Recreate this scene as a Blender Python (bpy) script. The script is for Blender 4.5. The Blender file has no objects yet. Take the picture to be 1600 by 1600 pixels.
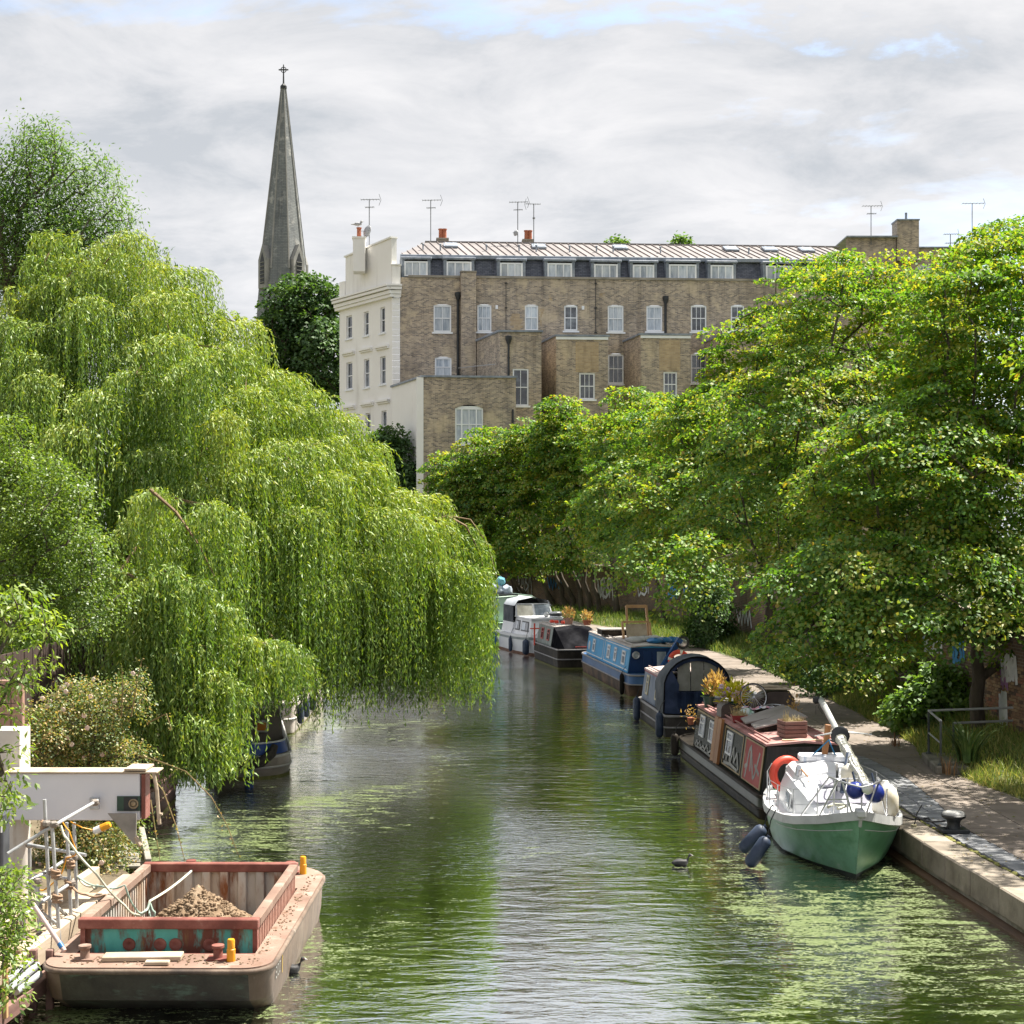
import bpy, math, random
import numpy as np
from mathutils import Vector, Matrix, Quaternion
random.seed(7); RNG = np.random.default_rng(11)
SC = bpy.context.scene
COL = SC.collection
# ------------------------------------------------------------------ camera, light, exposure
FPX, HZ, CAMH = 2333.0, 835.0, 6.0
cam_d = bpy.data.cameras.new('camera'); cam = bpy.data.objects.new('camera', cam_d); COL.objects.link(cam)
cam.location = (0, 0, CAMH); cam.rotation_euler = (math.pi/2, 0, 0)
cam_d.sensor_width = 36; cam_d.lens = FPX/1600*36; cam_d.shift_y = 35/1600
cam_d.clip_start = .1; cam_d.clip_end = 5000
SC.camera = cam
SUN_AZ, SUN_EL = math.radians(62), math.radians(60)
SDIR = Vector((math.sin(SUN_AZ)*math.cos(SUN_EL), math.cos(SUN_AZ)*math.cos(SUN_EL), math.sin(SUN_EL)))
sun_d = bpy.data.lights.new('sun', 'SUN'); sun = bpy.data.objects.new('sun', sun_d); COL.objects.link(sun)
sun_d.energy = 5.0; sun_d.angle = math.radians(.6); sun_d.color = (1, .945, .84)
sun.rotation_euler = SDIR.to_track_quat('Z', 'Y').to_euler(); sun.location = (40, 40, 60)
SC.view_settings.view_transform = 'Standard'; SC.view_settings.look = 'None'
SC.view_settings.exposure = 1.46; SC.view_settings.gamma = 1; SC.view_settings.use_curve_mapping = False
SC.cycles.use_denoising = True
SC.cycles.max_bounces = 8; SC.cycles.diffuse_bounces = 4; SC.cycles.glossy_bounces = 4
SC.cycles.transmission_bounces = 6; SC.cycles.transparent_max_bounces = 8
SC.cycles.caustics_reflective = False; SC.cycles.caustics_refractive = False
SC.cycles.sample_clamp_indirect = 6
W = bpy.data.worlds.new('World'); SC.world = W; W.use_nodes = True
def world():
    nt = W.node_tree; nt.nodes.clear(); N = nt.nodes.new; L = nt.links.new
    out = N('ShaderNodeOutputWorld'); mixs = N('ShaderNodeMixShader')
    sky = N('ShaderNodeTexSky'); sky.sky_type = 'NISHITA'; sky.sun_disc = False
    sky.sun_elevation = SUN_EL; sky.sun_rotation = SUN_AZ; sky.air_density = 1.0; sky.dust_density = 2.0
    b1 = N('ShaderNodeBackground'); b1.inputs[1].default_value = .11; L(sky.outputs[0], b1.inputs[0])
    tc = N('ShaderNodeTexCoord'); sep = N('ShaderNodeSeparateXYZ'); L(tc.outputs['Generated'], sep.inputs[0])
    ab = N('ShaderNodeMath'); ab.operation = 'ABSOLUTE'; L(sep.outputs[2], ab.inputs[0])
    ad = N('ShaderNodeMath'); ad.inputs[1].default_value = .16; L(ab.outputs[0], ad.inputs[0])
    dv = N('ShaderNodeVectorMath'); dv.operation = 'DIVIDE'; cmb = N('ShaderNodeCombineXYZ')
    for i in range(3): L(ad.outputs[0], cmb.inputs[i])
    L(tc.outputs['Generated'], dv.inputs[0]); L(cmb.outputs[0], dv.inputs[1])
    def noise(sc, det, rough, off, sx=1., sy=1.):
        mp = N('ShaderNodeMapping'); mp.inputs['Location'].default_value = off; mp.inputs['Scale'].default_value = (sx, sy, .35)
        L(dv.outputs[0], mp.inputs[0]); n = N('ShaderNodeTexNoise'); n.inputs['Scale'].default_value = sc
        n.inputs['Detail'].default_value = det; n.inputs['Roughness'].default_value = rough; n.inputs['Distortion'].default_value = .35
        L(mp.outputs[0], n.inputs['Vector']); return n
    n1 = noise(2.9, 11, .62, (3.1, 1.7, .4), .9, 1.0); n2 = noise(.75, 5, .55, (8.2, 4.4, 2.), .8, 1.1)
    mx = N('ShaderNodeMix'); mx.inputs[0].default_value = .34; L(n1.outputs[0], mx.inputs[2]); L(n2.outputs[0], mx.inputs[3])
    rp = N('ShaderNodeValToRGB'); L(mx.outputs[0], rp.inputs[0])
    e = rp.color_ramp.elements; e[0].position = .39; e[0].color = (.232, .244, .262, 1); e[1].position = .58; e[1].color = (.348, .347, .354, 1)
    m = e.new(.48); m.color = (.297, .301, .313, 1)
    # the cloud sheet thins and brightens a little towards the horizon
    hz = N('ShaderNodeMapRange'); hz.inputs[1].default_value = 0; hz.inputs[2].default_value = .28; hz.inputs[3].default_value = 1.07; hz.inputs[4].default_value = .96
    L(ab.outputs[0], hz.inputs[0])
    b2 = N('ShaderNodeBackground'); L(rp.outputs[0], b2.inputs[0])
    L(hz.outputs[0], b2.inputs[1])
    n3 = noise(.8, 8, .6, (1.3, 7.9, 5.5), .75, 1.2); r3 = N('ShaderNodeValToRGB'); L(n3.outputs[0], r3.inputs[0])
    r3.color_ramp.elements[0].position = .33; r3.color_ramp.elements[1].position = .43
    gp = N('ShaderNodeMapping'); gp.inputs['Location'].default_value = (-.17*1.6, -1.88*4.5, 0); gp.inputs['Scale'].default_value = (1.6, 4.5, 0); L(dv.outputs[0], gp.inputs[0])
    gl = N('ShaderNodeVectorMath'); gl.operation = 'LENGTH'; L(gp.outputs[0], gl.inputs[0]); gn = N('ShaderNodeMath'); gn.operation = 'MULTIPLY_ADD'; L(n1.outputs[0], gn.inputs[0]); gn.inputs[1].default_value = 4.2; L(gl.outputs['Value'], gn.inputs[2])
    gr = N('ShaderNodeMapRange'); gr.interpolation_type = 'SMOOTHSTEP'; L(gn.outputs[0], gr.inputs[0]); gr.inputs[1].default_value = 2.05; gr.inputs[2].default_value = 2.55; gr.inputs[3].default_value = .35; gr.inputs[4].default_value = 1
    gm = N('ShaderNodeMath'); gm.operation = 'MULTIPLY'; L(gr.outputs[0], gm.inputs[0]); L(r3.outputs[0], gm.inputs[1]); L(gm.outputs[0], mixs.inputs[0]); L(b1.outputs[0], mixs.inputs[1]); L(b2.outputs[0], mixs.inputs[2]); L(mixs.outputs[0], out.inputs[0])
world()

# ------------------------------------------------------------------ helpers
def P(px, py, Y):                       # world point seen at pixel (px, py) of the 1600 px photograph, Y metres ahead
    return Vector(((px-800)*Y/FPX, Y, CAMH-(py-HZ)*Y/FPX))
def G(px, py, z=0.):                    # world point on the level z
    Y = FPX*(CAMH-z)/(py-HZ); return Vector(((px-800)*Y/FPX, Y, z))
def lerp(a, b, t): return a+(b-a)*t
def interp(pts, Y):                     # x of a polyline of (x, y) at y
    ys = [p[1] for p in pts]; return float(np.interp(Y, ys, [p[0] for p in pts]))

MATS = {}
def _ramp(nt, cols, lo, hi):
    r = nt.nodes.new('ShaderNodeValToRGB'); e = r.color_ramp.elements
    while len(e) < len(cols): e.new(.5)
    for i, c in enumerate(cols):
        e[i].position = lo+(hi-lo)*i/max(1, len(cols)-1)
    for i, c in enumerate(cols): e[i].color = (*c, 1)
    return r
def mat(name, cols, scale=3., rough=.65, bump=.15, bscale=None, metal=0., spec=.4, lo=.35, hi=.65, stretch=(1, 1, 1), layers=(), coat=0., det=5, rvar=0., trans=0., emit=None):
    """procedural material: noise between cols, fine grain, optional layers (colour, scale, threshold, softness, stretch)"""
    if name in MATS: return MATS[name]
    m = bpy.data.materials.new(name); m.use_nodes = True; nt = m.node_tree; N = nt.nodes.new; L = nt.links.new
    b = nt.nodes['Principled BSDF']; MATS[name] = m
    tc = N('ShaderNodeTexCoord'); oi = N('ShaderNodeObjectInfo')
    rs = N('ShaderNodeMath'); rs.operation = 'MULTIPLY'; rs.inputs[1].default_value = 37.; L(oi.outputs['Random'], rs.inputs[0])
    def nz(sc, st, d=det, r=.6):
        mp = N('ShaderNodeMapping'); mp.inputs['Scale'].default_value = st; L(tc.outputs['Object'], mp.inputs[0])
        n = N('ShaderNodeTexNoise'); n.noise_dimensions = '4D'; n.inputs['Scale'].default_value = sc; n.inputs['Detail'].default_value = d; n.inputs['Roughness'].default_value = r
        L(mp.outputs[0], n.inputs['Vector']); L(rs.outputs[0], n.inputs['W']); return n
    if len(cols) == 1: cols = [tuple(c*.88 for c in cols[0]), tuple(min(1, c*1.1) for c in cols[0])]
    n0 = nz(scale, stretch); r0 = _ramp(nt, cols, lo, hi); L(n0.outputs[0], r0.inputs[0]); col = r0.outputs[0]
    for (lc, ls, lt, lsoft, lst) in layers:
        nl = nz(ls, lst, 6, .65); rl = _ramp(nt, [(0, 0, 0), (1, 1, 1)], lt-lsoft, lt+lsoft); L(nl.outputs[0], rl.inputs[0])
        mx = N('ShaderNodeMix'); mx.data_type = 'RGBA'; L(rl.outputs[0], mx.inputs[0]); L(col, mx.inputs[6]); mx.inputs[7].default_value = (*lc, 1); col = mx.outputs[2]
    if rvar:
        hv = N('ShaderNodeHueSaturation'); mr = N('ShaderNodeMapRange'); mr.inputs[3].default_value = 1-rvar; mr.inputs[4].default_value = 1+rvar
        L(oi.outputs['Random'], mr.inputs[0]); L(mr.outputs[0], hv.inputs['Value']); L(col, hv.inputs['Color']); col = hv.outputs[0]
    L(col, b.inputs['Base Color'])
    b.inputs['Roughness'].default_value = rough; b.inputs['Metallic'].default_value = metal; b.inputs['Specular IOR Level'].default_value = spec
    b.inputs['Coat Weight'].default_value = coat; b.inputs['Transmission Weight'].default_value = trans
    if emit: b.inputs['Emission Color'].default_value = (*emit[0], 1); b.inputs['Emission Strength'].default_value = emit[1]
    if bump:
        nb = nz(bscale or scale*5, stretch, 4, .6); bp = N('ShaderNodeBump'); bp.inputs['Strength'].default_value = bump; bp.inputs['Distance'].default_value = .02
        L(nb.outputs[0], bp.inputs['Height']); L(bp.outputs[0], b.inputs['Normal'])
    return m
def glass_mat(name, tint=(.02, .025, .03), rough=.06):
    if name in MATS: return MATS[name]
    m = mat(name, [tuple(c*.6 for c in tint), tuple(c*1.3 for c in tint)], scale=1.2, rough=rough, bump=.02, bscale=2, spec=.8); return m
LEAFK = 1.4
def leaf_mat(name, cols, trans=.45, gloss=.08, tcol=(1.25, 1.2, .5), rough=.35):
    gloss *= .5; rough = max(rough+.2, .5)
    m = bpy.data.materials.new(name); m.use_nodes = True; nt = m.node_tree; nt.nodes.clear(); N = nt.nodes.new; L = nt.links.new
    at = N('ShaderNodeAttribute'); at.attribute_name = 'tint'; r = _ramp(nt, [tuple(v*LEAFK for v in c) for c in cols], 0, 1); L(at.outputs['Fac'], r.inputs[0])
    d = N('ShaderNodeBsdfDiffuse'); t = N('ShaderNodeBsdfTranslucent'); g = N('ShaderNodeBsdfGlossy'); g.inputs['Roughness'].default_value = rough; g.inputs['Color'].default_value = (1, 1, 1, 1)
    mu = N('ShaderNodeMix'); mu.data_type = 'RGBA'; mu.blend_type = 'MULTIPLY'; mu.inputs[0].default_value = 1; L(r.outputs[0], mu.inputs[6]); mu.inputs[7].default_value = (*[c*1.25 for c in tcol], 1); mu.clamp_result = False
    L(r.outputs[0], d.inputs[0]); L(mu.outputs[2], t.inputs[0])
    a = N('ShaderNodeMixShader'); a.inputs[0].default_value = trans; L(d.outputs[0], a.inputs[1]); L(t.outputs[0], a.inputs[2])
    c = N('ShaderNodeMixShader'); c.inputs[0].default_value = gloss; L(a.outputs[0], c.inputs[1]); L(g.outputs[0], c.inputs[2])
    o = N('ShaderNodeOutputMaterial'); L(c.outputs[0], o.inputs[0]); return m

XF = {}
def tagged(o, label=None, cat=None, group=None, kind=None):
    if label: o['label'] = label
    if cat: o['category'] = cat
    if group: o['group'] = group
    if kind: o['kind'] = kind
    return o
def thing(name, label, cat, loc=(0, 0, 0), rotz=0., group=None, kind=None):
    o = bpy.data.objects.new(name, None); COL.objects.link(o); o.location = loc; o.rotation_euler = (0, 0, rotz); o.empty_display_size = .2
    XF[o.name] = Matrix.Translation(loc) @ Matrix.Rotation(rotz, 4, 'Z')
    return tagged(o, label, cat, group, kind)
def par(o, parent):
    if parent is not None:
        o.parent = parent; XF[o.name] = XF.get(parent.name, Matrix.Identity(4))@o.matrix_basis
    else: XF[o.name] = o.matrix_basis.copy()
    return o
def piece(name, me, parent, M=None):
    o = bpy.data.objects.new(name, me); COL.objects.link(o)
    if M is not None: o.matrix_basis = M
    return par(o, parent)
def copy_tree(o, children, loc=None, rotz=None, label=None):
    c = o.copy(); COL.objects.link(c)
    if loc is not None: c.location = loc
    if rotz is not None: c.rotation_euler = (0, 0, rotz)
    if label: c['label'] = label
    for ch in children.get(o.name, []):
        d = ch.copy(); COL.objects.link(d); d.parent = c
        for g in children.get(ch.name, []):
            f = g.copy(); COL.objects.link(f); f.parent = d
    return c
def kids_map():
    k = {}
    for o in COL.objects:
        if o.parent: k.setdefault(o.parent.name, []).append(o)
    return k

class MB:
    def __init__(s): s.v = []; s.f = []; s.m = []; s.uv = {}; s.cur = 0
    def add(s, vs, fs):
        b = len(s.v); s.v += [tuple(x) for x in vs]
        for f in fs: s.f.append(tuple(b+i for i in f)); s.m.append(s.cur)
        return s
    def box(s, c, d, M=None, bev=0.):
        x, y, z = (d[0]/2, d[1]/2, d[2]/2)
        if bev <= 0:
            vs = [(a*x, b*y, e*z) for a in (-1, 1) for b in (-1, 1) for e in (-1, 1)]
            fs = [(0, 1, 3, 2), (4, 6, 7, 5), (0, 4, 5, 1), (2, 3, 7, 6), (0, 2, 6, 4), (1, 5, 7, 3)]
        else:
            bev = min(bev, x*.45, y*.45, z*.45); vs = []; ix = {}
            for a in (-1, 1):
                for b in (-1, 1):
                    for e in (-1, 1):
                        for k, t in enumerate(((a*x, b*(y-bev), e*(z-bev)), (a*(x-bev), b*y, e*(z-bev)), (a*(x-bev), b*(y-bev), e*z))):
                            ix[a, b, e, k] = len(vs); vs.append(t)
            fs = []
            for sg in (-1, 1):
                q = lambda *t: fs.append(t if sg > 0 else t[::-1])
                q(ix[sg, -1, -1, 0], ix[sg, 1, -1, 0], ix[sg, 1, 1, 0], ix[sg, -1, 1, 0])
                q(ix[1, sg, -1, 1], ix[-1, sg, -1, 1], ix[-1, sg, 1, 1], ix[1, sg, 1, 1])
                q(ix[-1, -1, sg, 2], ix[1, -1, sg, 2], ix[1, 1, sg, 2], ix[-1, 1, sg, 2])
            for a in (-1, 1):
                for b in (-1, 1):
                    fs.append((ix[a, b, -1, 0], ix[a, b, -1, 1], ix[a, b, 1, 1], ix[a, b, 1, 0])[::(1 if a*b > 0 else -1)])
                    fs.append((ix[a, -1, b, 0], ix[a, -1, b, 2], ix[a, 1, b, 2], ix[a, 1, b, 0])[::(-1 if a*b > 0 else 1)])
                    fs.append((ix[-1, a, b, 1], ix[-1, a, b, 2], ix[1, a, b, 2], ix[1, a, b, 1])[::(1 if a*b > 0 else -1)])
                    for e in (-1, 1): fs.append((ix[a, b, e, 0], ix[a, b, e, 1], ix[a, b, e, 2])[::(1 if a*b*e > 0 else -1)])
        if M is not None: vs = [M@Vector(v) for v in vs]
        return s.add([(v[0]+c[0], v[1]+c[1], v[2]+c[2]) for v in vs], fs)
    def beam(s, a, b, w, h, up=(0, 0, 1), bev=0.):
        a = Vector(a); b = Vector(b); y = (b-a); ln = y.length; y.normalize(); x = y.cross(Vector(up))
        if x.length < 1e-4: x = Vector((1, 0, 0))
        x.normalize(); z = x.cross(y); M = Matrix((x, y, z)).transposed()
        return s.box((a+b)/2, (w, ln, h), M, bev)
    def tube(s, pts, r, n=6, caps=True, closed=False):
        pts = [Vector(p) for p in pts]; k = len(pts); rr = r if hasattr(r, '__len__') else [r]*k; b = len(s.v); prev = None
        for i, p in enumerate(pts):
            if closed: t = pts[(i+1) % k]-pts[i-1]
            else: t = pts[min(i+1, k-1)]-pts[max(i-1, 0)]
            if t.length < 1e-9: t = Vector((0, 0, 1))
            t.normalize()
            if prev is None:
                u = t.orthogonal()
            else:
                u = prev-t*prev.dot(t)
                if u.length < 1e-6: u = t.orthogonal()
            u.normalize(); prev = u; w = t.cross(u)
            for j in range(n):
                a = 2*math.pi*j/n; s.v.append(tuple(p+(u*math.cos(a)+w*math.sin(a))*rr[i]))
        for i in range(k if closed else k-1):
            i2 = (i+1) % k
            for j in range(n): s.f.append((b+i*n+j, b+i*n+(j+1) % n, b+i2*n+(j+1) % n, b+i2*n+j)); s.m.append(s.cur)
        if caps and not closed:
            s.f.append(tuple(b+j for j in range(n))[::-1]); s.f.append(tuple(b+(k-1)*n+j for j in range(n))); s.m += [s.cur]*2
        return s
    def loft(s, secs, closed=True, caps=True):
        n = len(secs[0]); b = len(s.v)
        for sec in secs: s.v += [tuple(p) for p in sec]
        for i in range(len(secs)-1):
            for j in range(n if closed else n-1):
                s.f.append((b+i*n+j, b+i*n+(j+1) % n, b+(i+1)*n+(j+1) % n, b+(i+1)*n+j)); s.m.append(s.cur)
        if caps:
            s.f.append(tuple(b+j for j in range(n))[::-1]); s.f.append(tuple(b+(len(secs)-1)*n+j for j in range(n))); s.m += [s.cur]*2
        return s
    def prism(s, pts, vec):
        vec = Vector(vec); pts = [Vector(p) for p in pts]; return s.loft([pts, [p+vec for p in pts]])
    def quad(s, *p): return s.add(p, [tuple(range(len(p)))])
    def lathe(s, prof, c, n=12, axis=(0, 0, 1), caps=True):
        q = Vector((0, 0, 1)).rotation_difference(Vector(axis).normalized()); c = Vector(c)
        return s.loft([[c+q@Vector((r*math.cos(2*math.pi*j/n), r*math.sin(2*math.pi*j/n), z)) for j in range(n)] for r, z in prof], True, caps)
    def ball(s, c, r, n=10, m=7, sc=(1, 1, 1), M=None):
        secs = []
        for i in range(m+1):
            a = -math.pi/2+math.pi*i/m; rr = max(.002, math.cos(a)); 
            secs.append([Vector((rr*math.cos(2*math.pi*j/n)*r*sc[0], rr*math.sin(2*math.pi*j/n)*r*sc[1], math.sin(a)*r*sc[2])) for j in range(n)])
        if M is not None: secs = [[M@p for p in q] for q in secs]
        c = Vector(c); return s.loft([[c+p for p in q] for q in secs])
    def torus(s, c, R, r, axis=(0, 0, 1), n=20, m=8, a0=0., a1=2*math.pi):
        q = Vector((0, 0, 1)).rotation_difference(Vector(axis).normalized()); c = Vector(c); full = abs(a1-a0-2*math.pi) < 1e-6
        k = n if full else n+1
        return s.tube([c+q@Vector((R*math.cos(a0+(a1-a0)*i/n), R*math.sin(a0+(a1-a0)*i/n), 0)) for i in range(k)], r, m, True, full)
    def mesh(s, name, mats):
        me = bpy.data.meshes.new(name); me.from_pydata(s.v, [], s.f)
        for m in (mats if isinstance(mats, (list, tuple)) else [mats]): me.materials.append(m)
        if any(s.m): me.polygons.foreach_set('material_index', s.m)
        if s.uv:
            ul = me.uv_layers.new(name='UVMap'); 
            for i, p in enumerate(me.polygons):
                if i in s.uv:
                    for k, li in enumerate(p.loop_indices): ul.data[li].uv = s.uv[i][k]
        return me
    def build(s, name, mats, parent=None, w=False, smooth=0., label=None):
        """w: vertices are in world space (brought into the parent's space)"""
        if w and parent is not None:
            I = XF[parent.name].inverted(); s.v = [tuple(I@Vector(v)) for v in s.v]
        me = s.mesh(name, mats)
        if smooth:
            me.shade_smooth(); me.set_sharp_from_angle(angle=math.radians(smooth))
        o = piece(name, me, parent)
        if label: o['label'] = label
        return o

# ------------------------------------------------------------------ foliage
def leaf_object(name, m, c, d, u, L, Wd, tint, parent=None, fold=.18, bent=0.):
    """one folded quad per leaf; c base points, d directions, u leaf normals (numpy, world space)"""
    n = len(c)
    if parent is not None: 
        I = np.array(XF[parent.name].inverted()); c = c@I[:3, :3].T+I[:3, 3]; d = d@I[:3, :3].T; u = u@I[:3, :3].T
    d = d/np.linalg.norm(d, axis=1, keepdims=True); s = np.cross(d, u); s /= np.maximum(1e-6, np.linalg.norm(s, axis=1, keepdims=True)); u = np.cross(s, d)
    L = np.broadcast_to(L, (n,))[:, None]; Wd = np.broadcast_to(Wd, (n,))[:, None]
    V = np.empty((n, 4, 3), np.float32)
    V[:, 0] = c; mid = c+d*L*.46; V[:, 1] = mid+s*Wd*.5+u*Wd*fold; V[:, 2] = c+d*L-u*L*bent; V[:, 3] = mid-s*Wd*.5+u*Wd*fold
    me = bpy.data.meshes.new(name); me.vertices.add(4*n); me.vertices.foreach_set('co', V.ravel())
    me.loops.add(4*n); me.loops.foreach_set('vertex_index', np.arange(4*n, dtype=np.int32)); me.polygons.add(n)
    me.polygons.foreach_set('loop_start', np.arange(0, 4*n, 4, dtype=np.int32)); me.polygons.foreach_set('loop_total', np.full(n, 4, np.int32))
    a = me.attributes.new('tint', 'FLOAT', 'FACE'); a.data.foreach_set('value', np.clip(tint, 0, 1).astype(np.float32))
    me.materials.append(m); me.update(calc_edges=True); me.validate()
    return piece(name, me, parent)
def rnd(n, k=3): return RNG.normal(size=(n, k))
def unit(a): return a/np.maximum(1e-6, np.linalg.norm(a, axis=-1, keepdims=True))

def skeleton(trunk, targets, sag=.12, wander=.18, rtip=.012, power=.48, rmin=.006):
    """joins every target to a branching skeleton rooted in the trunk polyline; returns nodes, parents, radii"""
    nodes = [np.array(p, float) for p in trunk]; pa = [-1]+list(range(len(trunk)-1)); dist = [0.]
    for i in range(1, len(nodes)): dist.append(dist[-1]+np.linalg.norm(nodes[i]-nodes[i-1]))
    nt = len(nodes); tg = np.array(targets); order = np.argsort(np.linalg.norm(tg-nodes[-1], axis=1)); lastn = [None]*len(tg)
    for k in order:
        t = tg[k]; A = np.array(nodes); D = np.linalg.norm(A-t, axis=1); cost = D+.55*np.array(dist)*.5
        cost[:max(1, nt//2)] += 4
        cost += np.where(A[:, 2] > t[2]+.4, 1.5*(A[:, 2]-t[2]), 0)
        j = int(np.argmin(cost)); base = nodes[j]; ln = np.linalg.norm(t-base); m = max(1, min(5, int(ln/.8))); prev = j
        for q in range(1, m+1):
            f = q/m; p = base+(t-base)*f
            if q < m: p = p+RNG.normal(size=3)*wander*ln*.35+np.array([0, 0, sag*ln*math.sin(math.pi*f)])
            nodes.append(p); pa.append(prev); dist.append(dist[prev]+np.linalg.norm(p-nodes[prev])); prev = len(nodes)-1
        lastn[k] = prev
    cnt = np.zeros(len(nodes))
    for l in lastn: cnt[l] += 1
    for i in range(len(nodes)-1, 0, -1): cnt[pa[i]] += cnt[i]
    rad = np.maximum(rmin, rtip*np.maximum(cnt, .6)**power)
    return np.array(nodes), pa, rad
def limb_mesh(mb, nodes, pa, rad, nt, rt, rb):
    """trunk as one tapered tube, then tubes from fork to fork"""
    for i in range(nt): rad[i] = lerp(rb, rt, i/max(1, nt-1))
    flare = [Vector(nodes[i]) for i in range(nt)]
    mb.tube(flare, [rad[0]*1.45]+[rad[i] for i in range(1, nt)], 10)
    for i in range(nt, len(nodes)):
        p = pa[i]; r0 = min(rad[p], rad[i]*1.6); n = 6 if rad[i] > .04 else 4
        mb.tube([nodes[p], nodes[i]], [r0, rad[i]], n, False)
    return mb
def envelope_points(ells, n, shell=.45, mind=.55, tries=40):
    """points spread through a union of ellipsoids (cx,cy,cz,rx,ry,rz), mostly near its skin"""
    E = np.array(ells, float); vol = E[:, 3]*E[:, 4]*E[:, 5]; out = np.zeros((0, 3)); k = 0
    while len(out) < n and k < n*tries:
        k += 1; e = E[RNG.choice(len(E), p=vol/vol.sum())]; d = unit(RNG.normal(size=(1, 3)))[0]; r = lerp(shell, 1, RNG.random()**.6)
        p = e[:3]+d*e[3:]*r
        if len(out) and np.min(np.linalg.norm(out-p, axis=1)) < mind: continue
        out = np.vstack([out, p])
    return out
def spray_leaves(tips, center, n_per, R, thick, L, Wd, droop=.35, flat=1., upb=.9, ntilt=.45, tint_j=.25, hgrad=0.):
    """flattened sprays of leaves at the tips; returns arrays"""
    t = np.repeat(tips, n_per, axis=0); n = len(t); out = unit(t-center); out[:, 2] *= .3; out = unit(out)
    nrm = np.repeat(unit(np.array([0, 0, 1.])*upb+unit(tips-center)*.45+rnd(len(tips))*.22), n_per, axis=0)
    ra = RNG.random(n)*2*np.pi; rr = np.sqrt(RNG.random(n)); size = np.repeat(RNG.uniform(.65, 1.3, len(tips)), n_per)
    e1 = unit(np.cross(nrm, rnd(n)*.001+np.array([1., .3, .2]))); e2 = np.cross(nrm, e1)
    rad = e1*np.cos(ra)[:, None]+e2*np.sin(ra)[:, None]
    c = t+rad*(rr*R*size)[:, None]+nrm*(RNG.normal(size=n)*thick)[:, None]; c[:, 2] -= (rr**2)*R*.28*size
    d = unit(rad+rnd(n)*.55+np.array([0, 0, -droop])); u = unit(nrm+rnd(n)*ntilt)
    base = np.repeat(RNG.normal(size=len(tips))*.16+.5, n_per); tint = base+RNG.normal(size=n)*tint_j
    return c, d, u, L*RNG.uniform(.65, 1.25, n), Wd*RNG.uniform(.7, 1.2, n), tint
# ------------------------------------------------------------------ the setting: water, banks, towpath, wall
QUAY = [(8.2, 10), (7.85, 16), (7.55, 22), (7.2, 26.5), (7.0, 31), (6.85, 36), (6.6, 46), (6.5, 54), (5.5, 66), (4.1, 74), (2.1, 82), (-1.5, 92), (-7, 102), (-16, 112)]
STRIP = [(9.2, 10), (8.9, 16), (8.6, 22), (8.45, 25), (8.3, 27.5), (8.55, 30), (8.75, 33), (8.6, 36), (7.7, 40), (7.3, 46)]
VERGE = [(12.6, 10), (11.9, 20), (10.7, 27), (10.1, 32), (10.0, 36), (10.5, 41), (10.35, 52), (9.9, 64), (8.6, 74), (6.6, 84), (3.5, 93), (-2, 102), (-12, 112)]
WALL = [(16, 5), (14.4, 20), (13.4, 28), (12.5, 35), (12.3, 40), (12.2, 46), (12.0, 56), (11.6, 66), (10.4, 80), (8.2, 91), (4.5, 99.5), (0, 104), (-7, 107.5), (-18, 111)]
LEFT = [(-8.2, 5), (-7.3, 16), (-6.6, 18), (-6.25, 20), (-6.2, 24.6), (-7.2, 25.2), (-8.6, 27.5), (-8.9, 34), (-8.3, 44), (-8.0, 56), (-9, 70), (-12, 84), (-18, 98), (-30, 110)]
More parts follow.
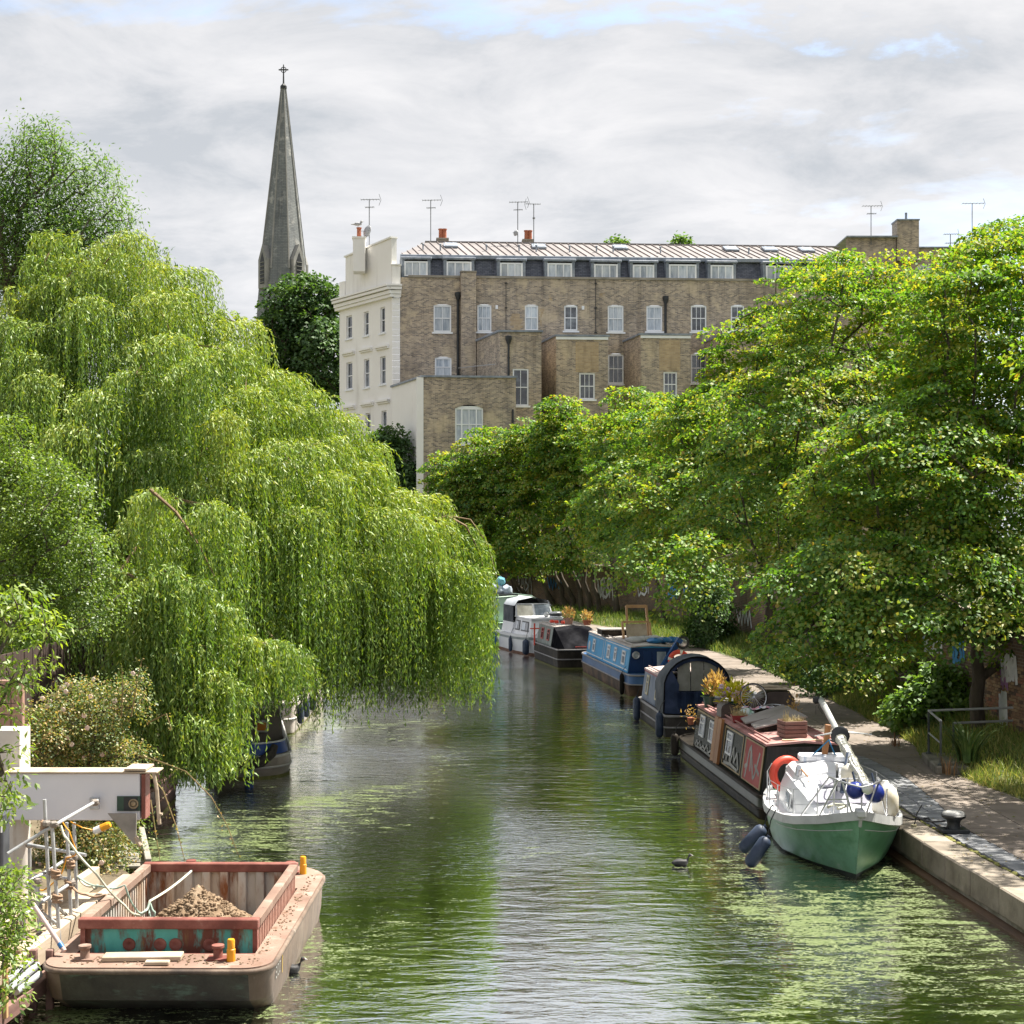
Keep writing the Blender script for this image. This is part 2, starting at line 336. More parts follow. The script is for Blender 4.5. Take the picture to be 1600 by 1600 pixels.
def water_material():
    m = bpy.data.materials.new('canal_water'); m.use_nodes = True; nt = m.node_tree; N = nt.nodes.new; L = nt.links.new
    b = nt.nodes['Principled BSDF']; b.inputs['Base Color'].default_value = (.007, .012, .004, 1); b.inputs['Roughness'].default_value = .03; b.inputs['IOR'].default_value = 1.33
    tc = N('ShaderNodeTexCoord')
    def nz(sc, st, det=4, r=.55, dist=0., loc=(0, 0, 0)):
        mp = N('ShaderNodeMapping'); mp.inputs['Scale'].default_value = st; mp.inputs['Location'].default_value = loc; L(tc.outputs['Object'], mp.inputs[0])
        n = N('ShaderNodeTexNoise'); n.inputs['Scale'].default_value = sc; n.inputs['Detail'].default_value = det; n.inputs['Roughness'].default_value = r; n.inputs['Distortion'].default_value = dist
        L(mp.outputs[0], n.inputs['Vector']); return n
    def mth(op, a, bb, clamp=False):
        q = N('ShaderNodeMath'); q.operation = op; q.use_clamp = clamp
        for i, x in enumerate((a, bb)):
            if isinstance(x, (int, float)): q.inputs[i].default_value = x
            else: L(x, q.inputs[i])
        return q.outputs[0]
    def rng(x, a, c, d, e):
        q = N('ShaderNodeMapRange'); q.interpolation_type = 'SMOOTHSTEP'; L(x, q.inputs[0])
        for i, v in enumerate((a, c, d, e)): q.inputs[i+1].default_value = v
        return q.outputs[0]
    # ripples: crests run across the canal; a breeze roughens some patches
    w1 = nz(1.9, (.55, 1.5, 1), 3, .5, .6); w2 = nz(7.5, (.5, 1.4, 1), 3, .6, .4); gust = nz(.11, (1, .8, 1), 2, .5, .3, (4, 2, 0))
    g = rng(gust.outputs[0], .42, .6, .35, 1.5)
    h = mth('ADD', mth('MULTIPLY', w1.outputs[0], .55), mth('MULTIPLY', mth('MULTIPLY', w2.outputs[0], .36), g))
    bp = N('ShaderNodeBump'); bp.inputs['Strength'].default_value = .30; bp.inputs['Distance'].default_value = .12; L(h, bp.inputs['Height']); L(bp.outputs[0], b.inputs['Normal'])
    gs = N('ShaderNodeBsdfGlossy'); gs.inputs['Roughness'].default_value = .03; gs.inputs['Color'].default_value = (.95, .97, .95, 1); L(bp.outputs[0], gs.inputs['Normal'])
    lw = N('ShaderNodeLayerWeight'); lw.inputs[0].default_value = .5; gf = rng(lw.outputs['Facing'], .2, .8, .18, .95)
    wm = N('ShaderNodeMixShader'); L(gf, wm.inputs[0]); L(b.outputs[0], wm.inputs[1]); L(gs.outputs[0], wm.inputs[2])
    # duckweed: flecks gathered into drifts, thicker along the moored boats and the near end
    sp = N('ShaderNodeSeparateXYZ'); L(tc.outputs['Object'], sp.inputs[0])
    near = rng(sp.outputs[1], 22, 62, 1., 0.); lane = mth('ABSOLUTE', mth('SUBTRACT', sp.outputs[0], .3), 0); right = rng(lane, .9, 3.8, -1.35, 1.)
    big = nz(.26, (1, .75, 1), 4, .55, .8, (2.4, 1.1, 0)); mid = nz(2.4, (.6, 1.9, 1), 6, .66, .5); fine = nz(15, (.8, 1.3, 1), 6, .8)
    dens = mth('ADD', mth('MULTIPLY', big.outputs[0], .80), mth('ADD', mth('ADD', mth('MULTIPLY', near, .082), mth('MULTIPLY', right, .072)), rng(sp.outputs[0], 1.6, 5.2, 0., .032)))
    v = mth('ADD', dens, mth('ADD', mth('MULTIPLY', mth('SUBTRACT', mid.outputs[0], .5), .95), mth('MULTIPLY', mth('SUBTRACT', fine.outputs[0], .5), 1.15)))
    mask = rng(v, .625, .665, 0., 1.)
    weed = N('ShaderNodeBsdfPrincipled'); r = _ramp(nt, [(.05, .08, .02), (.11, .145, .05), (.21, .24, .13)], .35, .65); L(fine.outputs[0], r.inputs[0]); L(r.outputs[0], weed.inputs['Base Color'])
    weed.inputs['Roughness'].default_value = .45; weed.inputs['Specular IOR Level'].default_value = .35
    b2 = N('ShaderNodeBump'); b2.inputs['Strength'].default_value = .5; b2.inputs['Distance'].default_value = .02; L(fine.outputs[0], b2.inputs['Height']); L(b2.outputs[0], weed.inputs['Normal'])
    mx = N('ShaderNodeMixShader'); L(mask, mx.inputs[0]); L(wm.outputs[0], mx.inputs[1]); L(weed.outputs[0], mx.inputs[2]); L(mx.outputs[0], nt.nodes['Material Output'].inputs[0])
    return m
def brick_material(name, c1, c2, mortar, sc=1., stain=(.05, .045, .04), st_thr=.62, pale=None, bias=0.):
    m = bpy.data.materials.new(name); m.use_nodes = True; nt = m.node_tree; N = nt.nodes.new; L = nt.links.new; b = nt.nodes['Principled BSDF']; b.inputs['Roughness'].default_value = .85
    uv = N('ShaderNodeUVMap'); br = N('ShaderNodeTexBrick'); L(uv.outputs[0], br.inputs[0])
    br.inputs['Color1'].default_value = (*c1, 1); br.inputs['Color2'].default_value = (*c2, 1); br.inputs['Mortar'].default_value = (*mortar, 1); br.inputs['Scale'].default_value = 1.
    br.inputs['Brick Width'].default_value = .235*sc; br.inputs['Row Height'].default_value = .08*sc; br.inputs['Mortar Size'].default_value = .009*sc; br.inputs['Bias'].default_value = bias
    n = N('ShaderNodeTexNoise'); n.inputs['Scale'].default_value = .42; n.inputs['Detail'].default_value = 7; n.inputs['Roughness'].default_value = .68; L(uv.outputs[0], n.inputs['Vector'])
    r = _ramp(nt, [(0, 0, 0), (1, 1, 1)], st_thr-.12, st_thr+.12); L(n.outputs[0], r.inputs[0])
    mx = N('ShaderNodeMix'); mx.data_type = 'RGBA'; mu = N('ShaderNodeMath'); mu.operation = 'MULTIPLY'; mu.inputs[1].default_value = .62; L(r.outputs[0], mu.inputs[0]); L(mu.outputs[0], mx.inputs[0]); L(br.outputs['Color'], mx.inputs[6]); mx.inputs[7].default_value = (*stain, 1); col = mx.outputs[2]
    if pale:
        n2 = N('ShaderNodeTexNoise'); n2.inputs['Scale'].default_value = .55; n2.inputs['Detail'].default_value = 6; n2.inputs['Roughness'].default_value = .6; mp = N('ShaderNodeMapping'); mp.inputs['Location'].default_value = (17, 5, 0); L(uv.outputs[0], mp.inputs[0]); L(mp.outputs[0], n2.inputs['Vector'])
        r2 = _ramp(nt, [(0, 0, 0), (1, 1, 1)], .56, .64); L(n2.outputs[0], r2.inputs[0]); m3 = N('ShaderNodeMix'); m3.data_type = 'RGBA'; m3.blend_type = 'MIX'
        q = N('ShaderNodeMath'); q.operation = 'MULTIPLY'; q.inputs[1].default_value = .55; L(r2.outputs[0], q.inputs[0]); L(q.outputs[0], m3.inputs[0]); L(col, m3.inputs[6]); m3.inputs[7].default_value = (*pale, 1); col = m3.outputs[2]
    n4 = N('ShaderNodeTexNoise'); n4.inputs['Scale'].default_value = 1.; n4.inputs['Detail'].default_value = 6; n4.inputs['Roughness'].default_value = .65; mp4 = N('ShaderNodeMapping'); mp4.inputs['Scale'].default_value = (1.5, .16, 1); mp4.inputs['Location'].default_value = (3, 9, 0); L(uv.outputs[0], mp4.inputs[0]); L(mp4.outputs[0], n4.inputs['Vector'])
    r4 = _ramp(nt, [(.62, .60, .58), (1, 1, 1), (1.12, 1.1, 1.06)], .34, .62); L(n4.outputs[0], r4.inputs[0]); m4 = N('ShaderNodeMix'); m4.data_type = 'RGBA'; m4.blend_type = 'MULTIPLY'; m4.inputs[0].default_value = .8; L(col, m4.inputs[6]); L(r4.outputs[0], m4.inputs[7]); col = m4.outputs[2]
    L(col, b.inputs['Base Color'])
    bp = N('ShaderNodeBump'); bp.inputs['Strength'].default_value = .5; bp.inputs['Distance'].default_value = .012; bp.invert = True; L(br.outputs['Fac'], bp.inputs['Height']); L(bp.outputs[0], b.inputs['Normal'])
    return m
def struct(o): o['kind'] = 'structure'; return o
def sheet(name, pts, z, m):
    mb = MB(); mb.quad(*[(x, y, z) for x, y in pts]); return struct(mb.build(name, m))
soil = mat('soil', [(.07, .055, .035), (.12, .095, .06), (.16, .13, .085)], 2.2, .95, .5, 14)
grassy = mat('grassy_soil', [(.045, .06, .02), (.09, .10, .035), (.16, .14, .07)], 1.6, .95, .5, 16)
sheet('ground', [(-3000, -3000), (3000, -3000), (3000, 3000), (-3000, 3000)], -1.6, grassy)
sheet('canal_water', [(-40, -30), (24, -30), (24, 128), (-40, 128)], 0, water_material())
stone = mat('coping_stone', [(.15, .125, .098), (.22, .187, .148), (.285, .245, .20)], 2.2, .85, .3, 30, rvar=.14, layers=[((.10, .09, .065), 1.6, .66, .1, (1, 1, 1)), ((.16, .14, .09), 7, .66, .06, (1, 1, .5))])
conc = mat('quay_concrete', [(.15, .135, .11), (.24, .22, .18), (.31, .29, .25)], 1.5, .85, .35, 22, stretch=(1, 1, .35), layers=[((.06, .06, .03), 2.2, .6, .12, (1, 1, .4))])
paverm = mat('grey_paver', [(.15, .155, .165), (.20, .205, .22), (.25, .255, .265)], 5, .7, .25, 40, rvar=.2)
pathm = mat('path_slab', [(.15, .122, .10), (.20, .165, .138), (.235, .197, .168)], 1.1, .85, .3, 45, rvar=.06, layers=[((.13, .11, .09), .9, .63, .1, (1, 1, 1))])
mossm = mat('moss', [(.10, .11, .03), (.20, .19, .05)], 9, .95, .6, 40)
def strip_mesh(name, A, B, za, zb, Y0, Y1, step, m, uvs=None):
    mb = MB(); ys = np.arange(Y0, Y1+.01, step); 
    for i in range(len(ys)-1):
        a, b = ys[i], ys[i+1]
        mb.quad((interp(A, a), a, za), (interp(B, a), a, zb), (interp(B, b), b, zb), (interp(A, b), b, za))
    return mb
# right bank: body under the path, vertical quay face
mb = MB(); ys = list(np.arange(8, 112.1, 1.))
off = [(x+.1, y) for x, y in QUAY]
for a, b in zip(ys[:-1], ys[1:]):
    xa, xb = interp(off, a), interp(off, b); va, vb = interp(VERGE, a), interp(VERGE, b)
    mb.quad((xa, a, -.6), (xb, b, -.6), (xb, b, .54), (xa, a, .54)); mb.quad((xa, a, .54), (xb, b, .54), (vb, b, .54), (va, a, .54))
path = struct(mb.build('towpath', mat('path_bed', [(.07, .06, .05), (.12, .10, .08)], 3, .95, .3)))
quay = thing('quay_edge', None, None, kind='structure')
mb = MB(); led = MB()
for a, b in zip(ys[:-1], ys[1:]):
    xa, xb = interp(QUAY, a), interp(QUAY, b)
    mb.quad((xa+.05, a, -.6), (xb+.05, b, -.6), (xb+.05, b, .2), (xa+.05, a, .2))
    led.add([(xa-.10, a, -.3), (xb-.10, b, -.3), (xb-.10, b, .05), (xa-.10, a, .05), (xa+.05, a, .08), (xb+.05, b, .08)], [(0, 1, 2, 3), (3, 2, 5, 4)])
mb.build('quay_face', conc, quay)
led.build('waling', mat('wet_timber', [(.06, .035, .02), (.14, .08, .04)], 3, .6, .4, 20, stretch=(1, .2, 1)), quay)
y = 12.
while y < 100:
    ln = random.uniform(.95, 1.3) if y < 42 else 2.4
    xa, xb = interp(QUAY, y), interp(QUAY, y+ln); ang = math.atan2(xb-xa, ln)
    mb = MB(); mb.box((0, 0, 0), (.58, ln-.022, .44), None, .022)
    for i, v in enumerate(mb.v): mb.v[i] = (v[0]+random.uniform(-.006, .006), v[1], v[2]+random.uniform(-.006, .006))
    o = mb.build('coping_stone', stone, quay)
    o.matrix_basis = Matrix.Translation(((xa+xb)/2+.29+random.uniform(-.012, .012), y+ln/2, .375+random.uniform(-.008, .008))) @ Matrix.Rotation(-ang, 4, 'Z')
    XF[o.name] = o.matrix_basis; y += ln
# grey pavers along the coping
pm = MB(); pm.box((0, 0, 0), (1, 1, .09), None, .012); pme = pm.mesh('paver', paverm)
n = 0; y = 22.6
while y < 36.5:
    x0 = interp(QUAY, y)+.66; x1 = interp(STRIP, y); k = max(1, int((x1-x0)/.36)); wdt = (x1-x0)/k
    for i in range(k):
        sh = (.5 if int(y/.2) % 2 else 0)*wdt*.6
        piece('paver', pme, path, Matrix.Translation((x0+wdt*(i+.5)+random.uniform(-.01, .01)+sh*.15, y, .555+random.uniform(-.003, .004))) @ Matrix.Rotation(.05+random.uniform(-.012, .012), 4, 'Z') @ Matrix.Diagonal((wdt-.014, .188, 1, 1))); n += 1
    y += .2
# moss along the back of the coping
mb = MB()
for i in range(230):
    y = random.uniform(20, 33); x = interp(QUAY, y)+.61+random.gauss(0, .025); r = random.uniform(.015, .05)
    mb.ball((x, y, .585), r, 5, 3, (1, 1.6, .5))
o = mb.build('moss_line', mossm, path); o['kind'] = 'stuff'
# large path slabs in two columns, the joints left open
y = 10.
while y < 100:
    ln = 2.9 if y < 60 else 6
    for c in range(2):
        q = []
        for yy in (y+.012, y+ln-.012):
            s = interp(STRIP, min(yy, 46)) if yy < 38 else interp(QUAY, yy)+.62
            e = interp(VERGE, yy)+.12; mid = lerp(s, e, .46)
            q += [(s+.02, mid-.012), (mid+.012, e)][c:c+1]
        mb = MB(); zt = .598+random.uniform(-.002, .006)
        mb.loft([[(q[0][0], y+.012, .5), (q[0][1], y+.012, .5), (q[1][1], y+ln-.012, .5), (q[1][0], y+ln-.012, .5)], [(q[0][0], y+.012, zt), (q[0][1], y+.012, zt), (q[1][1], y+ln-.012, zt), (q[1][0], y+ln-.012, zt)]])
        mb.build('path_slab', pathm, path)
    y += ln
# verge between path and wall
mb = MB(); ys2 = list(np.arange(8, 111, .8))
def verge_z(t, y): return .58+.62*t+.10*math.sin(y*.9+t*4)*t
for a, b in zip(ys2[:-1], ys2[1:]):
    for k in range(5):
        t0, t1 = k/5, (k+1)/5
        f = lambda t, y: (lerp(interp(VERGE, y)-.05, interp(WALL, y)+.2, t), y, verge_z(t, y))
        mb.quad(f(t0, a), f(t1, a), f(t1, b), f(t0, b))
struct(mb.build('verge', grassy, smooth=60))
# land beyond the wall
mb = MB(); far = [(60, 5), (60, 60), (50, 106), (0, 112), (-30, 115)]
mb.quad(*[(x+.3, y, 1.9) for x, y in WALL], (-400, 400, 1.9), (900, 900, 1.9), (900, 5, 1.9)); struct(mb.build('upper_ground', grassy))
# brick wall with tagging
WB = brick_material('wall_brick', (.20, .115, .07), (.09, .06, .045), (.24, .21, .18), 1., (.035, .03, .028), .55, (.33, .25, .17))
wall = thing('brick_wall', 'old brown brick boundary wall with paint tags running behind the towpath trees', 'wall')
mb = MB(); acc = 0
for (x0, y0), (x1, y1) in zip(WALL[:-1], WALL[1:]):
    ln = math.hypot(x1-x0, y1-y0); zt = 3.9
    i = len(mb.f); mb.quad((x0, y0, .5), (x1, y1, .5), (x1, y1, zt), (x0, y0, zt)); mb.uv[i] = [(acc, .5), (acc+ln, .5), (acc+ln, zt), (acc, zt)]
    nx, ny = (y1-y0)/ln*.35, -(x1-x0)/ln*.35
    i = len(mb.f); mb.quad((x0, y0, zt), (x1, y1, zt), (x1+nx, y1+ny, zt), (x0+nx, y0+ny, zt)); mb.uv[i] = [(acc, 0), (acc+ln, 0), (acc+ln, .3), (acc, .3)]
    i = len(mb.f); mb.quad((x0+nx, y0+ny, zt), (x1+nx, y1+ny, zt), (x1+nx, y1+ny, .5), (x0+nx, y0+ny, .5)); mb.uv[i] = [(acc, 0), (acc+ln, 0), (acc+ln, 3), (acc, 3)]
    acc += ln
mb.build('wall_body', WB, wall)
mb = MB()
for (x0, y0), (x1, y1) in zip(WALL[:-1], WALL[1:]):
    mb.beam((x0+.17, y0, 3.96), (x1+.17, y1, 3.96), .46, .1)
mb.build('wall_coping', stone, wall)
bm_ = [mat('near_brick_'+n, [tuple(v*.8 for v in c), tuple(v*1.2 for v in c)], 9, .85, .4, 50) for n, c in (('brown', (.24, .14, .085)), ('buff', (.33, .22, .13)), ('dark', (.11, .075, .055)), ('red', (.28, .13, .085)))]
b0 = MB(); b0.box((0, 0, 0), (.03, .222, .068), None, .006); bmes = [b0.mesh('brick', q) for q in bm_]
n = 0
for r in range(22):
    for k in range(14):
        y = 35.6+k*.236+(r % 2)*.118; z = 1.02+r*.08; x = interp(WALL, y); ang = math.atan2(interp(WALL, y+.1)-interp(WALL, y-.1), .2)
        if n < 300: piece('brick', random.choices(bmes, (4, 4, 2, 2))[0], wall, Matrix.Translation((x-.008+random.uniform(-.004, .004), y, z)) @ Matrix.Rotation(-ang, 4, 'Z')); n += 1
def graffiti(y0, z0, w, h, strokes, m, wd=.05, name='graffiti'):
    mb = MB()
    for st in strokes:
        pts = [(y0+u*w, z0+v*h) for u, v in st]
        for (ya, za), (yb, zb) in zip(pts[:-1], pts[1:]):
            a = Vector((interp(WALL, ya)-.03, ya, za)); b = Vector((interp(WALL, yb)-.03, yb, zb)); mb.beam(a, b, wd, .006, (1, .1, 0))
    mb.build(name, m, wall)
gw = mat('white_spray', [(.55, .55, .57), (.75, .75, .77)], 4, .8, .1); gb = mat('blue_spray', [(.05, .18, .45), (.10, .33, .62)], 4, .8, .1); gp = mat('purple_spray', [(.28, .12, .30), (.42, .22, .42)], 4, .8, .1)
zig = [(0, 0), (.12, 1), (.22, .1), (.34, .9), (.42, .2), (.55, 1), (.62, 0), (.75, .85), (.82, .15), (1, .9)]
loop = [(0, .2), (.1, .9), (.3, 1), (.4, .6), (.2, .4), (.45, .1), (.7, .2), (.8, .8), (.6, 1), (.55, .5), (.9, 0), (1, .7)]
for args in [(37.35, 1.2, .5, .85, [zig, loop], gw, .09), (36.7, 2.3, 1., .7, [loop, zig], gw, .12), (37.3, 2.1, .5, .6, [zig], gp, .07), (42.5, 2.5, 1.8, .9, [loop, zig], gw, .14), (44.2, 2.9, .9, .6, [zig], gb, .14), (40.5, 2.4, 1., .8, [loop], gb, .12),
             (77, 2.0, 3.4, .9, [zig, loop], gw, .16), (82.5, 2.4, 1.2, .7, [zig], gb, .3), (85, 2.3, 1.6, 1.2, [loop, zig], gb, .34), (95, 1.8, 2, 1.4, [loop, zig], gw, .2), (100.6, 2.2, 1.0, 1., [zig], gb, .4), (102.6, 1.8, 1.2, 1.6, [loop, zig], gw, .22), (70, 1.6, 3, .8, [zig], gw, .12), (90.5, 2.2, 1.5, 1., [loop], gw, .16)]:
    graffiti(*args)
# left bank
mb = MB()
ys = list(np.arange(5, 110, .6))
for a, b in zip(ys[:-1], ys[1:]):
    xa, xb = interp(LEFT, a), interp(LEFT, b)
    mb.quad((xa, a, -.6), (xb, b, -.6), (xb, b, .5), (xa, a, .5)); mb.quad((xa, a, .5), (xb, b, .5), (xb-5, b, .75), (xa-5, a, .75)); mb.quad((xa-5, a, .75), (xb-5, b, .75), (xb-300, b, 2), (xa-300, a, 2))
struct(mb.build('left_bank', soil))
# ------------------------------------------------------------------ grass, weeds and verge plants
grassm = leaf_mat('grass_blades', [(.05, .095, .018), (.10, .155, .03), (.20, .21, .06), (.36, .29, .12)], .35, .05, (1.2, 1.15, .6))
def grass(name, n, area, hmin, hmax, w, dry, label=None):
    c = np.array([area() for _ in range(n)]); h = RNG.uniform(hmin, hmax, n); d = unit(rnd(n)*.38+np.array([0, 0, 1.])); u = unit(rnd(n)+np.array([0, 0, .2]))
    o = leaf_object(name, grassm, c, d, u, h, w*RNG.uniform(.7, 1.3, n), np.clip(RNG.normal(dry, .22, n), 0, 1), None, .05, .25); o['kind'] = 'stuff'; return o
def verge_pt(y0, y1, t0=0., t1=1.):
    def f():
        y = y0+(y1-y0)*random.random()**1.3; t = t0+(t1-t0)*random.random(); ph = math.sin(y*1.7)+math.sin(y*.61+2)
        return (lerp(interp(VERGE, y)+.06*ph, interp(WALL, y), t), y, verge_z(t, y)-.02)
    return f
grass('verge_grass', 24000, verge_pt(26, 50), .12, .36, .018, .5)
grass('edge_grass', 5000, verge_pt(27, 44, 0, .12), .10, .25, .016, .6)
grass('far_verge_grass', 16000, verge_pt(50, 106), .22, .5, .035, .28)

# fallen leaves along the path
n = 900; c = []
while len(c) < n:
    y = 22+40*random.random()**1.4; x0, x1 = interp(QUAY, y)+.1, interp(VERGE, y); t = 1-random.random()**2 if random.random() < .6 else random.random(); c.append((lerp(x0, x1, t), y, .612))
a = RNG.random(n)*6.28
leaf_object('leaf_litter', leaf_mat('fallen_leaf', [(.10, .07, .03), (.18, .13, .05), (.10, .12, .03)], .1, .02), np.array(c), np.stack([np.cos(a), np.sin(a), 0*a], 1), unit(rnd(n)*.15+np.array([0, 0, 1.])), RNG.uniform(.03, .09, n), RNG.uniform(.02, .05, n), RNG.random(n))['kind'] = 'stuff'
# ------------------------------------------------------------------ buildings
BRK = brick_material('stock_brick', (.47, .375, .275), (.145, .118, .102), (.46, .425, .375), 1.12, (.10, .086, .075), .60, (.58, .48, .34), -.02)
stucco = mat('stucco', [(.77, .755, .73), (.83, .82, .80)], .35, .75, .08, 8, layers=[((.52, .50, .465), .6, .66, .12, (1, 1, .18))])
stucco_trim = mat('stucco_trim', [(.78, .77, .75), (.83, .82, .80)], .8, .7, .05)
white_paint = mat('white_joinery', [(.72, .74, .78), (.80, .82, .85)], 2, .45, .03)
pane_pale = mat('curtain_sky_pane', [(.22, .27, .33), (.40, .45, .51), (.54, .58, .62)], 1.3, .08, .02, 3, spec=.9, stretch=(3, 3, .6), rvar=.25)  # pale colour mixes net curtains with a painted reflection of the sky
pane_dark = mat('dark_pane', [(.012, .016, .022), (.05, .06, .075), (.14, .16, .18)], 1.2, .06, .02, 3, spec=.9, rvar=.4)
lead = mat('lead_flashing', [(.13, .155, .20), (.20, .23, .28), (.27, .30, .35)], 2.2, .5, .15, 12, spec=.5)
copper = mat('seamed_roof', [(.185, .168, .166), (.235, .215, .213), (.27, .25, .246)], .5, .55, .08, 6, spec=.35, rvar=.09, stretch=(1, .4, 1))
iron = mat('black_iron', [(.012, .014, .016), (.03, .034, .038)], 4, .5, .1)
alu = mat('aerial_metal', [(.10, .11, .12), (.16, .17, .18)], 4, .5, .0)
pot = mat('clay_pot', [(.32, .10, .055), (.42, .15, .085)], 4, .8, .2)
def slate_material():
    m = brick_material('slate_hanging', (.075, .085, .115), (.14, .15, .19), (.035, .04, .055), 1.5, (.06, .065, .09), .6); return m
SLATE = slate_material()
def facade(mb, p0, p1, z0, z1, ops=(), uo=0., depth=.14):
    """wall quad from plan point p0 to p1 with openings (s0, s1, za, zb, arch); brick courses in metres through the uv map"""
    p0 = Vector((*p0, 0)); p1 = Vector((*p1, 0)); ln = (p1-p0).length; u = (p1-p0)/ln; n = Vector((-u.y, u.x, 0))   # n points into the building
    xs = sorted({0, ln, *[o[0] for o in ops], *[o[1] for o in ops]}); zs = sorted({z0, z1, *[o[2] for o in ops], *[o[3] for o in ops]})
    xs = [x for x in xs if 0 <= x <= ln]; zs = [z for z in zs if z0 <= z <= z1]
    pt = lambda s, z, d=0.: p0+u*s+n*d+Vector((0, 0, z))
    def q(vs, uvs): mb.uv[len(mb.f)] = [(a+uo, b) for a, b in uvs]; mb.quad(*vs)
    for xa, xb in zip(xs[:-1], xs[1:]):
        for za, zb in zip(zs[:-1], zs[1:]):
            cx, cz = (xa+xb)/2, (za+zb)/2
            if any(o[0] < cx < o[1] and o[2] < cz < o[3] for o in ops): continue
            q([pt(xa, za), pt(xb, za), pt(xb, zb), pt(xa, zb)], [(xa, za), (xb, za), (xb, zb), (xa, zb)])
    for o in ops:
        a, b, c, d = o[:4]
        for s in (a, b): q([pt(s, c), pt(s, c, depth), pt(s, d, depth), pt(s, d)], [(s, c), (s+depth, c), (s+depth, d), (s, d)])
        for z in (c, d): q([pt(a, z), pt(b, z), pt(b, z, depth), pt(a, z, depth)], [(a, z), (b, z), (b, z+depth), (a, z+depth)])
        if len(o) > 4 and o[4]:
            r = o[4]; k = 6
            for i in range(k):
                f = lambda t: (lerp(a, b, t), d-r*(2*t-1)**2)
                (xa, za), (xb, zb) = f(i/k), f((i+1)/k)
                q([pt(xa, za), pt(xb, zb), pt(xb, d), pt(xa, d)], [(xa, za), (xb, zb), (xb, d), (xa, d)])
def window(parent, p0, p1, s0, s1, z0, z1, nx=2, dark=False, inset=.09, sill=True, rail=True, fw=.10, label=None, arch=0):
    p0 = Vector((*p0, 0)); p1 = Vector((*p1, 0)); u = (p1-p0).normalized(); ang = math.atan2(u.y, u.x); w = s1-s0; h = z1-z0
    M = Matrix.Translation(p0+u*s0+Vector((0, 0, z0))) @ Matrix.Rotation(ang, 4, 'Z'); mb = MB()
    for x in (fw/2+.006, w-fw/2-.006): mb.box((x, inset, h/2), (fw, .07, h-.012))
    for z in (fw/2+.006, h-fw/2-arch*.6-.006): mb.box((w/2, inset+.002, z), (w-2*fw-.02, .062, fw+arch*.5))
    if rail: mb.box((w/2, inset+.004, h*.5), (w-2*fw-.02, .06, .07))
    for k in range(1, nx): mb.box((fw+(w-2*fw)*k/nx, inset+.012, h/2), (.038, .04, h-2*fw-.02))
    if sill: mb.box((w/2, -.02, -.07), (w+.24, .2, .12))
    f = mb.build('window', white_paint, parent); f.matrix_basis = M; XF[f.name] = XF[parent.name]@M
    for (a, b) in (((fw, h*.5), (h*.5, h-fw)) if rail else ((fw, h-fw),)):
        g = MB(); g.box((w/2, inset+.05, (a+b)/2), (w-2*fw, .02, b-a-.004)); g.build('pane', pane_dark if dark else pane_pale, f)
    return f
def hit(p0, u, px, py):                 # local (s, z) on the vertical plane through world plan point p0 along u, seen at a pixel
    k = (px-800)/FPX; s = (k*p0[1]-p0[0])/(u[0]-k*u[1]); Y = p0[1]+u[1]*s; return s, CAMH-(py-HZ)*Y/FPX

TH = math.radians(3.7); O0 = P(625, 835, 114.); O0 = Vector((O0.x, O0.y, 0)); U0 = Vector((math.cos(TH), math.sin(TH), 0)); V0 = Vector((-math.sin(TH), math.cos(TH), 0))
terr = thing('terrace_building', 'long brown brick terrace with slate mansard, row of dormers and white stucco end wall', 'building', O0, TH)
def lx(px, ly=0.): return hit(O0+V0*ly, U0, px, 835)[0]
def lz(px, py, ly=0.): return hit(O0+V0*ly, U0, px, py)[1]
def opn(x0, x1, y0, y1, ly, base=0., arch=0.): 
    a, z1 = hit(O0+V0*ly, U0, x0, y0); b, z0 = hit(O0+V0*ly, U0, x1, y1); return (a-base, b-base, z0, z1, arch)
ZP = lz(700, 434)                                      # parapet top of the brick wall
LEN = lx(1345)
top = [(677.5, 705, 475, 519), (745.8, 768, 475, 518.5), (820, 841, 475.5, 517), (881.5, 902.5, 476, 517), (949.6, 974.5, 476, 519), (1010, 1035, 476.5, 518), (1079.5, 1104, 476, 518.5), (1142, 1163, 476, 517)]
low = [(679.5, 705.5, 557, 590), (950, 974.5, 552, 600), (1079.5, 1104, 551, 599)]
ops = [opn(*t, 0, 0, .10) for t in top]+[opn(*t, 0, 0, .12) for t in low]
mb = MB(); facade(mb, (0, 0), (LEN, 0), 1.5, ZP, ops); mb.quad((LEN, 0, 1.5), (LEN, 12, 1.5), (LEN, 12, ZP), (LEN, 0, ZP)); mb.uv[len(mb.f)-1] = [(0, 0), (12, 0), (12, 20), (0, 20)]
mb.build('rear_wall', BRK, terr)
for i, o in enumerate(ops):
    window(terr, (0, 0), (LEN, 0), *o[:4], nx=(3 if i in (1, 4, 6, 9, 10) else 2), dark=i in (9, 10, 6, 7, 3), arch=o[4])
mb = MB(); mb.box((LEN/2+.3, .12, ZP+.08), (LEN-.65, .5, .16)); mb.build('parapet_coping', mat('old_coping', [(.20, .18, .15), (.33, .30, .26)], 1.2, .85, .3, 14), terr)
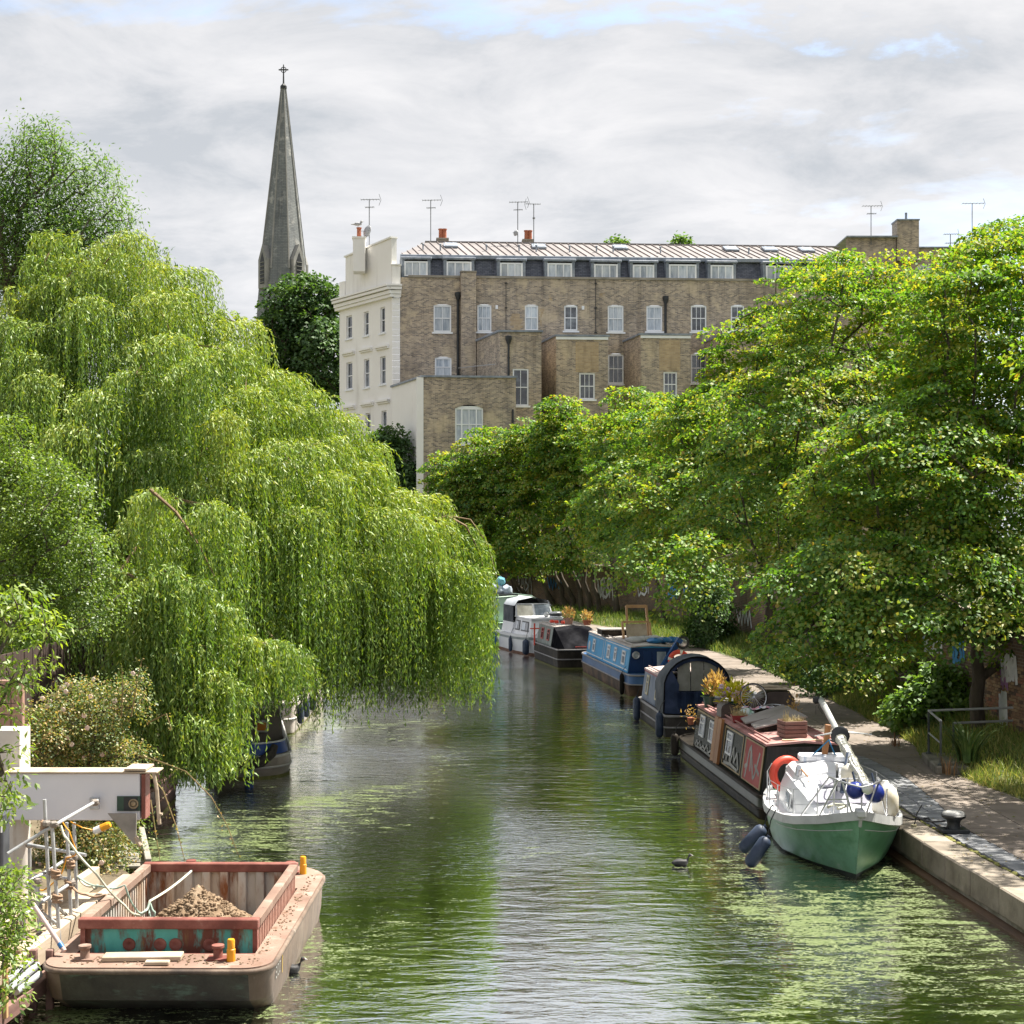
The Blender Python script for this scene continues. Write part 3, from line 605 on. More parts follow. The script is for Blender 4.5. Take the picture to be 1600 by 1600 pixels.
# chimney breast between the first two bays
def wing(name, plan, z0, z1, opsf, m=BRK, capm=lead, left_m=None, cap=.14, over=.12, uo=3.):
    """plan: back-left, front-left, front-right, back-right; openings on the front face"""
    mb = MB(); lm = MB()
    facade(lm if left_m else mb, plan[0], plan[1], z0, z1, (), uo+7); facade(mb, plan[1], plan[2], z0, z1, opsf, uo); facade(mb, plan[2], plan[3], z0, z1, (), uo+2)
    b = mb.build(name, m, terr)
    if left_m: lm.build('stucco_side', left_m, terr)
    c = MB(); cx = sum(p[0] for p in plan)/4; pl = [Vector((p[0]+(over if p[0] > cx else -over), p[1]-(over if i in (1, 2) else -.0), z1)) for i, p in enumerate(plan)]
    c.loft([pl, [p+Vector((0, 0, cap)) for p in pl]]); c.build('flat_roof', capm, terr)
    return b
D0 = -.55
br = [(lx(719), -.004), (lx(721, D0), D0), (lx(744, D0), D0), (lx(744), -.004)]
wing('chimney_breast', br, 1.5, ZP+.35, (), cap=.1, over=.05, capm=mat('old_coping', []))
F2, F3, F1 = -6., -4.2, -8.5
def front(F, pxl, pxr, tops): 
    base = lx(pxl, F); return [opn(*t[:4], F, base, t[4] if len(t) > 4 else 0) for t in tops]
z2 = lz(815, 519, F2); w2o = front(F2, 781, 846, [(801, 826, 576, 634)])
wing('rear_extension', [(lx(742), -.004), (lx(781, F2), F2), (lx(846, F2), F2), (lx(846, F2)-1.0, -.004)], 1.5, z2, w2o)
window(terr, (lx(781, F2), F2), (lx(846, F2), F2), *w2o[0][:4], nx=2, dark=True)
z3 = lz(900, 526, F3); w3o = front(F3, 869, 950, [(905, 929.5, 582.6, 624)])
wfasc = white_paint
wing('rear_extension', [(lx(846), -.004), (lx(869, F3), F3), (lx(950, F3), F3), (lx(950, F3)-.9, -.004)], 1.5, z3, w3o)
window(terr, (lx(869, F3), F3), (lx(950, F3), F3), *w3o[0][:4], nx=3, dark=True)
w4o = front(F3, 1001, 1079, [(1036.6, 1058, 581, 620)]); z4 = lz(1040, 524, F3)
wing('rear_extension', [(lx(975), -.004), (lx(1001, F3), F3), (lx(1079, F3), F3), (lx(1079, F3)-.9, -.004)], 1.5, z4, w4o)
window(terr, (lx(1001, F3), F3), (lx(1079, F3), F3), *w4o[0][:4], nx=3, dark=True)
z5 = lz(1150, 525, F3)
wing('rear_extension', [(lx(1102), -.004), (lx(1127, F3), F3), (lx(1210, F3), F3), (lx(1210, F3)-.9, -.004)], 1.5, z5, ())
for a, b, z in ((869, 950, z3), (1001, 1079, z4), (1127, 1210, z5)):
    mb = MB(); mb.box(((lx(a, F3)+lx(b, F3))/2, F3-.04, z-.12), (lx(b, F3)-lx(a, F3)+.02, .06, .2)); mb.build('fascia', white_paint, terr)
# pale blocked openings in the brickwork
palebrick = brick_material('pale_brick', (.46, .35, .22), (.34, .25, .15), (.38, .32, .25), 1.35, (.3, .22, .14), .7)
for x0, x1, y0, y1 in ((899.5, 935.5, 534, 581), (1030, 1063, 531, 579)):
    a, zb = hit(O0+V0*(F3-.012), U0, x0, y0); b, za = hit(O0+V0*(F3-.012), U0, x1, y1); mb = MB()
    mb.uv[0] = [(a, za), (b, za), (b, zb), (a, zb)]; mb.quad((a, F3-.012, za), (b, F3-.012, za), (b, F3-.012, zb), (a, F3-.012, zb)); mb.build('blocked_opening', palebrick, terr)
for x0, x1, y0, y1 in ((796, 818, 490, 516), (842, 851, 482, 514), (857, 866, 459, 470), (935, 946, 458, 463)):
    a, zb = hit(O0+V0*-.01, U0, x0, y0); b, za = hit(O0+V0*-.01, U0, x1, y1); mb = MB(); k = 7
    for r in range(k):
        ja, jb = random.uniform(0, .35), random.uniform(0, .35); z0_, z1_ = lerp(za, zb, r/k), lerp(za, zb, (r+1)/k)
        mb.uv[len(mb.f)] = [(a, z0_), (b, z0_), (b, z1_), (a, z1_)]; mb.quad((a+ja, -.01, z0_), (b-jb, -.01, z0_), (b-jb, -.01, z1_), (a+ja, -.01, z1_))
    mb.build('brick_repair', palebrick, terr)
# low front wing with stucco side
z1 = lz(730, 590, F1); w1o = front(F1, 661, 806, [(711, 755, 632, 694, .28)])
sA = (lx(612, -1.0), -1.0); sB = (lx(661, F1), F1)
wing('front_wing', [sA, sB, (lx(806, F1), F1), (lx(806, F1)-1.2, -.3)], 1., z1, w1o, left_m=stucco)
wn = window(terr, (lx(661, F1), F1), (lx(806, F1), F1), *w1o[0][:4], nx=1, arch=.28); 
fb = MB(); o = w1o[0]
for t in (.24, .76, .5): fb.box((lx(661, F1)+lerp(o[0], o[1], t), F1+.10, (o[2]+o[3])/2-.1), (.1 if t != .5 else .05, .06, o[3]-o[2]-.45))
fb.build('window_mullion', white_paint, terr)
cb = MB(); cb.box((lx(661, F1)-.22, F1-.03, z1/2+.5), (.5, .09, z1-1.0)); cb.build('stucco_corner', stucco_trim, terr)
# stucco end wall, set at an angle to the terrace
CW = O0+U0*lx(613)+V0*-.06; f_ = P(530.5, 835, 121.); UE = Vector((f_.x-CW.x, f_.y-CW.y, 0)); LE = UE.length; UE.normalize()
TI = XF[terr.name].inverted(); ploc = lambda s, d=0.: (TI@(CW+UE*s+Vector((UE.y, -UE.x, 0))*d))
e0, e1 = ploc(LE), ploc(0)
ZC = hit(CW, UE, 613, 452)[1]
eops = []
for x0, x1, y0, y1 in [(541, 550, 492, 530), (568.5, 576, 486, 525), (594, 601.5, 479, 521), (541, 550.5, 565, 609), (568.5, 577, 560, 606), (594, 602.5, 556, 601), (571, 579, 645, 692), (596, 604, 641, 690), (542, 551, 650, 690)]:
    sa, zt = hit(CW, UE, x1, y0); sb, zb = hit(CW, UE, x0, y1); eops.append((LE-sb, LE-sa, zb, zt))
mb = MB(); facade(mb, e0[:2], e1[:2], 1., ZC, eops, depth=.2); mb.build('stucco_end_wall', stucco, terr)
for o in eops: window(terr, e0[:2], e1[:2], *o, nx=1, inset=.14, fw=.09, dark=True)
ue = (e1-e0); ue.z = 0; ue.normalize(); ne = Vector((ue.y, -ue.x, 0))
for o in eops[3:]:
    hm = MB(); c = e0+ue*((o[0]+o[1])/2)+ne*.12; a = c-ue*.95; b = c+ue*.95
    a.z = b.z = o[3]+.75; hm.beam(a, b, .3, .16); a.z = b.z = o[3]+.6; hm.beam(a-ne*.05, b-ne*.05, .16, .12); hm.build('window_hood', stucco_trim, terr)
mb = MB()
for dz, pr, hh in ((.0, .14, .22), (.26, .24, .26), (.55, .42, .2), (.76, .50, .12)):
    a = e0+ue*-.3+ne*(pr/2); b = e1+ue*.25+ne*(pr/2); a.z = b.z = ZC-.5+dz; mb.beam(a, b, pr+.3, hh)
    mb.box((lx(619)+.02, -.07-pr/2, ZC-.5+dz), (.62+pr*.5, .1+pr, hh))
mb.build('cornice', stucco_trim, terr)
mb = MB()
Zg = hit(CW, UE, 611, 372)[1]
mb.loft([[e0+ue*(LE*.12)+Vector((0, 0, ZC+.3)), e0+ue*(LE-.12)+Vector((0, 0, ZC+.3)), e0+ue*(LE-.12)+Vector((0, 0, Zg)), e0+ue*(LE*.12)+Vector((0, 0, Zg-.35))], [p-ne*.45 for p in [e0+ue*(LE*.12)+Vector((0, 0, ZC+.3)), e0+ue*(LE-.12)+Vector((0, 0, ZC+.3)), e0+ue*(LE-.12)+Vector((0, 0, Zg)), e0+ue*(LE*.12)+Vector((0, 0, Zg-.35))]]])
mb.build('gable_parapet', stucco, terr)
mb = MB(); a = e0+ue*(LE*.12-.1)-ne*.2; b = e0+ue*(LE-.05)-ne*.2; a.z = Zg-.29; b.z = Zg+.06; mb.beam(a, b, .62, .12); 
a = e0+ue*.05-ne*.2; b = e0+ue*(LE*.115)-ne*.2; a.z = b.z = ZC+1.0; mb.beam(a, b, .5, 1.4); mb.build('gable_coping', stucco_trim, terr)
mb = MB(); zs_ = lz(619, 415); mb.box((lx(619), .22, (ZC+.3+zs_)/2), (.66, .66, zs_-ZC-.3)); mb.box((lx(619), .2, zs_+.05), (.8, .8, .1)); mb.build('corner_pier', stucco, terr)
zz = 2.
while zz < ZC-.6:
    mb = MB(); mb.box((lx(619), -.03, zz+.24), (lx(625)-lx(613)-.01, .1, .45), None, .02); mb.build('quoin', stucco_trim, terr); zz += .48
# mansard, dormers, seamed roof
ZE = lz(800, 404, 1.1); mb = MB()
i = len(mb.f); mb.quad((0, .42, ZP-.2), (LEN, .42, ZP-.2), (LEN, 1.1, ZE), (0, 1.1, ZE)); h_ = math.hypot(.7, ZE-ZP); mb.uv[i] = [(0, 0), (LEN, 0), (LEN, h_), (0, h_)]
mb.build('mansard_slope', SLATE, terr)
mb = MB(); mb.box((LEN/2, .98, ZE+.03), (LEN, .42, .3), None, .03); mb.build('eaves_gutter', lead, terr)
for x0, x1, y0, y1 in [(633, 667, 408, 432), (699, 735.5, 408.5, 433), (782.5, 815.5, 410.5, 434.5), (856.6, 892.6, 411, 435), (929.5, 964, 412.5, 436), (990, 1021, 413.5, 437), (1046.5, 1087, 413, 437), (1111.6, 1144.6, 414, 437.5), (1198, 1237, 415, 438.5), (1272, 1306, 416, 439)]:
    a, zt = hit(O0+V0*.3, U0, x0, y0); b, zb = hit(O0+V0*.3, U0, x1, y1); zb = max(zb, ZP+.1); mb = MB()
    for s, e in ((a-.16, -.25), (b+.16, .22)): mb.prism([(s-.12, .34, zb-.1), (s+.12, .34, zb-.1), (s+.12, .34, zt+.3), (s-.12, .34, zt+.3)], (-.15, 1.3, 0))
    mb.box(((a+b)/2, .95, zt+.24), (b-a+.75, 1.5, .2), None, .05)
    d = mb.build('dormer', lead, terr)
    f = MB(); w = b-a; h = zt-zb
    for k in range(4): f.box((a+w*k/3, .33, zb+h/2), (.13 if k in (0, 3) else .1, .08, h))
    for z in (zb+.06, zt-.05): f.box(((a+b)/2, .335, z), (w-.14, .07, .12))
    f.build('window_frame', white_paint, d)
    for k in range(3):
        g = MB(); g.box((a+w*(k+.5)/3, .37, zb+h/2), (w/3-.1, .02, h-.14)); g.build('pane', pane_pale, d)
RY = 6.; ZR = lz(800, 380, RY); sk = -.21
xs = np.arange(0.2, LEN, .62); hipx = lx(664, RY)
rm = MB()
for i, x in enumerate(xs):
    t1 = 1.
    xr = x+sk*(RY-1.1)
    if xr < hipx: t1 = max(.04, (x-.0)/(hipx+1.05)) 
    x2 = x+.6; xr2 = x2+sk*(RY-1.1); t2 = 1. if xr2 >= hipx else max(.04, x2/(hipx+1.05))
    f = lambda xx, t: Vector((xx+sk*(RY-1.1)*t, lerp(.95, RY, t), lerp(ZE+.2, ZR, t)))
    p = [f(x, 0), f(x2, 0), f(x2, t2), f(x, t1)]; mb = MB(); mb.loft([[q-Vector((0, 0, .05)) for q in p], p]); mb.build('roof_panel', copper, terr)
    rm.beam(f(x-.01, 0)+Vector((0, 0, .035)), f(x-.01, t1)+Vector((0, 0, .035)), .045, .09)
rm.build('standing_seam', mat('seam_metal', [(.19, .16, .155), (.25, .215, .205)], 1, .6, .05), terr)  # ribs in a browner metal tone than the panels
mb = MB(); mb.beam((hipx, RY, ZR+.03), (LEN, RY, ZR+.03), .3, .1); mb.quad((hipx-.3, RY+.02, ZR-.05), (LEN, RY+.02, ZR-.05), (LEN, RY+5, ZE), (0, RY+5, ZE)); mb.build('roof_ridge', copper, terr)
for px, py in ((704, 379), (842, 382), (969, 384), (1142, 384.5), (1203, 386), (1260, 388)):
    x, z = hit(O0+V0*4.2, U0, px, py); mb = MB(); t = (4.2-.95)/(RY-.95); z = lerp(ZE+.2, ZR, t)
    M = Matrix.Rotation(math.atan2(ZR-ZE-.2, RY-.95), 3, 'X'); mb.box((x, 4.2, z+.12), (1.1, 1.5, .16), M); s = mb.build('skylight', lead, terr)
    g = MB(); g.box((x, 4.2, z+.215), (.86, 1.2, .03), M); g.build('pane', pane_pale, s)
vm = MB()
for px in (661, 688, 760, 811, 838, 890, 932, 958, 1032, 1170):
    x, z = hit(O0+V0*2.6, U0, px, 392); z = lerp(ZE+.2, ZR, (2.6-.95)/(RY-.95)); vb = MB(); vb.tube([(x, 2.6, z), (x, 2.6, z+.42)], .06, 6); vb.lathe([(.1, 0), (.1, .08), (.02, .14)], (x, 2.6, z+.42), 6); vb.build('roof_vent', lead, terr)
def chimney(px0, px1, ytop, ybase, ly, pots, m, dep=.8):
    a, zt = hit(O0+V0*ly, U0, px0, ytop); b, zb = hit(O0+V0*ly, U0, px1, ybase); mb = MB(); mb.box(((a+b)/2, ly+dep/2, (zt+zb)/2-.6), (b-a, dep, zt-zb+1.2), None, .02); mb.box(((a+b)/2, ly+dep/2, zt+.02), (b-a+.14, dep+.14, .12)); c = mb.build('chimney', m, terr)
    for x0, y0 in pots:
        xx, zz = hit(O0+V0*(ly+dep/2), U0, x0, y0); pb = MB(); pb.lathe([(.2, 0), (.17, .15), (.16, zz-zt-.1), (.21, zz-zt-.08), (.21, zz-zt), (.13, zz-zt)], (xx, ly+dep/2, zt+.07), 10); pb.build('chimney_pot', pot, c)
    return c
chimney(551.5, 570.5, 371, 400, 2.6, [(561, 357)], stucco, 1.4)
chimney(683, 700, 373, 380, RY+.3, [(688.7, 359), (694.5, 359)], mat('old_coping', []))
chimney(817.5, 833, 375, 382, RY+.3, [(822.5, 361.5), (828, 361.5)], mat('old_coping', []))
def pipe(px, y0, y1, ly, r=.075, hopper=True):
    x, zt = hit(O0+V0*ly, U0, px, y0); zb = hit(O0+V0*ly, U0, px, y1)[1]; mb = MB(); mb.tube([(x, ly-.12, zt), (x, ly-.12, zb)], r, 8)
    if hopper: mb.lathe([(.12, -.45), (.24, -.1), (.24, .12), (.1, .16)], (x, ly-.18, zt), 8)
    z = zb
    while z < zt: mb.box((x, ly-.1, z), (.2, .16, .07)); z += 1.9
    mb.build('drainpipe', iron, terr)
pipe(715.5, 460, 590, 0, .10); pipe(794.5, 528, 600, F2, .08); pipe(1039.5, 466, 522, 0, .1); pipe(739.5, 530, 590, -.02, .09, False); pipe(930.5, 437, 520, 0, .03, False); pipe(790.5, 441, 520, 0, .025, False); pipe(801, 640, 700, F1, .08, False)
for px, py in ((776, 480), (911, 481)):
    x, z = hit(O0+V0*-.1, U0, px, py); mb = MB(); mb.box((x, -.1, z), (.2, .16, .3), None, .03); mb.build('alarm_box', white_paint, terr)
mb = MB(); a, z = hit(O0+V0*-.3, U0, 716, 575); b, zb_ = hit(O0+V0*(F2-.1), U0, 773, 569); mb.tube([(a, -.3, z), (b, F2-.1, zb_)], .03, 6); mb.build('waste_pipe', mat('grey_pipe', [(.3, .3, .3), (.4, .4, .4)], 3, .6, 0), terr)
# things fixed on the roofs
def aerial(px, y0, y1, Y, label, booms=((0, 1., 26), (12, .62, 20)), r=.035):
    a = P(px, y1, Y); b = P(px, y0, Y); t = thing('tv_aerial', label, 'aerial', a, 0, 'television aerials on the roofs')
    mb = MB(); mb.tube([a-Vector((0, 0, .6)), b], r, 6); mb.build('mast', alu, t, True)
    for dy, sc, L in booms:
        z = P(px, y0+dy, Y).z; k = Y/FPX; mb = MB(); l = L*k*sc; mb.tube([(a.x-l*.5, Y, z), (a.x+l*.62, Y, z+.03)], .026, 5)
        for q in range(7): xx = a.x-l*.5+l*1.1*q/6; mb.tube([(xx, Y-.3, z), (xx, Y+.3, z)], .014, 4)
        if dy == 0: mb.tube([(a.x+l*.58, Y, z-.45), (a.x+l*.7, Y+.1, z)], .02, 4); mb.tube([(a.x+l*.58, Y, z+.45), (a.x+l*.7, Y+.1, z)], .02, 4)
        mb.build('boom', alu, t, True)
aerial(577, 312, 376, 117, 'leftmost thin television aerial, beside the satellite dish on the white stucco gable')
aerial(673, 313, 378, 120, 'television aerial on its own standing just left of the first twin red chimney pots')
aerial(809, 316, 380, 120, 'television aerial with a small dish at its foot, left of the second red pots')
aerial(834, 319, 380, 120, 'television aerial with stub side arms, right of the second pair of red pots', ((0, .6, -34), (22, .2, 16)))
aerial(1361, 322, 372, 131, 'television aerial with two booms above the trees, left of the square brick chimney')
aerial(1519, 318, 386, 131, 'rightmost tall television aerial with a single slanting boom above the trees', ((0, 1., 30),))
aerial(1485, 366, 390, 131, 'short low aerial just right of the square brick chimney', ((0, 1., 20), (14, .7, 22)))
def dish(px, py, Y, rpx, label):
    c = P(px, py, Y); R = rpx*Y/FPX; t = thing('satellite_dish', label, 'satellite dish', c, 0)
    mb = MB(); mb.lathe([(R*.02, .12), (R*.5, .07), (R*.85, .0), (R, -.06), (R, -.09), (R*.5, .02), (R*.02, .06)], c, 14, (-.75, -.62, .2)); mb.build('reflector', mat('dish_grey', [(.30, .31, .33), (.38, .39, .41)], 3, .5, 0), t, True, 40)
    mb = MB(); mb.tube([c+Vector((0, .05, -R*.3)), c+Vector((.25, .2, -R*.9))], .03, 5); mb.tube([c, c+Vector((-R*.8, -R*.7, -R*.15))], .02, 4); mb.build('arm', alu, t, True)
dish(572.5, 361, 117, 10, 'grey satellite dish on the white gable beside a chimney pot'); dish(805, 363.5, 119.8, 5, 'small satellite dish low on the roof ridge at the foot of an aerial')
# gull on the left pot
c = P(559, 354.5, 118.2); t = thing('gull', 'grey and white gull perched on the red pot of the white chimney', 'bird', c)
mb = MB(); mb.ball(c+Vector((0, 0, .22)), .16, 8, 6, (2.1, .9, .95)); mb.ball(c+Vector((.3, 0, .42)), .1, 8, 6); mb.tube([c+Vector((.22, 0, .28)), c+Vector((.3, 0, .42))], [.1, .08], 6); mb.tube([c+Vector((.38, 0, .42)), c+Vector((.52, 0, .39))], [.03, .008], 5); mb.tube([c+Vector((-.25, 0, .22)), c+Vector((-.55, 0, .2))], [.09, .02], 6)
for s in (-.05, .05): mb.tube([c+Vector((.02, s, .1)), c+Vector((.02, s, -.06))], .015, 4)
mb.build('body', mat('gull_feather', [(.28, .29, .31), (.5, .5, .52)], 5, .8, .1), t, True, 50)

# brick block behind the right-hand trees
OB = P(1322, 835, 131.); OB.z = 0; blk = thing('brick_block', 'flat roofed brick block with square chimney showing above the right hand trees', 'building', OB)
zt = P(1330, 372, 131).z; z2 = P(1480, 386, 131).z; k = 131/FPX
mb = MB(); facade(mb, (0, 0), (78*k, 0), 1.5, zt, ()); facade(mb, (78*k, 0), (78*k, 8), 1.5, zt, ())
o = (36*k, 59*k, P(0, 428, 131).z, P(0, 411, 131).z, .15); o2 = (60*k+.4, 60*k+1.1, P(0, 420, 131).z, P(0, 403, 131).z)
facade(mb, (78*k+.003, .6), (200*k, .6), 1.5, z2, [tuple(v for v in (o[0], o[1], o[2], o[3], .15)), o2]); mb.build('brick_wall', BRK, blk)
window(blk, (78*k, .6), (200*k, .6), *o[:4], nx=3); window(blk, (78*k, .6), (200*k, .6), *o2, nx=1, dark=True, sill=False)
mb = MB(); mb.box((39*k, 3.5, zt+.06), (80*k, 8, .12)); mb.box((139*k, 3.9, z2+.06), (122*k, 7, .12)); mb.build('flat_roof', lead, blk)
mb = MB(); mb.box((65*k+78*k+.22, .5, P(0, 411, 131).z), (.6, .1, 1.0)); mb.build('shutter', mat('orange_shutter', [(.5, .20, .08), (.58, .26, .12)], 3, .7, .1), blk)
zc = P(1418, 345, 131).z; mb = MB(); 
facade(mb, (79*k, -.2), (113*k, -.2), zt-2, zc, (), 5); facade(mb, (113*k, -.2), (113*k, 1.6), zt-2, zc, (), 9); facade(mb, (79*k, 1.6), (79*k, -.2), zt-2, zc, (), 2); ch = mb.build('chimney', BRK, blk)
mb = MB(); mb.box((96*k, .7, zc+.05), (36*k, 2., .12)); mb.tube([(97*k, .7, zc), (97*k, .7, zc+.85)], .11, 8); mb.build('chimney_cap', lead, ch)

# church spire
YS = 190.; c0 = P(443, 835, YS); c0.z = 0; ks = YS/FPX
ch = thing('church_spire', 'tall grey stone church spire topped by an iron cross', 'church', c0)
spire_m = brick_material('spire_stone', (.165, .178, .188), (.24, .25, .255), (.115, .125, .13), 2.6, (.095, .105, .115), .50, (.42, .415, .40))
ztop = P(0, 137, YS).z; zl = P(0, 425, YS).z; R = 34*ks/math.cos(math.pi/8)
mb = MB(); H = ztop-zl
prof = [(R*1.22, zl-9), (R*1.10, zl-3.5), (R, zl)]+[(lerp(R, .3, t), zl+H*t) for t in (.12, .25, .4, .55, .7, .85, 1)]
secs = [[(r*math.cos(math.pi/8+j*math.pi/4), r*math.sin(math.pi/8+j*math.pi/4), z) for j in range(8)] for r, z in prof]
for (r0, z0), (r1, z1), s0, s1 in zip(prof[:-1], prof[1:], secs[:-1], secs[1:]):
    for j in range(8):
        j2 = (j+1) % 8; w0 = r0*.765; w1 = r1*.765; i = len(mb.f); mb.quad(s0[j], s0[j2], s1[j2], s1[j]); mb.uv[i] = [(j*6.3-w0/2, z0), (j*6.3+w0/2, z0), (j*6.3+w1/2, z1), (j*6.3-w1/2, z1)]
mb.build('spire_shaft', spire_m, ch)
rib = mat('spire_rib', [(.20, .20, .195), (.31, .30, .29)], .8, .85, .2)
mb = MB()
for j in range(8): mb.tube([secs[2][j], secs[-1][j]], [.13, .07], 5)
mb.build('arris', rib, ch)
tw = MB(); 
for j in range(4):
    a = math.pi/4+j*math.pi/2; p = Vector((R*1.3*math.cos(a)*1.08, R*1.3*math.sin(a)*1.08, 0)); b = Vector((R*1.3*math.cos(a+math.pi/2)*1.08, R*1.3*math.sin(a+math.pi/2)*1.08, 0))
    i = len(tw.f); tw.quad(p, b, b+Vector((0, 0, zl-7)), p+Vector((0, 0, zl-7))); tw.uv[i] = [(j*9, 0), (j*9+8, 0), (j*9+8, zl-7), (j*9, zl-7)]
tw.build('tower', spire_m, ch)
for j in range(4):
    a = -math.pi/2+math.pi/4+j*math.pi/2; d = Vector((math.cos(a), math.sin(a), 0)); s = Vector((-d.y, d.x, 0)); rr = R*.93; zb, zm, zt_ = zl-2.4, zl+1.2, zl+3.1; w = .85
    mb = MB(); f = [d*(rr+.5)+s*w+Vector((0, 0, zb)), d*(rr+.5)+s*w+Vector((0, 0, zm)), d*(rr+.5)+Vector((0, 0, zt_)), d*(rr+.5)-s*w+Vector((0, 0, zm)), d*(rr+.5)-s*w+Vector((0, 0, zb))]
    mb.prism(f, -d*2.2); lu = mb.build('lucarne', rib, ch)
    mb = MB(); w2 = .42; f = [d*(rr+.51)+s*w2+Vector((0, 0, zb+.5)), d*(rr+.51)+s*w2+Vector((0, 0, zm-.2)), d*(rr+.51)+Vector((0, 0, zm+.9)), d*(rr+.51)-s*w2+Vector((0, 0, zm-.2)), d*(rr+.51)-s*w2+Vector((0, 0, zb+.5))]; mb.prism(f, d*.02)
    mb.build('louvre_opening', iron, lu)
    mb = MB()
    for q in range(6): mb.beam(d*(rr+.56)+s*w2+Vector((0, 0, zb+.7+q*.5)), d*(rr+.56)-s*w2+Vector((0, 0, zb+.7+q*.5)), .12, .06)
    mb.build('louvre_slat', rib, lu)
mb = MB(); zx = ztop; cz = P(0, 109, YS).z; mb.tube([(0, 0, zx), (0, 0, P(0, 101, YS).z)], [.13, .07], 6); mb.tube([(-.62, 0, cz), (.62, 0, cz)], .09, 6); mb.torus((0, 0, cz), .34, .055, (0, 1, 0), 16, 5); mb.lathe([(.2, -.1), (.42, .15), (.42, .5), (.15, .8)], (0, 0, zx-.3), 8); mb.build('cross', iron, ch)
# ------------------------------------------------------------------ trees
bark = mat('bark', [(.035, .028, .02), (.075, .06, .045), (.12, .10, .075)], 3, .9, .6, 12, stretch=(1, 1, .25))
bark_pale = mat('willow_bark', [(.13, .085, .045), (.22, .15, .085)], 3, .85, .4, 14, stretch=(1, 1, .25))
syc = leaf_mat('sycamore_leaf', [(.034, .092, .014), (.064, .150, .020), (.105, .200, .025), (.175, .250, .034), (.27, .19, .03)], .5, .07, (1.25, 1.15, .4))
dark_leaf = leaf_mat('dark_leaf', [(.022, .055, .016), (.042, .092, .024), (.075, .13, .034)], .35, .06)
ash_leaf = leaf_mat('ash_leaf', [(.045, .10, .025), (.075, .145, .035), (.13, .195, .05)], .45, .05)
birch_leaf = leaf_mat('birch_leaf', [(.045, .095, .014), (.09, .15, .02), (.15, .205, .03)], .45, .08, rough=.3)
bright_leaf = leaf_mat('bright_leaf', [(.06, .12, .015), (.12, .19, .02), (.20, .26, .03)], .5, .08)
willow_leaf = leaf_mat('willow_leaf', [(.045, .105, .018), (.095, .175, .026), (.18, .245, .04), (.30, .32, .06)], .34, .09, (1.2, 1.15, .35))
rose_leaf = leaf_mat('rose_leaf', [(.045, .085, .02), (.09, .14, .035), (.19, .20, .06), (.36, .22, .09)], .4, .1)
def ell(px, py, Y, rx, ry, rd=None):
    k = Y/FPX; p = P(px, py, Y); return (p.x, p.y, p.z, rx*k, (rd or max(rx, ry)*k*.8), ry*k)
def tree(name, label, base, ells, ntips, m, nper=110, R=.55, L=.15, Wd=.11, cat='tree', group=None, rb=.2, fork=.38, mind=.5, rtip=.011, thick=.045, droop=.4, bk=bark, tip_extra=None, **kw):
    E = np.array(ells); cen = (E[:, :3]*(E[:, 3:].prod(1)**.6)[:, None]).sum(0)/(E[:, 3:].prod(1)**.6).sum(); base = np.array(base, float)
    t = thing(name, label, cat, tuple(base), 0, group)
    top = base+(cen-base)*fork; top[2] = base[2]+(cen[2]-base[2])*(fork+.1); tr = [lerp(base, top, f)+np.array([RNG.normal()*.08, RNG.normal()*.08, 0])*(f > 0) for f in np.linspace(0, 1, 6)]
    tips = envelope_points(ells, ntips, mind=mind); 
    if tip_extra is not None: tips = np.vstack([tips, tip_extra])
    nodes, pa, rad = skeleton(tr, tips, rtip=rtip)
    mb = MB(); limb_mesh(mb, nodes, pa, rad, len(tr), rb*.7, rb); mb.build('trunk', bk, t, True, 60)
    c, d, u, l, w, ti = spray_leaves(tips, cen-np.array([0, 0, 1.]), nper, R, thick, L, Wd, droop, **kw)
    ti = np.where(RNG.random(len(ti)) < .988, np.minimum(ti, .86), 1.); leaf_object('crown', m, c, d, u, l, w, ti, t)
    return t
GT = 'row of leafy trees along the towpath wall'
def vb(px, Y, t=.45):                    # base on the verge
    x = (px-800)*Y/FPX; return (x, Y, .75)
tree('sycamore_tree', 'nearest and biggest towpath tree, filling the right edge of the view above the handrails', vb(1535, 38), [ell(1555, 560, 38.5, 150, 190), ell(1450, 740, 37, 185, 130), ell(1600, 800, 38, 130, 170), ell(1480, 900, 36, 165, 105), ell(1370, 960, 35, 135, 75), ell(1590, 420, 40, 85, 95), ell(1300, 905, 35.5, 130, 60), ell(1245, 985, 35, 80, 40), ell(1600, 985, 37.5, 60, 75), ell(1590, 640, 38.8, 70, 110)], 560, syc, 185, .68, .122, .098, group=GT, rb=.2, fork=.3)
tree('sycamore_tree', 'second towpath tree from the right, spreading wide over the path behind the lowered mast', vb(1375, 47.5), [ell(1350, 530, 47, 150, 130), ell(1270, 660, 46, 190, 110), ell(1210, 800, 45, 150, 110), ell(1390, 790, 47, 150, 170), ell(1450, 520, 49, 110, 130), ell(1310, 990, 43.5, 100, 80), ell(1370, 440, 49, 80, 60), ell(1310, 430, 48, 55, 55), ell(1400, 1000, 45, 110, 70)], 500, syc, 172, .72, .128, .102, group=GT, rb=.22, fork=.32)
tree('sycamore_tree', 'third towpath tree from the right, rising against the terrace behind the flower pots', vb(1213, 60), [ell(1260, 450, 60, 60, 65), ell(1215, 540, 60, 100, 80), ell(1130, 660, 60, 110, 90), ell(1080, 790, 58, 120, 90), ell(1060, 880, 55, 85, 60), ell(1190, 760, 60, 100, 110), ell(1150, 560, 60, 55, 55)], 360, syc, 125, .80, .17, .13, group=GT, rb=.26, fork=.36)
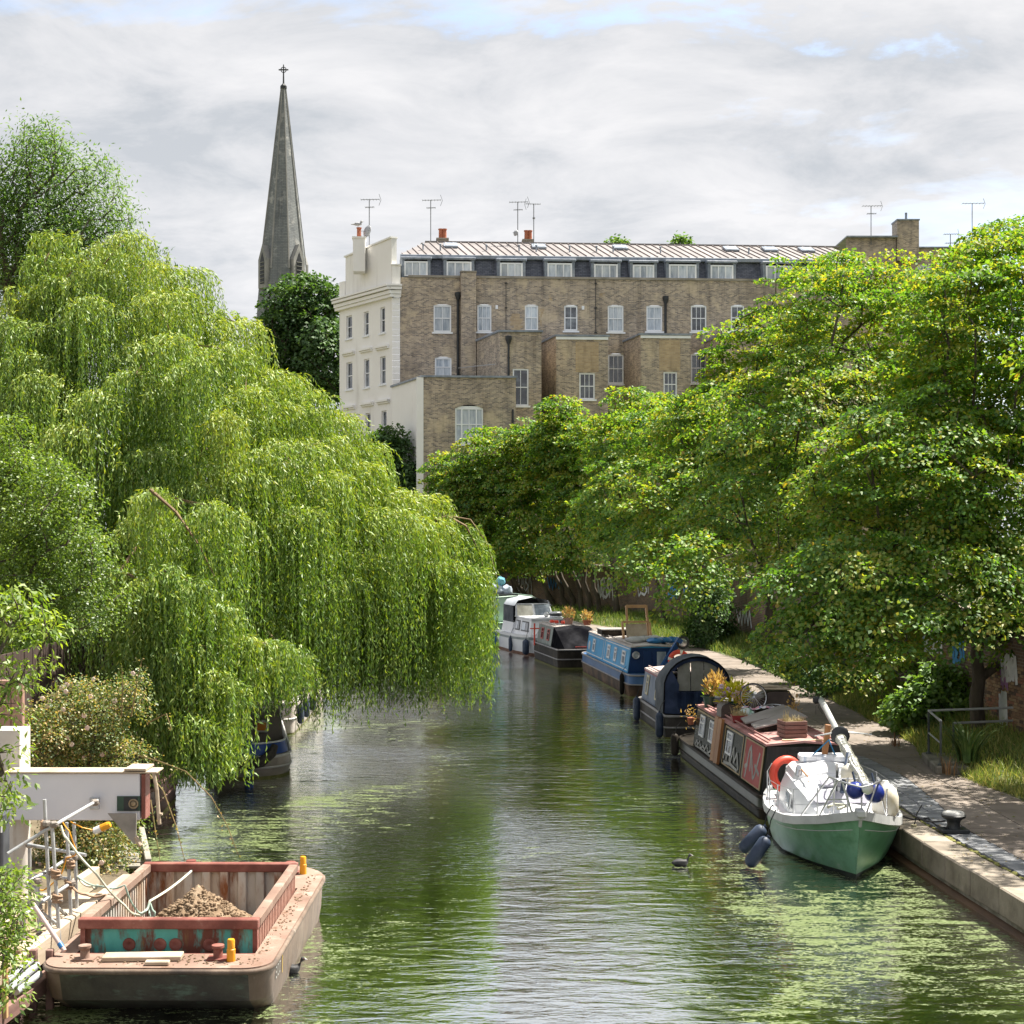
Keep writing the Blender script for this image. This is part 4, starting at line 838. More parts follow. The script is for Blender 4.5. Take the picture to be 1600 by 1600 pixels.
tree('sycamore_tree', 'round topped towpath tree standing behind the blue boat', vb(1105, 75), [ell(1045, 680, 75, 95, 70), ell(1000, 770, 73, 95, 75), ell(1090, 800, 75, 90, 90), ell(1010, 865, 72, 75, 45)], 210, syc, 120, .85, .19, .15, group=GT, rb=.26, fork=.42, mind=.6)
tree('sycamore_tree', 'tree standing just outside the right edge of the view, shading the near towpath', (14.2, 29.5, 1.), [(14.2, 29.5, 8, 2.7, 2.6, 2.2), (13.6, 32, 10, 2.4, 2.6, 2.4), (14.5, 27, 9.5, 2.4, 2.4, 2.2), (13.4, 30, 6.2, 1.7, 2, 1.)], 230, syc, 80, .6, .16, .125, group=GT, rb=.2, fork=.35)
slim = [(1041, 975, 84, [(975, 700, 60, 62), (960, 800, 70, 60), (1000, 640, 55, 42)], 'slim leaning towpath tree whose bare trunk stands alone in front of the paint tags'),
        (963, 955, 93, [(935, 690, 52, 50), (945, 780, 55, 60)], 'rightmost dark leaning trunk of the crowded clump by the curving wall'),
        (938, 960, 95, [(905, 760, 55, 55), (900, 850, 55, 40)], 'second dark leaning trunk from the right in the crowded clump by the curving wall'),
        (922, 958, 96, [(880, 690, 55, 48), (870, 640, 30, 25)], 'third trunk from the right in the crowded clump, carrying high leaves against brick'),
        (910, 956, 97.5, [(855, 770, 60, 60)], 'middle trunk of the crowded clump by the curving wall'),
        (895, 951, 99, [(830, 700, 52, 45), (815, 860, 50, 38)], 'upright leaning trunk left of the middle of the crowded clump'),
        (886, 949, 100, [(800, 770, 58, 55)], 'thin leaning trunk in the left half of the crowded clump'),
        (862, 938, 101, [(765, 710, 52, 45), (745, 760, 50, 45)], 'most slanted trunk, crossing the brick wall behind the white cruiser'),
        (823, 930, 102, [(720, 770, 48, 50), (740, 830, 55, 45)], 'second trunk from the left end of the wall, behind the pale green boat'),
        (813, 930, 103, [(700, 740, 38, 38), (780, 850, 55, 40)], 'leftmost leaning trunk of the towpath row, beside the willow tips')]
for px, py, Y, es, lb in slim:
    p = P(px, py, Y); zb = max(.7, min(1.4, p.z)); tree('slim_tree', lb, (p.x, Y, zb), [ell(a, b, Y-1, c, d) for a, b, c, d in es], 46*len(es)+24, syc, 90, .75, .21, .17, group=GT, rb=.17, fork=.34, mind=.6)
tree('dark_tree', 'dense dark green tree between the church spire and the white stucco end wall', (P(475, 0, 134).x, 134, 2), [ell(470, 492, 134, 62, 62), ell(440, 560, 134, 45, 60), ell(515, 560, 132, 42, 70), ell(500, 470, 134, 40, 45)], 240, dark_leaf, 85, 1.1, .38, .3, rb=.4, mind=.9, thick=.2, rtip=.03)
tree('ash_tree', 'feathery pale ash tree rising behind the willow at upper left', (P(50, 0, 50).x, 50, .7), [ell(60, 350, 50, 95, 65), ell(130, 390, 50, 80, 60), ell(20, 400, 50, 90, 60), ell(200, 425, 50, 55, 45), ell(65, 265, 50, 24, 72), ell(35, 270, 50, 20, 62), ell(0, 310, 50, 34, 70), ell(100, 275, 50, 22, 66), ell(130, 300, 50, 16, 62), ell(157, 300, 50, 11, 62), ell(181, 330, 50, 9, 60), ell(205, 380, 50, 13, 50), ell(240, 430, 50, 20, 36), ell(78, 215, 50, 8, 38), ell(42, 215, 50, 7, 36)], 520, ash_leaf, 60, .5, .16, .055, rb=.3, mind=.35, thick=.3, upb=.2, droop=.1)
tree('shrub_tree', 'small round dark tree in front of the white stucco wall above the willow', (P(610, 0, 108).x, 108, 1.5), [ell(603, 706, 108, 36, 42), ell(625, 745, 107, 28, 36), ell(590, 740, 107, 30, 40)], 130, dark_leaf, 80, .8, .3, .2, rb=.15, mind=.5, thick=.15)
for px, lb in ((966, 'left one of two treetops peeping over the terrace ridge'), (1066, 'right one of two treetops peeping over the terrace ridge')):
    tree('tree_behind_roof', lb, (P(px, 0, 150).x, 150, 2), [ell(px, 382, 150, 13, 12), ell(px-8, 384, 150, 12, 8)], 22, ash_leaf, 40, .6, .4, .25, rb=.3, mind=.3, thick=.2, group='treetops over the roof')
tree('birch_tree', 'small leaved glossy birch overhanging the left edge in front of the willow', (-10.4, 27.5, .7), [ell(50, 780, 27, 90, 75), ell(90, 870, 27, 80, 75), ell(0, 700, 27, 40, 70), ell(115, 960, 27, 55, 45), ell(20, 900, 27, 90, 100), ell(150, 860, 27, 35, 25), ell(160, 930, 27, 45, 20)], 300, birch_leaf, 95, .34, .062, .045, rb=.12, mind=.2, thick=.09, droop=.5, rtip=.006)
tree('cherry_tree', 'broad leaved branches reaching in at the left edge above the white crane beam', (-9.6, 19.2, .7), [ell(15, 940, 19, 55, 30), ell(50, 975, 19, 50, 26), ell(20, 1045, 19, 50, 35), ell(10, 1110, 19, 38, 20), ell(20, 1170, 19, 35, 30), ell(5, 1240, 19, 30, 40)], 60, bright_leaf, 26, .26, .115, .042, rb=.1, mind=.16, thick=.06, droop=.75, rtip=.006)
tree('elder_bush', 'bright yellow green leafy bush in the bottom left corner beside the scaffold', (-7.75, 17.6, .6), [ell(10, 1390, 17.4, 32, 40), ell(8, 1450, 17.2, 30, 60), ell(15, 1530, 16.9, 26, 30)], 60, bright_leaf, 30, .17, .085, .034, cat='bush', rb=.03, mind=.1, thick=.05, droop=.5, rtip=.004, bk=bark)
# willow
def willow():
    k = thing('willow_tree', 'huge weeping willow with curtains of hanging yellow green leaves over the left bank', 'tree', (-10.6, 39.5, .6))
    T = np.array([-10.6, 39.5, .6]); tr = [T, T+[.1, 0, 2], T+[.2, -.1, 4], T+[.3, -.2, 6], T+[.3, -.2, 8]]
    crest = []
    def hz(r): return float(np.interp(r, [0, 2.3, 4, 5.5, 6.9, 8.6, 10.2], [14.4, 12.9, 11.4, 9.9, 8.2, 6.7, 5.3]))
    n = 0
    while len(crest) < 84 and n < 20000:
        n += 1; a = random.uniform(-math.pi*.97, math.pi*.5); r = 8.6*random.random()**.58
        sy = 1.28 if math.sin(a) < 0 else 1.5; x = T[0]+r*math.cos(a); y = T[1]+r*math.sin(a)/sy
        if math.cos(a) < 0 and r > 5.5: continue
        z = hz(r)*random.uniform(.90, 1.02)+random.uniform(-.4, .3)
        if math.cos(a) < 0: z -= .25*r*abs(math.cos(a))
        if any((x-c[0])**2+(y-c[1])**2+((z-c[2])*.8)**2 < .98**2 for c in crest): continue
        crest.append((x, y, z, 0))
    for i in range(60):                  # inner, lower tiers
        a = random.uniform(-math.pi*.95, .1*math.pi); r = 8.2*random.random()**.55; x = T[0]+r*math.cos(a); y = T[1]+r*math.sin(a)/1.3; crest.append((x, y, hz(r)*random.uniform(.5, .8), 2))
    # the pieces that give the photograph's lower outline
    for px, py, Y in ((70, 400, 39), (100, 430, 38.5), (45, 450, 38.5), (90, 360, 39.5), (125, 400, 39), (60, 520, 38), (110, 500, 38), (30, 500, 38.5), (640, 850, 40.5), (690, 815, 40), (718, 818, 40), (733, 848, 39.8), (600, 860, 40), (560, 840, 39), (520, 800, 38.4), (480, 770, 38), (440, 740, 36.5), (440, 1000, 33.0), (415, 995, 32.6), (385, 990, 32), (345, 940, 31.4), (300, 900, 31), (260, 880, 31), (225, 900, 31.3), (320, 1120, 30.4), (300, 1110, 30.3), (335, 1150, 30.5), (310, 1170, 30.6), (345, 1060, 31), (330, 1040, 30.8), (290, 1000, 30.8), (255, 960, 31.2), (370, 1000, 32), (270, 1060, 30.9), (405, 1010, 33), (450, 1015, 34), (190, 880, 31.5), (400, 700, 35), (350, 640, 34.5), (300, 560, 35), (240, 760, 32), (330, 780, 32), (655, 840, 41.5), (695, 822, 41.3), (725, 835, 41.1)):
        p = P(px, py, Y); crest.append((p.x, p.y, p.z, 1))
    for px in range(390, 728, 28):
        for Y in (38.2, 40.8):
            py = np.interp(px, [380, 450, 520, 600, 690, 765], [700, 770, 820, 850, 835, 870])+random.uniform(5, 70); p = P(px+random.uniform(-8, 8), py, Y+random.uniform(-.8, .8)); crest.append((p.x, p.y, p.z, 1))
    crest = np.array(crest); tips = crest[:, :3].copy(); tips[:, 2] -= .15
    nodes, pa, rad = skeleton(tr, tips, sag=.22, wander=.14, rtip=.016, rmin=.012)
    mb = MB(); limb_mesh(mb, nodes, pa, rad, len(tr), .3, .45)
    for pts in ([(560, 850, 40), (610, 845, 40), (640, 832, 40), (665, 817, 40), (700, 806, 40), (735, 812, 40), (762, 850, 39.8), (777, 905, 39.8)], [(665, 818, 40), (690, 812, 40), (708, 835, 39.9), (720, 880, 39.9)], [(700, 807, 40), (728, 822, 39.9), (748, 860, 39.9), (760, 905, 39.8)], [(430, 690, 36.5), (455, 725, 36.5), (475, 750, 36.5), (495, 800, 36.5)], [(235, 765, 31.5), (275, 800, 31.5), (310, 850, 31.5), (335, 900, 31.5)]):
        q = [P(*p) for p in pts]; mb.tube(q, [lerp(.045, .012, i/(len(q)-1)) for i in range(len(q))], 6)
    mb.build('trunk', bark_pale, k, True, 60)
    C, D, U, LL, WW, TT = [], [], [], [], [], []; stems = MB()
    for x, y, z, low in crest:
        o = np.array([x-T[0], (y-T[1])*1.3, 0]); o = o/max(.3, np.linalg.norm(o)); lat = np.array([-o[1], o[0], 0]); tj = RNG.normal()*.06; ns = {0: 105, 1: 104, 2: 56}[int(low)]; wide = {0: .46, 1: .30, 2: .36}[int(low)]
        for s in range(ns):
            t = RNG.normal(); st = np.array([x, y, z])+o*(RNG.uniform(-.7, .5))+lat*t*wide; st[2] -= .26*t*t*wide+RNG.uniform(0, .2)
            zmin = max(.55, RNG.normal(.98, .22)) if not (low == 1 and y < 32.2) else RNG.uniform(.1, .6)
            if -.187 < x/y < -.147 and y < 36.4: zmin = RNG.uniform(1.4, 1.85)
            drop = st[2]-zmin
            ln = min(drop, RNG.uniform(1.8, 6.2) if z > 7.5 else RNG.uniform(2., 6.))
            if low == 1: ln = drop*RNG.uniform(.62, 1.)
            elif low == 0: ln *= math.exp(-.22*t*t)
            if ln < .5: continue
            m = int(ln/.089); q = (np.arange(m)+RNG.random(m))*.089; reach = RNG.uniform(.2, .75) if low != 1 else RNG.uniform(.1, .4)
            hx = reach*(1-np.exp(-q/.7)); pz = -q+.62*(1-np.exp(-q/.55)); sway = .05*np.sin(q*1.3+RNG.random()*6)
            dirn = unit(o+lat*RNG.normal()*.6); pos = st+dirn*hx[:, None]+lat*sway[:, None]; pos[:, 2] += pz
            tang = dirn*(reach/.7*np.exp(-q/.7))[:, None]; tang[:, 2] += -1+.62/.55*np.exp(-q/.55)
            C.append(pos); D.append(unit(unit(tang)+rnd(m)*.42+np.array([0, 0, -.25]))); U.append(unit(o*.5+rnd(m)*.8))
            LL.append(RNG.uniform(.09, .17, m)); WW.append(RNG.uniform(.023, .039, m)); TT.append(np.clip(RNG.normal(.42+tj, .17, m)+((.30 if low == 0 else .17)*np.exp(-q/.9)), 0, 1))  # tint rises towards each crest, sunlit tops painted into the leaf colour
    C = np.vstack(C); print('willow leaves', len(C))
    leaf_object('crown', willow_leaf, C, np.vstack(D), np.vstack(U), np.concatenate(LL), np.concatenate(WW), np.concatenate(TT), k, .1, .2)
willow()
# rose
def rose():
    ells = [ell(130, 1125, 25.2, 62, 68), ell(75, 1150, 24.8, 45, 60), ell(178, 1185, 25.2, 52, 48), ell(160, 1360, 24.6, 42, 70), ell(185, 1300, 25, 30, 50), ell(110, 1330, 25, 50, 80), ell(205, 1080, 25.5, 22, 40)]
    t = tree('rambling_rose', 'rambling rose heaped over the white crane beam with coppery shoots and pale blooms', (-7.8, 25.6, .5), ells, 420, rose_leaf, 85, .24, .05, .036, cat='rose bush', rb=.04, mind=.14, thick=.08, upb=.4, rtip=.005, ntilt=.8, tint_j=.3)
    fl = MB(); pts = envelope_points(ells, 60, .9, .1)
    for p in pts:
        for q in range(5):
            a = q*1.256; fl.ball(p+np.array([.022*math.cos(a), -.03, .022*math.sin(a)]), .026, 5, 3, (1, .5, 1))
    o = fl.build('blooms', mat('rose_petal', [(.62, .42, .36), (.78, .66, .58)], 8, .7, 0), t, True); o['kind'] = 'stuff'
    mb = MB(); C = []
    for pts in ([(215, 1180, 25), (250, 1190, 24.6), (290, 1205, 24.4), (330, 1245, 24.2), (355, 1290, 24.1), (372, 1335, 24)], [(225, 1200, 25), (255, 1235, 24.5), (275, 1290, 24.3), (290, 1350, 24.2)], [(205, 1120, 25), (215, 1060, 25), (222, 1030, 25)], [(190, 1120, 25), (192, 1070, 25), (190, 1040, 25)], [(230, 1130, 25), (260, 1115, 24.8), (268, 1140, 24.7)], [(235, 1250, 24.6), (243, 1300, 24.5), (250, 1345, 24.4)]):
        q = [P(*p) for p in pts]; mb.tube(q, [lerp(.014, .005, i/(len(q)-1)) for i in range(len(q))], 5)
        for a, b in zip(q[:-1], q[1:]):
            for i in range(16): C.append(a.lerp(b, random.random())+Vector((random.gauss(0, .04), random.gauss(0, .04), random.gauss(0, .04))))
    mb.build('cane', mat('rose_cane', [(.16, .13, .05), (.25, .17, .08)], 4, .8, .1), t, True); C = np.array(C); n = len(C)
    leaf_object('cane_leaves', rose_leaf, C, unit(rnd(n)+np.array([0, 0, -.3])), unit(rnd(n)+np.array([0, 0, .6])), RNG.uniform(.03, .06, n), RNG.uniform(.02, .035, n), RNG.random(n), t)['kind'] = 'stuff'
rose()
# verge plants
tree('maple_bush', 'broad leaved bush spilling over the upper handrail', (P(1470, 0, 41).x, 41, .9), [ell(1425, 1105, 40.5, 38, 38), ell(1470, 1075, 40.5, 42, 40), ell(1500, 1110, 40, 36, 30)], 110, leaf_mat('maple_leaf', [(.05, .11, .02), (.09, .17, .03), (.16, .24, .05)], .4, .1), 40, .4, .16, .14, cat='bush', rb=.04, mind=.22, thick=.08)
tree('ivy_mass', 'dark ivy covered stump by the wall behind the blue boat', (P(1105, 0, 72).x, 72, .8), [ell(1108, 950, 71, 36, 55), ell(1085, 985, 71, 18, 30), ell(1130, 985, 71, 16, 26)], 150, dark_leaf, 60, .5, .13, .11, cat='ivy', rb=.2, mind=.2, thick=.12, upb=.2)
tree('shrub', 'low dark shrub under the towpath trees beside the path, right of the flower pots', (P(1300, 0, 50).x, 50, .8), [ell(1290, 1060, 50, 40, 22), ell(1345, 1065, 49, 40, 25), ell(1240, 1030, 54, 35, 20)], 90, dark_leaf, 50, .4, .13, .1, cat='bush', rb=.03, mind=.2, thick=.1)
def blades(name, label, base, n, h, w, m, cat='plant', spread=.25, arch=.6):
    t = thing(name, label, cat, base); b = np.array(base); mb = MB()
    for i in range(n):
        a = random.random()*6.28; d = Vector((math.cos(a), math.sin(a), 0)); hh = h*random.uniform(.6, 1.1); s = Vector((-d.y, d.x, 0))*w*random.uniform(.6, 1.2); r0 = random.random()*spread; p = Vector(base)+d*r0; k = 5; prev = None
        for q in range(k+1):
            f = q/k; c = p+d*(hh*arch*f*f)+Vector((0, 0, hh*(f-.45*arch*f*f*f))); ww = s*(1-f**2.2)
            if prev: mb.quad(prev[0], prev[1], c+ww, c-ww)
            prev = (c-ww, c+ww)
    mb.build('leaves', m, t, True); return t
flag = mat('flag_leaf', [(.04, .085, .02), (.08, .14, .035), (.14, .19, .06)], 4, .5, .05); dry = mat('dry_stem', [(.14, .07, .03), (.24, .13, .055), (.30, .21, .10)], 5, .8, .05); straw = mat('straw', [(.35, .28, .13), (.52, .43, .22)], 6, .8, .05)
blades('iris_clump', 'clump of long arching sword leaves under the lower handrail', tuple(G(1512, 1190, .85)), 110, 1.15, .022, flag)
blades('dock_plant', 'rust coloured dock at the path edge left of the steps', tuple(G(1398, 1165, .7)), 26, .36, .014, dry, spread=.2, arch=.25)
blades('dock_plant', 'rust coloured dock at the path edge right of the concrete step', tuple(G(1482, 1210, .65)), 30, .45, .014, dry, spread=.2, arch=.2)
for px, py in ((1420, 1175), (1448, 1190), (1540, 1200), (1575, 1210)):
    pass
# ------------------------------------------------------------------ boats
def paint(name, c, rough=.35, wear=(.12, .10, .08), thr=.66, **kw):
    return mat(name, [tuple(v*.82 for v in c), c, tuple(min(1, v*1.12) for v in c)], 1.2, rough, .06, 18, layers=[(wear, 2.6, thr, .06, (1, 1, .35)), (tuple(v*.6 for v in c), .9, .62, .14, (1, 1, .3))], spec=.2, **kw)
hull_black = mat('blacked_hull', [(.016, .014, .012), (.03, .026, .022), (.055, .046, .038)], 1.4, .42, .12, 16, layers=[((.10, .07, .04), 2., .66, .1, (1, 1, .25))], stretch=(1, 1, .5), spec=.03)
hull_rust = mat('rusty_hull', [(.05, .035, .028), (.10, .066, .045), (.15, .095, .06)], 1.6, .6, .2, 14, layers=[((.025, .024, .022), 1.3, .56, .1, (1, .5, .3))], spec=.05)
weedline = mat('weed_line', [(.10, .11, .025), (.17, .16, .05)], 6, .8, .3)
cream = mat('cream_line', [(.44, .38, .24), (.54, .48, .32)], 4, .5, .05)
whitep = mat('white_gloss', [(.66, .67, .69), (.74, .75, .77)], 1.5, .28, .04, 6, spec=.5, layers=[((.45, .42, .36), 2.4, .72, .08, (1, 1, .4))])
chrome = mat('steel_rail', [(.42, .43, .45), (.6, .6, .62)], 6, .3, .0, metal=.8)
galv = mat('galvanised', [(.34, .35, .36), (.46, .47, .48)], 8, .5, .1, metal=.3, layers=[((.25, .17, .11), 5, .68, .06, (1, 1, .4))])
rope_w = mat('pale_rope', [(.42, .42, .33), (.55, .55, .45)], 30, .9, .2); rope_b = mat('black_rope', [(.02, .02, .022), (.04, .04, .042)], 20, .9, .2); rope_bl = mat('blue_rope', [(.02, .14, .30), (.05, .24, .42)], 20, .9, .1)
navy = mat('navy_fender', [(.012, .022, .045), (.025, .04, .075), (.05, .065, .10)], 3, .55, .1)
blue_f = mat('blue_fender', [(.02, .12, .32), (.04, .20, .45)], 3, .4, .05)
ring_m = mat('life_ring_red', [(.62, .055, .03), (.72, .09, .05)], 3, .45, .05); ring_w = mat('ring_band', [(.7, .66, .6), (.8, .78, .74)], 3, .5, 0)
wood = mat('varnished_wood', [(.20, .08, .03), (.32, .14, .05), (.40, .19, .07)], 2.5, .4, .1, 14, stretch=(1, 1, .15))
oldwood = mat('old_timber', [(.10, .055, .045), (.18, .10, .085), (.25, .16, .13)], 3, .8, .3, 20, stretch=(.3, .3, 1))
palewood = mat('pale_timber', [(.34, .265, .19), (.44, .355, .265), (.50, .42, .33)], 2.4, .75, .2, 18, stretch=(1, .25, 1))
tarp_navy = mat('navy_canvas', [(.010, .016, .038), (.018, .030, .066), (.035, .05, .10)], 2, .45, .35, 5, spec=.1)
tarp_grey = mat('grey_canvas', [(.06, .068, .08), (.095, .105, .12), (.14, .15, .165)], 1.6, .7, .25, 6, spec=.03)
tarp_black = mat('black_canvas', [(.006, .006, .008), (.014, .014, .016), (.03, .03, .034)], 1.6, .7, .3, 4, spec=0.)
clearv = mat('clear_vinyl', [(.12, .12, .105), (.19, .19, .17), (.25, .25, .235)], 1.8, .15, .05, 3, spec=.3)
BOATS = 'boats moored nose to tail along the towpath'
class Narrow:
    """local frame: near end at y=0 facing the camera, boat runs along +y, waterline at z=0"""
    def __init__(s, name, label, left, far, L, W=2.08, gun=.55, c0=1., c1=8., zr=1.6, hb=.93, ht=.80, rn=.5, rf=1.2, en=4., group=BOATS):
        left = Vector((*left, 0)); far = Vector((*far, 0)); d = (far-left).normalized(); rz = math.atan2(-d.x, d.y); rt = Vector((d.y, -d.x, 0))
        s.t = thing(name, label, 'boat', left+rt*(W/2), rz, group); s.L, s.W, s.gun, s.c0, s.c1, s.zr, s.hb, s.ht, s.rn, s.rf, s.en = L, W, gun, c0, c1, zr, hb, ht, rn, rf, en
    def plan(s, z, off=0.):
        L = s.L-off; ys = [off+(s.rn)*(1-math.cos(math.pi/2*i/7)) for i in range(8)]; ys += [lerp(ys[-1], L-s.rf, k/5) for k in range(1, 5)]; ys += [L-s.rf+s.rf*math.sin(math.pi/2*i/8) for i in range(9)]
        def hw(y):
            w = s.W/2-off
            if y < off+s.rn: q = max(0, 1-((off+s.rn-y)/s.rn)**s.en); w *= q**(1/s.en)
            if y > L-s.rf: q = max(0, 1-((y-L+s.rf)/s.rf)**2.2); w *= q**(1/1.8)
            return max(w, .012)
        return [Vector((-hw(y), y, z)) for y in ys]+[Vector((hw(y), y, z)) for y in ys[::-1]]
    def hull(s, m, band=None, rail=hull_black, deck=hull_black):
        mb = MB(); zb = s.gun-.34 if band else s.gun; mb.loft([s.plan(-.35, .10), s.plan(0, .04), s.plan(s.gun*.45, .0), s.plan(zb, 0)], caps=False)
        if not band: mb.f.append(tuple(range(len(mb.v)-len(s.plan(0)), len(mb.v)))); mb.m.append(0)
        mb.build('hull', m, s.t, smooth=50)
        if band:
            mb = MB(); mb.loft([s.plan(zb, .004), s.plan(s.gun, .01)], caps=False); mb.f.append(tuple(range(len(mb.v)-len(s.plan(0)), len(mb.v)))); mb.m.append(0); mb.build('hull_band', band, s.t, smooth=50)
        mb = MB(); mb.tube(s.plan(s.gun, 0), .038, 6, closed=True); mb.build('gunwale', rail, s.t, smooth=60)
        mb = MB(); mb.tube(s.plan(s.gun*.5 if not band else zb, -.012), .028, 5, closed=True); mb.build('rubbing_strake', rail, s.t, smooth=60)
        mb = MB(); mb.loft([s.plan(-.02, .022), s.plan(.05, .012)], caps=False); mb.build('weed_line', weedline, s.t)
    def side(s, y, t, off=0., right=False):
        h = s.zr-.05-s.gun; x = lerp(s.hb, s.ht, t)+off; p = Vector((-x if not right else x, y, s.gun+.012+h*t+off*.12)); return p
    def cabin(s, m, roof_m, end_m=None, camber=.07):
        sec = lambda y, e=0.: [Vector(p) for p in ((-s.hb, y, s.gun+.012), (-s.ht, y, s.zr-.05), (-s.ht+.04, y, s.zr-.02), (0, y, s.zr+camber-.03), (s.ht-.04, y, s.zr-.02), (s.ht, y, s.zr-.05), (s.hb, y, s.gun+.012))]
        mb = MB(); mb.loft([sec(s.c0), sec(s.c1)]); mb.build('cabin', m, s.t)
        rs = lambda y: [Vector(p) for p in ((-s.ht-.03, y, s.zr-.045), (-s.ht-.01, y, s.zr), (0, y, s.zr+camber), (s.ht+.01, y, s.zr), (s.ht+.03, y, s.zr-.045), (0, y, s.zr+camber-.05))]
        mb = MB(); mb.loft([rs(s.c0-.05), rs(s.c1+.05)]); mb.build('roof', roof_m, s.t)
        mb = MB()
        for sg in (-1, 1): mb.tube([(sg*(s.ht-.10), s.c0+.1, s.zr+.07), (sg*(s.ht-.10), s.c1-.1, s.zr+.07)], .022, 5)
        mb.build('handrail', roof_m, s.t)
        if end_m:
            mb = MB(); mb.prism([(-s.hb+.02, s.c0-.012, s.gun+.02), (s.hb-.02, s.c0-.012, s.gun+.02), (s.ht-.02, s.c0-.012, s.zr-.06), (-s.ht+.02, s.c0-.012, s.zr-.06)], (0, -.02, 0)); mb.build('end_bulkhead', end_m, s.t)
            mb = MB()
            for a, b in ((-.34, -.01), (.01, .34)): mb.box(((a+b)/2, s.c0-.045, (s.gun+s.zr)/2-.05), (b-a, .03, s.zr-s.gun-.22), None, .01)
            mb.build('cabin_door', end_m, s.t)
    def slab(s, name, m, y0, y1, t0, t1, o0=.004, o1=.02, par_=None, label=None):
        mb = MB(); a = [s.side(y0, t0, o0), s.side(y1, t0, o0), s.side(y1, t1, o0), s.side(y0, t1, o0)]; b = [s.side(y0, t0, o1), s.side(y1, t0, o1), s.side(y1, t1, o1), s.side(y0, t1, o1)]; mb.loft([a, b]); return mb.build(name, m, par_ or s.t, label=label)
    def win(s, y0, y1, t0, t1, frame=whitep, glass=pane_dark, bw=.05, bar=True):
        h = s.zr-.05-s.gun; dt = bw/h; mb = MB()
        def sl(a, b, c, d): 
            q = [s.side(a, c, .004), s.side(b, c, .004), s.side(b, d, .004), s.side(a, d, .004)]; q2 = [s.side(a, c, .03), s.side(b, c, .03), s.side(b, d, .03), s.side(a, d, .03)]; mb.loft([q, q2])
        sl(y0, y0+bw, t0, t1); sl(y1-bw, y1, t0, t1); sl(y0+bw, y1-bw, t0, t0+dt); sl(y0+bw, y1-bw, t1-dt, t1)
        if bar: sl(y0+bw, y1-bw, lerp(t0, t1, .6), lerp(t0, t1, .6)+dt*.8)
        f = mb.build('window', frame, s.t); s.slab('pane', glass, y0+bw, y1-bw, t0+dt, t1-dt, .006, .014, f)
    def stripes(s, m, t, w, y0=None, y1=None, name='coach_line'): s.slab(name, m, s.c0+.02 if y0 is None else y0, s.c1-.02 if y1 is None else y1, t, t+w, .004, .012)
    def wp(s, x, y, z): return XF[s.t.name]@Vector((x, y, z))
def fender(p, r, h, m, label, group='fenders hanging from the moored boats', tilt=0., cat='fender', up=.5):
    p = Vector(p); t = thing('fender', label, cat, p, 0, group); d = Vector((math.sin(tilt), 0, math.cos(tilt)))
    mb = MB(); mb.lathe([(r*.25, -h/2), (r*.7, -h*.46), (r*.98, -h*.36), (r, 0), (r*.98, h*.36), (r*.7, h*.46), (r*.25, h/2), (r*.25, h/2+.04)], p, 12, d); mb.build('body', m, t, True, 60)
    mb = MB(); a = p+d*(h/2); mb.tube([a, a+Vector((.06, .02, up*.6)), a+Vector((.16, .03, up))], .011, 5); mb.build('lanyard', rope_b, t, True)
def life_ring(p, R, r, axis, label, group=None, bands=True):
    t = thing('life_ring', label, 'life ring', p, 0, group); mb = MB(); mb.torus(p, R, r, axis, 28, 10); mb.build('ring', ring_m, t, True, 60)
    if bands:
        for k in range(4): mb = MB(); mb.torus(p, R, r*1.04, axis, 3, 10, k*math.pi/2+.1, k*math.pi/2+.38); mb.build('band', ring_w, t, True, 60)

# --- nearest narrowboat, black and dark green
n1 = Narrow('narrowboat', 'long black and dark green narrowboat with red painted end panel and roof full of clutter', (5.17, 30.85), (4.47, 40.3), 10.3, gun=.52, c0=.62, c1=7.9, zr=1.58, rn=.55, rf=1.3, en=3.2)
dgreen = mat('dark_green_gloss', [(.012, .016, .011), (.02, .025, .018), (.03, .034, .026)], 1.1, .25, .06, 8, spec=.04, layers=[((.11, .10, .07), 3, .68, .05, (1, 1, .4))])
roof_pink = mat('faded_red_roof', [(.30, .14, .13), (.39, .205, .19), (.45, .27, .25)], 1.1, .8, .15, 20, spec=.03, layers=[((.22, .12, .10), 2, .62, .1, (1, 1, 1)), ((.5, .45, .42), 3, .68, .06, (1, 1, 1))])
n1.hull(hull_black, rail=hull_black); 
mb = MB(); mb.loft([n1.plan(.30, -.004), n1.plan(.50, -.004)], caps=False); mb.build('hull_panel', mat('hull_green', [(.02, .026, .019), (.038, .044, .034), (.06, .065, .055)], 1.2, .3, .1, 10, spec=.2, layers=[((.14, .10, .06), 2.4, .66, .08, (1, 1, .4))]), n1.t, smooth=50)
n1.cabin(dgreen, roof_pink, mat('black_boards', [(.008, .008, .008), (.02, .019, .018), (.04, .035, .03)], 3, .6, .3, 10, stretch=(2, 1, .2)))
for y in (6.75, 5.6, 3.62): n1.win(y, y+.55, .34, .86)
tan = mat('gilt_line', [(.30, .21, .10), (.40, .29, .15)], 3, .5, .05)
n1.stripes(tan, .91, .035, 2.6, 4.45); n1.stripes(tan, .91, .035, 5.5, 7.8); n1.stripes(tan, .06, .03, 2.6, 4.45)
n1.slab('coach_line', tan, 4.42, 4.46, .06, .945, .004, .012); n1.slab('coach_line', tan, 2.58, 2.62, .06, .945, .004, .012)
redp = mat('red_panel', [(.26, .018, .018), (.36, .03, .028), (.40, .06, .05)], 1.4, .3, .06, 10, spec=.04, layers=[((.40, .33, .28), 2.6, .66, .06, (1, 1, .6))]); rp_ = n1.slab('painted_panel', redp, .74, 2.3, .07, .93, .005, .016, label='red panel with big silver letter')
